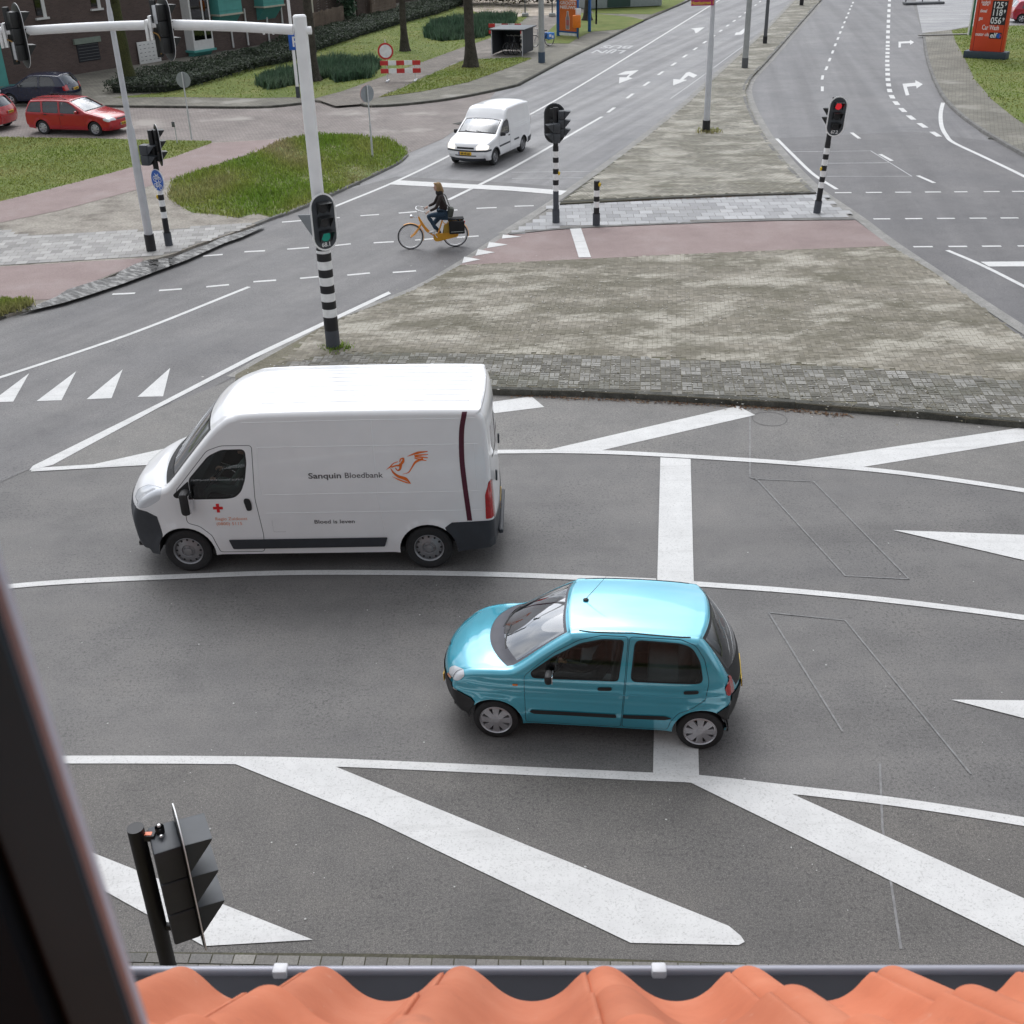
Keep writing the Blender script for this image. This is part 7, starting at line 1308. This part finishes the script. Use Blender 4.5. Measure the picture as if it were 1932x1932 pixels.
# fences behind the hedge
mWood = groundmat('fence_wood', [(.3, (.10, .075, .055)), (.55, (.17, .13, .095)), (.75, (.24, .19, .145))], 1.2, 18, .4); mWoodD = groundmat('fence_brown', [(.3, (.055, .04, .032)), (.55, (.085, .062, .05)), (.75, (.12, .09, .07))], 1.2, 18, .4)
def fence(u0, v0, u1, v1, h, label, m, kind, bw=.14, gap=.05):
    a, b = Vector(G(u0, v0, .1)), Vector(G(u1, v1, .1)); d = b-a; L = d.length; s = empty('garden_fence', a, math.atan2(d.y, d.x)); tag(s, label, 'fence', 'garden fences behind the hedge'); mb = MB()
    if kind == 'pales':
        k = 0
        while k*(bw+gap) < L: mb.box((k*(bw+gap)+bw/2, 0, h/2), (bw*.9, .025, h*(.97+.03*math.sin(k))), None, 0, .004); k += 1
    else:
        n = int(h/.17)
        for k in range(n): mb.box((L/2, 0, .1+(k+.5)*(h-.1)/n), (L, .03, (h-.1)/n-.015))
    mb.build('boards', m, s); mb = MB()
    for q in np.arange(0, L+.01, 1.9): mb.box((q, .06, h/2), (.09, .09, h+.06))
    mb.build('posts', m, s); mb = MB()
    for z in (.25*h, .8*h): mb.box((L/2, .04, z), (L, .04, .07))
    mb.build('rails', m, s)
fence(592, 70, 650, 53, 1.5, 'grey brown picket fence behind the ivy hedge beside the brick block', mWood, 'pales'); fence(594, 60, 652, 42, 2.9, 'tall dark brown board fence behind the pickets', mWoodD, 'boards'); fence(676, 43, 699, 36, 2.0, 'low dark wooden gate between ivy and post', mWoodD, 'pales'); fence(703, 38, 748, 28, 2.2, 'pale wooden panel fence at the far end of the hedge', mWood, 'boards')
wb2 = empty('brick_house', Vector(G(620, 30, .1)), bld.rotation_euler.z); tag(wb2, 'brown house behind the tall garden fences', 'building'); mb = MB(); mb.box((9, sy*6, 3.5), (26, 8, 7)); mb.build('wall', mWoodD, wb2); mb = MB(); mb.box((9, sy*6, 7.1), (26.6, 8.6, .25)); mb.build('roof', mPoleD, wb2)
for q in (1.5, 3.0, 7.5): mb = MB(); mb.box((q, sy*1.94, 2.0), (.9, .08, 3.6)); w_ = mb.build('window', mWin, wb2); mb = MB(); mb.box((q-.5, sy*1.92, 2.0), (.1, .12, 3.8)); mb.box((q+.5, sy*1.92, 2.0), (.1, .12, 3.8)); mb.build('frame', mFrame, w_)
# trees: bare in early spring
mBark = groundmat('bark', [(.3, (.030, .026, .020)), (.55, (.062, .054, .043)), (.78, (.10, .09, .072))], 2.5, 20, 1.0); mBarkG = groundmat('bark_green', [(.3, (.035, .040, .015)), (.6, (.065, .07, .02)), (.78, (.09, .09, .035))], 2.5, 20, 1.0)
def tree(u, v, r, h, label, m, seed, zb=.106):
    rr = random.Random(seed); s = empty('tree', G(u, v, zb)); tag(s, label, 'tree', 'bare roadside trees'); mb = MB(); nn = 10; pts = [(rr.uniform(-.012, .012)*(k > 0)+.01*k*math.sin(seed), rr.uniform(-.012, .012)*(k > 0), h*.42*k/nn) for k in range(nn+1)]
    mb.tube(pts, [r*(1.55 if k == 0 else 1.22 if k == 1 else 1.0-.30*k/nn) for k in range(nn+1)], 14)
    for k in range(7): g = k/7*6.28+rr.random(); mb.tube([(r*.5*math.cos(g), r*.5*math.sin(g), .45), (r*1.15*math.cos(g), r*1.15*math.sin(g), .12), (r*1.9*math.cos(g), r*1.9*math.sin(g), -.08)], [r*.35, r*.38, r*.16], 7)
    mb.build('trunk', m, s); cb = MB()
    def grow(p, d, L, rad, dep):
        q = p; seg = [p]; dd = d.copy()
        for _ in range(4): dd = (dd+Vector((rr.uniform(-.16, .16), rr.uniform(-.16, .16), rr.uniform(-.02, .14)))).normalized(); q = q+dd*L/4; seg.append(q)
        cb.tube(seg, [rad*(1-.14*k) for k in range(5)], 6 if dep < 2 else 4, cap=False)
        if dep < 4:
            for _ in range(3 if dep < 3 else 2):
                a = Vector((rr.uniform(-1, 1), rr.uniform(-1, 1), rr.uniform(.0, .9))); grow(seg[rr.choice((2, 3, 4))], (dd*.8+a*.75).normalized(), L*rr.uniform(.55, .8), rad*.5, dep+1)
    tp = Vector(pts[-1]); grow(tp, Vector((0, 0, 1)), h*.22, r*.66, 0)
    for k in range(4): g = k*1.57+rr.random(); grow(tp-Vector((0, 0, .4*k)), Vector((math.cos(g), math.sin(g), .9)).normalized(), h*.2, r*.42, 1)
    cb.build('crown', m, s, fix=False)
tree(764, 96, .22, 13, 'straight grey trunk on the lawn above the closed road sign', mBark, 3); tree(889, 126, .30, 14, 'thick dark trunk between footpath and pavement left of the bicycle shelter', mBark, 5, .114); tree(592, 152, .27, 13, 'dark trunk partly hidden behind the big white mast', mBark, 8); tree(247, 163, .30, 12, 'green mossy trunk in the ivy in front of the brick wall', mBarkG, 11); tree(1108, 38, .24, 11, 'dark trunk behind the bus shelter on the far grass', mBark, 14, .114); tree(682, 14, .2, 12, 'distant slim trunk by the end of the hedge', mBark, 17)
# leaves and blades as meshes of their own
def leafmat(name, rough=.6):
    m, n, b = newmat(name); a = n.nodes.new('ShaderNodeAttribute'); a.attribute_name = 'tint'; n.links.new(a.outputs['Color'], b.inputs['Base Color']); b.inputs['Roughness'].default_value = rough; b.inputs['Specular IOR Level'].default_value = .3
    t = n.nodes.new('ShaderNodeBsdfTranslucent'); s = n.nodes.new('ShaderNodeMixShader'); s.inputs[0].default_value = .35; o = [x for x in n.nodes if x.type == 'OUTPUT_MATERIAL'][0]; n.links.new(a.outputs['Color'], t.inputs[0]); n.links.new(b.outputs[0], s.inputs[1]); n.links.new(t.outputs[0], s.inputs[2]); n.links.new(s.outputs[0], o.inputs[0])
    return m
mLeaf = leafmat('leaf'); mBlade = leafmat('blade', .75)
def scatter(polyw, n):
    p = np.array(polyw)[:, :2]; lo, hi = p.min(0), p.max(0); out = np.zeros((0, 2))
    while len(out) < n: q = rng.uniform(lo, hi, (n*2, 2)); out = np.vstack([out, q[inpoly(q, p)]])
    return out[:n]
def vnoise(q, s, seed=0):                       # cheap smooth noise for clumping
    g = np.random.default_rng(seed); ph = g.uniform(0, 6.28, 12); k = g.normal(0, 1, (12, 2))*s; return (np.sin(q @ k.T+ph).sum(1)/12**.5).clip(-2, 2)
def quads(name, V, tint, m, nv):
    n = len(V)//nv; me = bpy.data.meshes.new(name); me.vertices.add(len(V)); me.vertices.foreach_set('co', V.astype(np.float32).ravel()); me.loops.add(len(V)); me.loops.foreach_set('vertex_index', np.arange(len(V))); me.polygons.add(n); me.polygons.foreach_set('loop_start', np.arange(n)*nv); me.polygons.foreach_set('loop_total', np.full(n, nv))
    a = me.attributes.new('tint', 'FLOAT_COLOR', 'POINT'); a.data.foreach_set('color', np.hstack([np.repeat(tint, nv, 0), np.ones((len(V), 1))]).ravel()); me.materials.append(m); me.update(calc_edges=True); o = bpy.data.objects.new(name, me); COL.objects.link(o); return o
def blades(name, poly, z, n, h, w, cols, label, cat, clump=.5, lean=.5, seed=1, kind='stuff', power=1.0):
    q = scatter(W(poly, z), n)
    if clump > .6: q = q[(vnoise(q, .55, seed+9)+.5*vnoise(q, 1.7, seed+10)) < 9.0]
    n = len(q); q = q+rng.normal(0, .07, (n, 2)); c = vnoise(q, 1.6, seed); hh = h*rng.uniform(.5, 1.2, n)*(1+clump*c*.5).clip(.25, 2); a = rng.uniform(0, 6.28, n); l = rng.uniform(0, lean, n)*hh; b = rng.uniform(0, 6.28, n)
    dx, dy = np.cos(a)*w/2, np.sin(a)*w/2; base = np.column_stack([q, np.full(n, z)]); V = np.stack([base+np.column_stack([-dx, -dy, 0*dx]), base+np.column_stack([dx, dy, 0*dx]), base+np.column_stack([dx*.7+np.cos(b)*l*.5, dy*.7+np.sin(b)*l*.5, hh*.6]), base+np.column_stack([np.cos(b)*l, np.sin(b)*l, hh]), base+np.column_stack([-dx*.7+np.cos(b)*l*.5, -dy*.7+np.sin(b)*l*.5, hh*.6])], 1).reshape(-1, 3)
    cs = np.array(cols); t = ((vnoise(q, .9, seed+5)+2)/4*(len(cs)-1)).clip(0, len(cs)-1.001); i = t.astype(int); f = (t-i)[:, None]; tint = (cs[i]*(1-f)+cs[np.minimum(i+1, len(cs)-1)]*f)*rng.uniform(.65, 1.35, n)[:, None]
    o = quads(name, V, tint, mBlade, 5); nr = np.column_stack([rng.normal(0, .22, n), rng.normal(0, .22, n), np.ones(n)]); o.data.polygons.foreach_set('use_smooth', np.ones(n, bool)); o.data.normals_split_custom_set_from_vertices(np.repeat(nr/np.linalg.norm(nr, axis=1)[:, None], 5, 0).tolist()); return tag(o, label, cat, None, kind)
G1 = [(.15, .235, .028), (.215, .295, .045), (.29, .32, .08), (.37, .34, .13)]; G2 = [(.13, .25, .025), (.21, .33, .045), (.29, .34, .075), (.42, .36, .19), (.36, .30, .20)]
blades('grass', A2, .078, 26000, .11, .030, G2, 'rough tufted grass of the verge between cycle path and kerb', 'grass', .8, .7, 2)
blades('grass', [(-60, 259), (0, 259), (188, 261.5), (300, 265), (398, 266), (400, 270), (325, 297), (250, 315), (150, 342), (0, 380), (-60, 398)], .078, 14000, .05, .03, G1, 'short lawn grass left of the red cycle path', 'grass', .3, .6, 3)
blades('grass', [(-20, 566), (62, 568), (60, 575), (30, 588), (-20, 600)], .078, 1400, .14, .03, G2, 'grass tuft beside the kerb at the left edge', 'grass', .5, .7, 4)
blades('grass', LAWN, .108, 12000, .05, .05, G1, 'lawn grass between the hedge and the footpath', 'grass', .3, .6, 6)
blades('grass', z2([(922, 733), (1250, 690), (1600, 620), (1932, 500)])+z3([(150, 440), (60, 432), (-20, 436)])+z2([(1700, 446), (1590, 450), (1480, 490), (1250, 592), (1060, 682)]), .116, 5000, .05, .045, G1, 'lawn strip between footpath and curved kerb', 'grass', .3, .6, 7)
blades('grass', z4([(1385, 228), (1420, 320), (1500, 470), (1560, 600), (1700, 760), (1850, 880), (1932, 935)])+[(1990, 270), (1990, 44), (1932, 48), (1833, 51)], .108, 8000, .05, .05, G1, 'lawn grass around the fuel price sign', 'grass', .3, .6, 8)
blades('weeds', [(1318, 244), (1350, 242), (1362, 250), (1340, 253), (1316, 251)], .104, 260, .10, .03, G2, 'weeds growing at the foot of the median lamp post', 'weeds', .5, .8, 9)
blades('weeds', [(612, 650), (650, 648), (668, 655), (640, 664), (610, 660)], .124, 260, .08, .02, G2, 'weeds growing at the foot of the white mast', 'weeds', .5, .8, 10)
DG = [(.045, .095, .055), (.065, .125, .075), (.085, .15, .09), (.13, .19, .12)]
blades('ground_cover', z2([(0, 645), (100, 575), (300, 545), (480, 485), (700, 475), (880, 480), (930, 510), (860, 590), (600, 625), (560, 585), (300, 640), (100, 680)]), .108, 9000, .50, .07, DG, 'dark green leafy bulbs in a drift on the lawn by the footpath', 'plants', .5, .6, 11)
blades('ground_cover', z2([(1265, 285), (1330, 205), (1500, 165), (1590, 150), (1760, 140), (1960, 140), (1932, 215), (1700, 285), (1400, 312)]), .108, 9000, .60, .09, DG, 'dark green leafy bulbs in a drift above the bicycle shelter', 'plants', .5, .6, 12)
def leaves(name, polyw, z0, h, n, size, cols, label, cat, seed, kind='stuff'):
    q = scatter(polyw, n)+rng.normal(0, size*.8, (n, 2)); c = vnoise(q, 1.3, seed); top = h*(1+.18*c); zz_ = z0+top*(1-rng.random(n)**2.2*.9); a, b, s_ = rng.uniform(0, 6.28, n), rng.uniform(.1, 1.1, n), size*rng.uniform(.6, 1.3, n); ux = np.column_stack([np.cos(a), np.sin(a), 0*a]); uy = np.column_stack([-np.sin(a)*np.cos(b), np.cos(a)*np.cos(b), np.sin(b)]); p = np.column_stack([q, zz_])
    V = np.stack([p-uy*s_[:, None]*.6, p+ux*s_[:, None]*.45, p+uy*s_[:, None]*.6, p-ux*s_[:, None]*.45], 1).reshape(-1, 3); cs = np.array(cols); tint = cs[rng.integers(0, len(cs), n)]*rng.uniform(.7, 1.3, n)[:, None]; return tag(quads(name, V, tint, mLeaf, 4), label, cat, None, kind)
HG = [(.032, .048, .028), (.046, .066, .038), (.07, .09, .056), (.04, .052, .036)]
hb_ = [(795, 710), (1250, 706), (1400, 680), (1932, 530)]; HEDGE = [(a/4, b/4) for a, b in hb_]+z2([(0, 530), (280, 470), (460, 395), (800, 280), (1150, 172), (1400, 105), (1530, 55), (1640, 20)])+[(880, -3), (800, 12), (745, 27), (648, 51), (592, 71), (540, 84), (483, 104), (330, 138), (240, 158), (205, 171)]
hw = W(HEDGE, .1); hz_ = [(p[0], p[1]) for p in hw]; core = MB(); core.prism(offset_poly(hz_, -.35), .1, .36); hg = core.build('ivy_hedge', mat('ivy_core', (.014, .020, .013), .95)); tag(hg, 'broad low bed of dark ivy along the foot of the brick block', 'hedge')
lv = leaves('foliage', hw, .1, .56, 62000, .105, HG, None, None, 21, None); lv.parent = hg
bp = [(u, v) for u, v in ((652, 50), (668, 46), (668, 42), (650, 46))]; lv = leaves('ivy_bush', W(bp, .1), .1, 2.9, 2600, .22, DG, 'dense ivy bush climbing between the garden fences', 'bush', 22, None)
# dark shrubs at the far edge of the building site
SH = [(.030, .032, .020), (.05, .05, .032), (.075, .07, .05), (.10, .085, .06)]
for k, (u, v, rr_, h_, lb) in enumerate(((1000, 10, 2.6, 2.6, 'brown twiggy shrub at the edge of the sandy ground'), (905, 8, 3.0, 2.2, 'dark shrub behind the thick trunk at the end of the hedge'), (1240, -18, 4.0, 3.0, 'far dark shrub beyond the site cabin'))):
    c = G(u, v, .1); leaves('shrub', [(c[0]+rr_*math.cos(g)*(1+.2*math.sin(3*g+k)), c[1]+rr_*math.sin(g)*.7, 0) for g in np.linspace(0, 6.28, 20)[:-1]], .1, h_, 3500, .22, SH, lb, 'shrub', 30+k, None)
# fallen leaves and crumbs along the kerbs
mLit = leafmat('litter_leaf', .9)
def crumbs(path, z, n, w, cols, label):
    p = np.array([G(u, v, z)[:2] for u, v in smooth_path(path, 6)]); i = rng.integers(0, len(p)-1, n); f = rng.random(n)[:, None]; q = p[i]*(1-f)+p[i+1]*f+rng.normal(0, w, (n, 2)); a = rng.uniform(0, 6.28, n); s_ = rng.uniform(.012, .035, n); ux = np.column_stack([np.cos(a)*s_, np.sin(a)*s_, 0*a]); uy = np.column_stack([-np.sin(a)*s_*.6, np.cos(a)*s_*.6, 0*a]); b = np.column_stack([q, z+rng.uniform(.006, .016, n)])
    V = np.stack([b-ux, b+uy, b+ux, b-uy], 1).reshape(-1, 3); cs = np.array(cols); tag(quads('leaf_litter', V, cs[rng.integers(0, len(cs), n)], mLit, 4), label, 'leaf litter', None, 'stuff')
LC = [(.12, .06, .03), (.20, .11, .06), (.08, .05, .035), (.30, .22, .14)]
crumbs([(1060, 384), (1180, 379.5), (1300, 374.5), (1535, 366)], .056, 900, .05, LC, 'brown leaf crumbs along the upper refuge kerb'); crumbs([(950, 746), (1200, 757), (1420, 768), (1600, 785)], .010, 700, .05, LC, 'brown leaf crumbs in the gutter of the big island')
crumbs([(460, 713), (1000, 705), (1500, 730), (1930, 770)], .128, 900, .5, [(.45, .44, .40), (.55, .53, .5), (.20, .18, .12)], 'pale grit scattered on the big island paving'); crumbs([(880, 560), (1200, 560), (1700, 600)], .128, 900, 1.4, [(.45, .44, .40), (.55, .53, .5), (.36, .34, .28)], 'pale grit scattered on the mossy island')
# ================================================================ the house the picture is taken from: tiles, gutter, open window
house = empty('brick_house', (0, 0, 0)); tag(house, 'house with orange pantiles and grey gutter right below the open dark window', 'house')
def tile_mat(name, g):
    m, n_, b_ = newmat(name); v_ = tex(n_); sc_ = lambda c: tuple(min(1, x*g) for x in c)
    c_ = ramp(n_, noise(n_, v_, 5.5, 7, .65), [(.28, sc_((.48, .135, .062))), (.5, sc_((.56, .168, .08))), (.74, sc_((.62, .215, .115)))])
    c_ = mix(n_, ramp(n_, noise(n_, v_, 26, 6, .7), [(.64, (0, 0, 0)), (.78, (.5, .5, .5))]), c_, (.60, .40, .31)); c_ = mix(n_, ramp(n_, noise(n_, tex(n_, 'Object', (1, .4, .4)), 11, 7, .72), [(.60, (0, 0, 0)), (.78, (.6, .6, .6))]), c_, (.25, .095, .06))
    n_.links.new(c_, b_.inputs['Base Color']); b_.inputs['Roughness'].default_value = .62; bump(n_, b_, noise(n_, v_, 140, 4), .18, .002); return m
mTile = tile_mat('terracotta', 1.0)
PX, Y1, Z1, EX, SL = .2265, 1.253, 7.153, .352, math.atan2(.256, .242)
tp = [(-.034, .004), (-.026, .026), (-.012, .041), (.006, .046), (.024, .042), (.044, .029), (.068, .010), (.092, -.002), (.118, -.006), (.145, -.002), (.168, .010), (.186, .026), (.198, .036), (.204, .037), (.2045, .027)]; tp = smooth_path(tp[:13], 3)+tp[13:]
mb = MB(); dy_, dz_ = -math.cos(SL), math.sin(SL); ny_, nz_ = math.sin(SL), math.cos(SL)
for row in range(0, 9):
    for cix in range(-11, 13):
        xx = .348+PX*cix
        if row > 4 and -1.15 < xx < 1.1: continue
        t0 = EX*row; jx = random.uniform(-.0015, .0015); vs = []
        for st, lift in ((0, .0), (EX+.05, -.023)):
            for (a, h_) in tp: s_ = t0+st; hh_ = h_-.046+lift; vs.append((xx+a+jx, Y1+dy_*s_+ny_*hh_, Z1+dz_*s_+nz_*hh_))
        k = len(tp); vs += [(p[0], p[1]-ny_*.013, p[2]-nz_*.013) for p in vs[:2*k]]; fs = [(i, i+1, k+i+1, k+i) for i in range(k-1)]+[(2*k+i, 3*k+i, 3*k+i+1, 2*k+i+1) for i in range(k-1)]
        tv = random.randrange(3); mb.add(vs, fs, tv, True); mb.add(vs, [(i, 2*k+i, 2*k+i+1, i+1) for i in range(k-1)]+[(k-1, 3*k-1, 4*k-1, 2*k-1), (0, k, 3*k, 2*k)], tv)
rt_ = mb.build('roof_tiles', [tile_mat('terracotta_light', 1.06), mTile, tile_mat('terracotta_dark', .90)], house, 40, fix=False)
def skew(o): o.rotation_euler = (0, 0, R(-1.7)); o.location = (-.037, 0, 0); return o
skew(rt_)
mZinc = mat('gutter_grey', (.30, .30, .34), .45, .3, .06, 3); mZincD = mat('gutter_inside', (.17, .175, .19), .7, 0, .15, 3)
gl = onY(700, 1838, 1.372); gy, gz = 1.372, gl[2]; mb = MB(); pr = [(gy+.012*math.cos(g), gz+.012*math.sin(g)) for g in np.linspace(-.5, 4.0, 10)]; n_s = 2; prof = [(gy-.155, gz+.02), (gy-.15, gz-.06), (gy-.12, gz-.10), (gy-.07, gz-.11), (gy-.02, gz-.09), (gy-.004, gz-.04), (gy-.003, gz)]
vs = [(x, a, b) for x in (-2.6, 3.2) for a, b in prof]; mb.add(vs, [(i, i+1, 7+i+1, 7+i) for i in range(6)], 0, True); skew(mb.build('gutter', mZincD, house)); gt = mb = MB(); mb.tube([(-2.6, gy, gz), (3.2, gy, gz)], .0085, 12); mb.box((.3, gy+.004, gz-.05), (5.8, .006, .09)); gbead = skew(mb.build('gutter_lip', mZinc, house))
for u in (523, 1237): p = onY(u, 1838, gy); mb = MB(); mb.box((p[0], gy-.002, gz+.002), (.026, .022, .019), None, 0, .004); skew(mb.build('gutter_clip', mat('clip_white', (.62, .62, .64), .4), house))
mb = MB(); mb.box((0, .62, 3.45), (26, 1.0, 6.9)); mb.build('wall', brickmat('own_brick', (.20, .10, .075), (.15, .08, .06), (.2, .19, .17), .22, .065), house); mb = MB(); mb.box((0, -2.6, 9.0), (4.4, .1, 3.2)); mb.box((0, -1.5, 10.55), (4.4, 2.3, .1)); mb.box((0, -1.5, 7.5), (4.4, 2.3, .1)); mb.build('attic_room', mat('attic_dark', (.03, .03, .032), .9), house)
# open sash at the left: a bar close to the lens, slightly leaning
r1, r2 = Vector(ray(281, 1932)[1]), Vector(ray(0, 1041)[1]); nn_ = r1.cross(r2); Dv = Vector((0, -nn_.z, nn_.y)).normalized(); Dv = Dv if Dv.z > 0 else -Dv
k0 = .40/(r1.dot(Vector(_fw))); p0 = Vector((0, 0, CAM_H))+r1*k0; U1 = .40/F_PX; xa = Vector((1, 0, 0)); ya = Dv.cross(xa).normalized(); ya = ya if ya.dot(Vector(_fw)) > 0 else -ya
mSash = mat('sash_blued_black', (.045, .088, .118), .8, 0, .1, 6, 0, 0, .0); mSashB = mat('sash_rubber', (.004, .004, .005), .8); mSashE = mat('sash_edge_alu_skylit', (.42, .54, .66), .6, 0, .05, 6, 0, 0, .2); mSashN = mat('sash_navy', (.014, .026, .036), .8, 0, .1, 6, 0, 0, .0)  # sash blued against the tiles' orange bounce; sky light painted into the edge colour
def bar(name, x0, x1, y0, y1, m, par):
    mb = MB(); vs = []
    for t in (-.35, 1.05):
        for a, b in ((x0, y0), (x1, y0), (x1, y1), (x0, y1)): vs.append(p0+xa*a*U1+ya*b+Dv*t)
    mb.add(vs, [(0, 1, 2, 3), (7, 6, 5, 4), (0, 4, 5, 1), (1, 5, 6, 2), (2, 6, 7, 3), (3, 7, 4, 0)]); return mb.build(name, m, par)
sash = bar('window_sash', -122, -15, -.007, .0, mSash, house); bar('metal_edge', -14.8, 0, -.004, .0, mSashE, sash); bar('rubber_seal', -150, -122.2, -.001, .004, mSashB, sash); bar('outer_frame', -246, -150.2, -.012, .0, mSashN, sash)
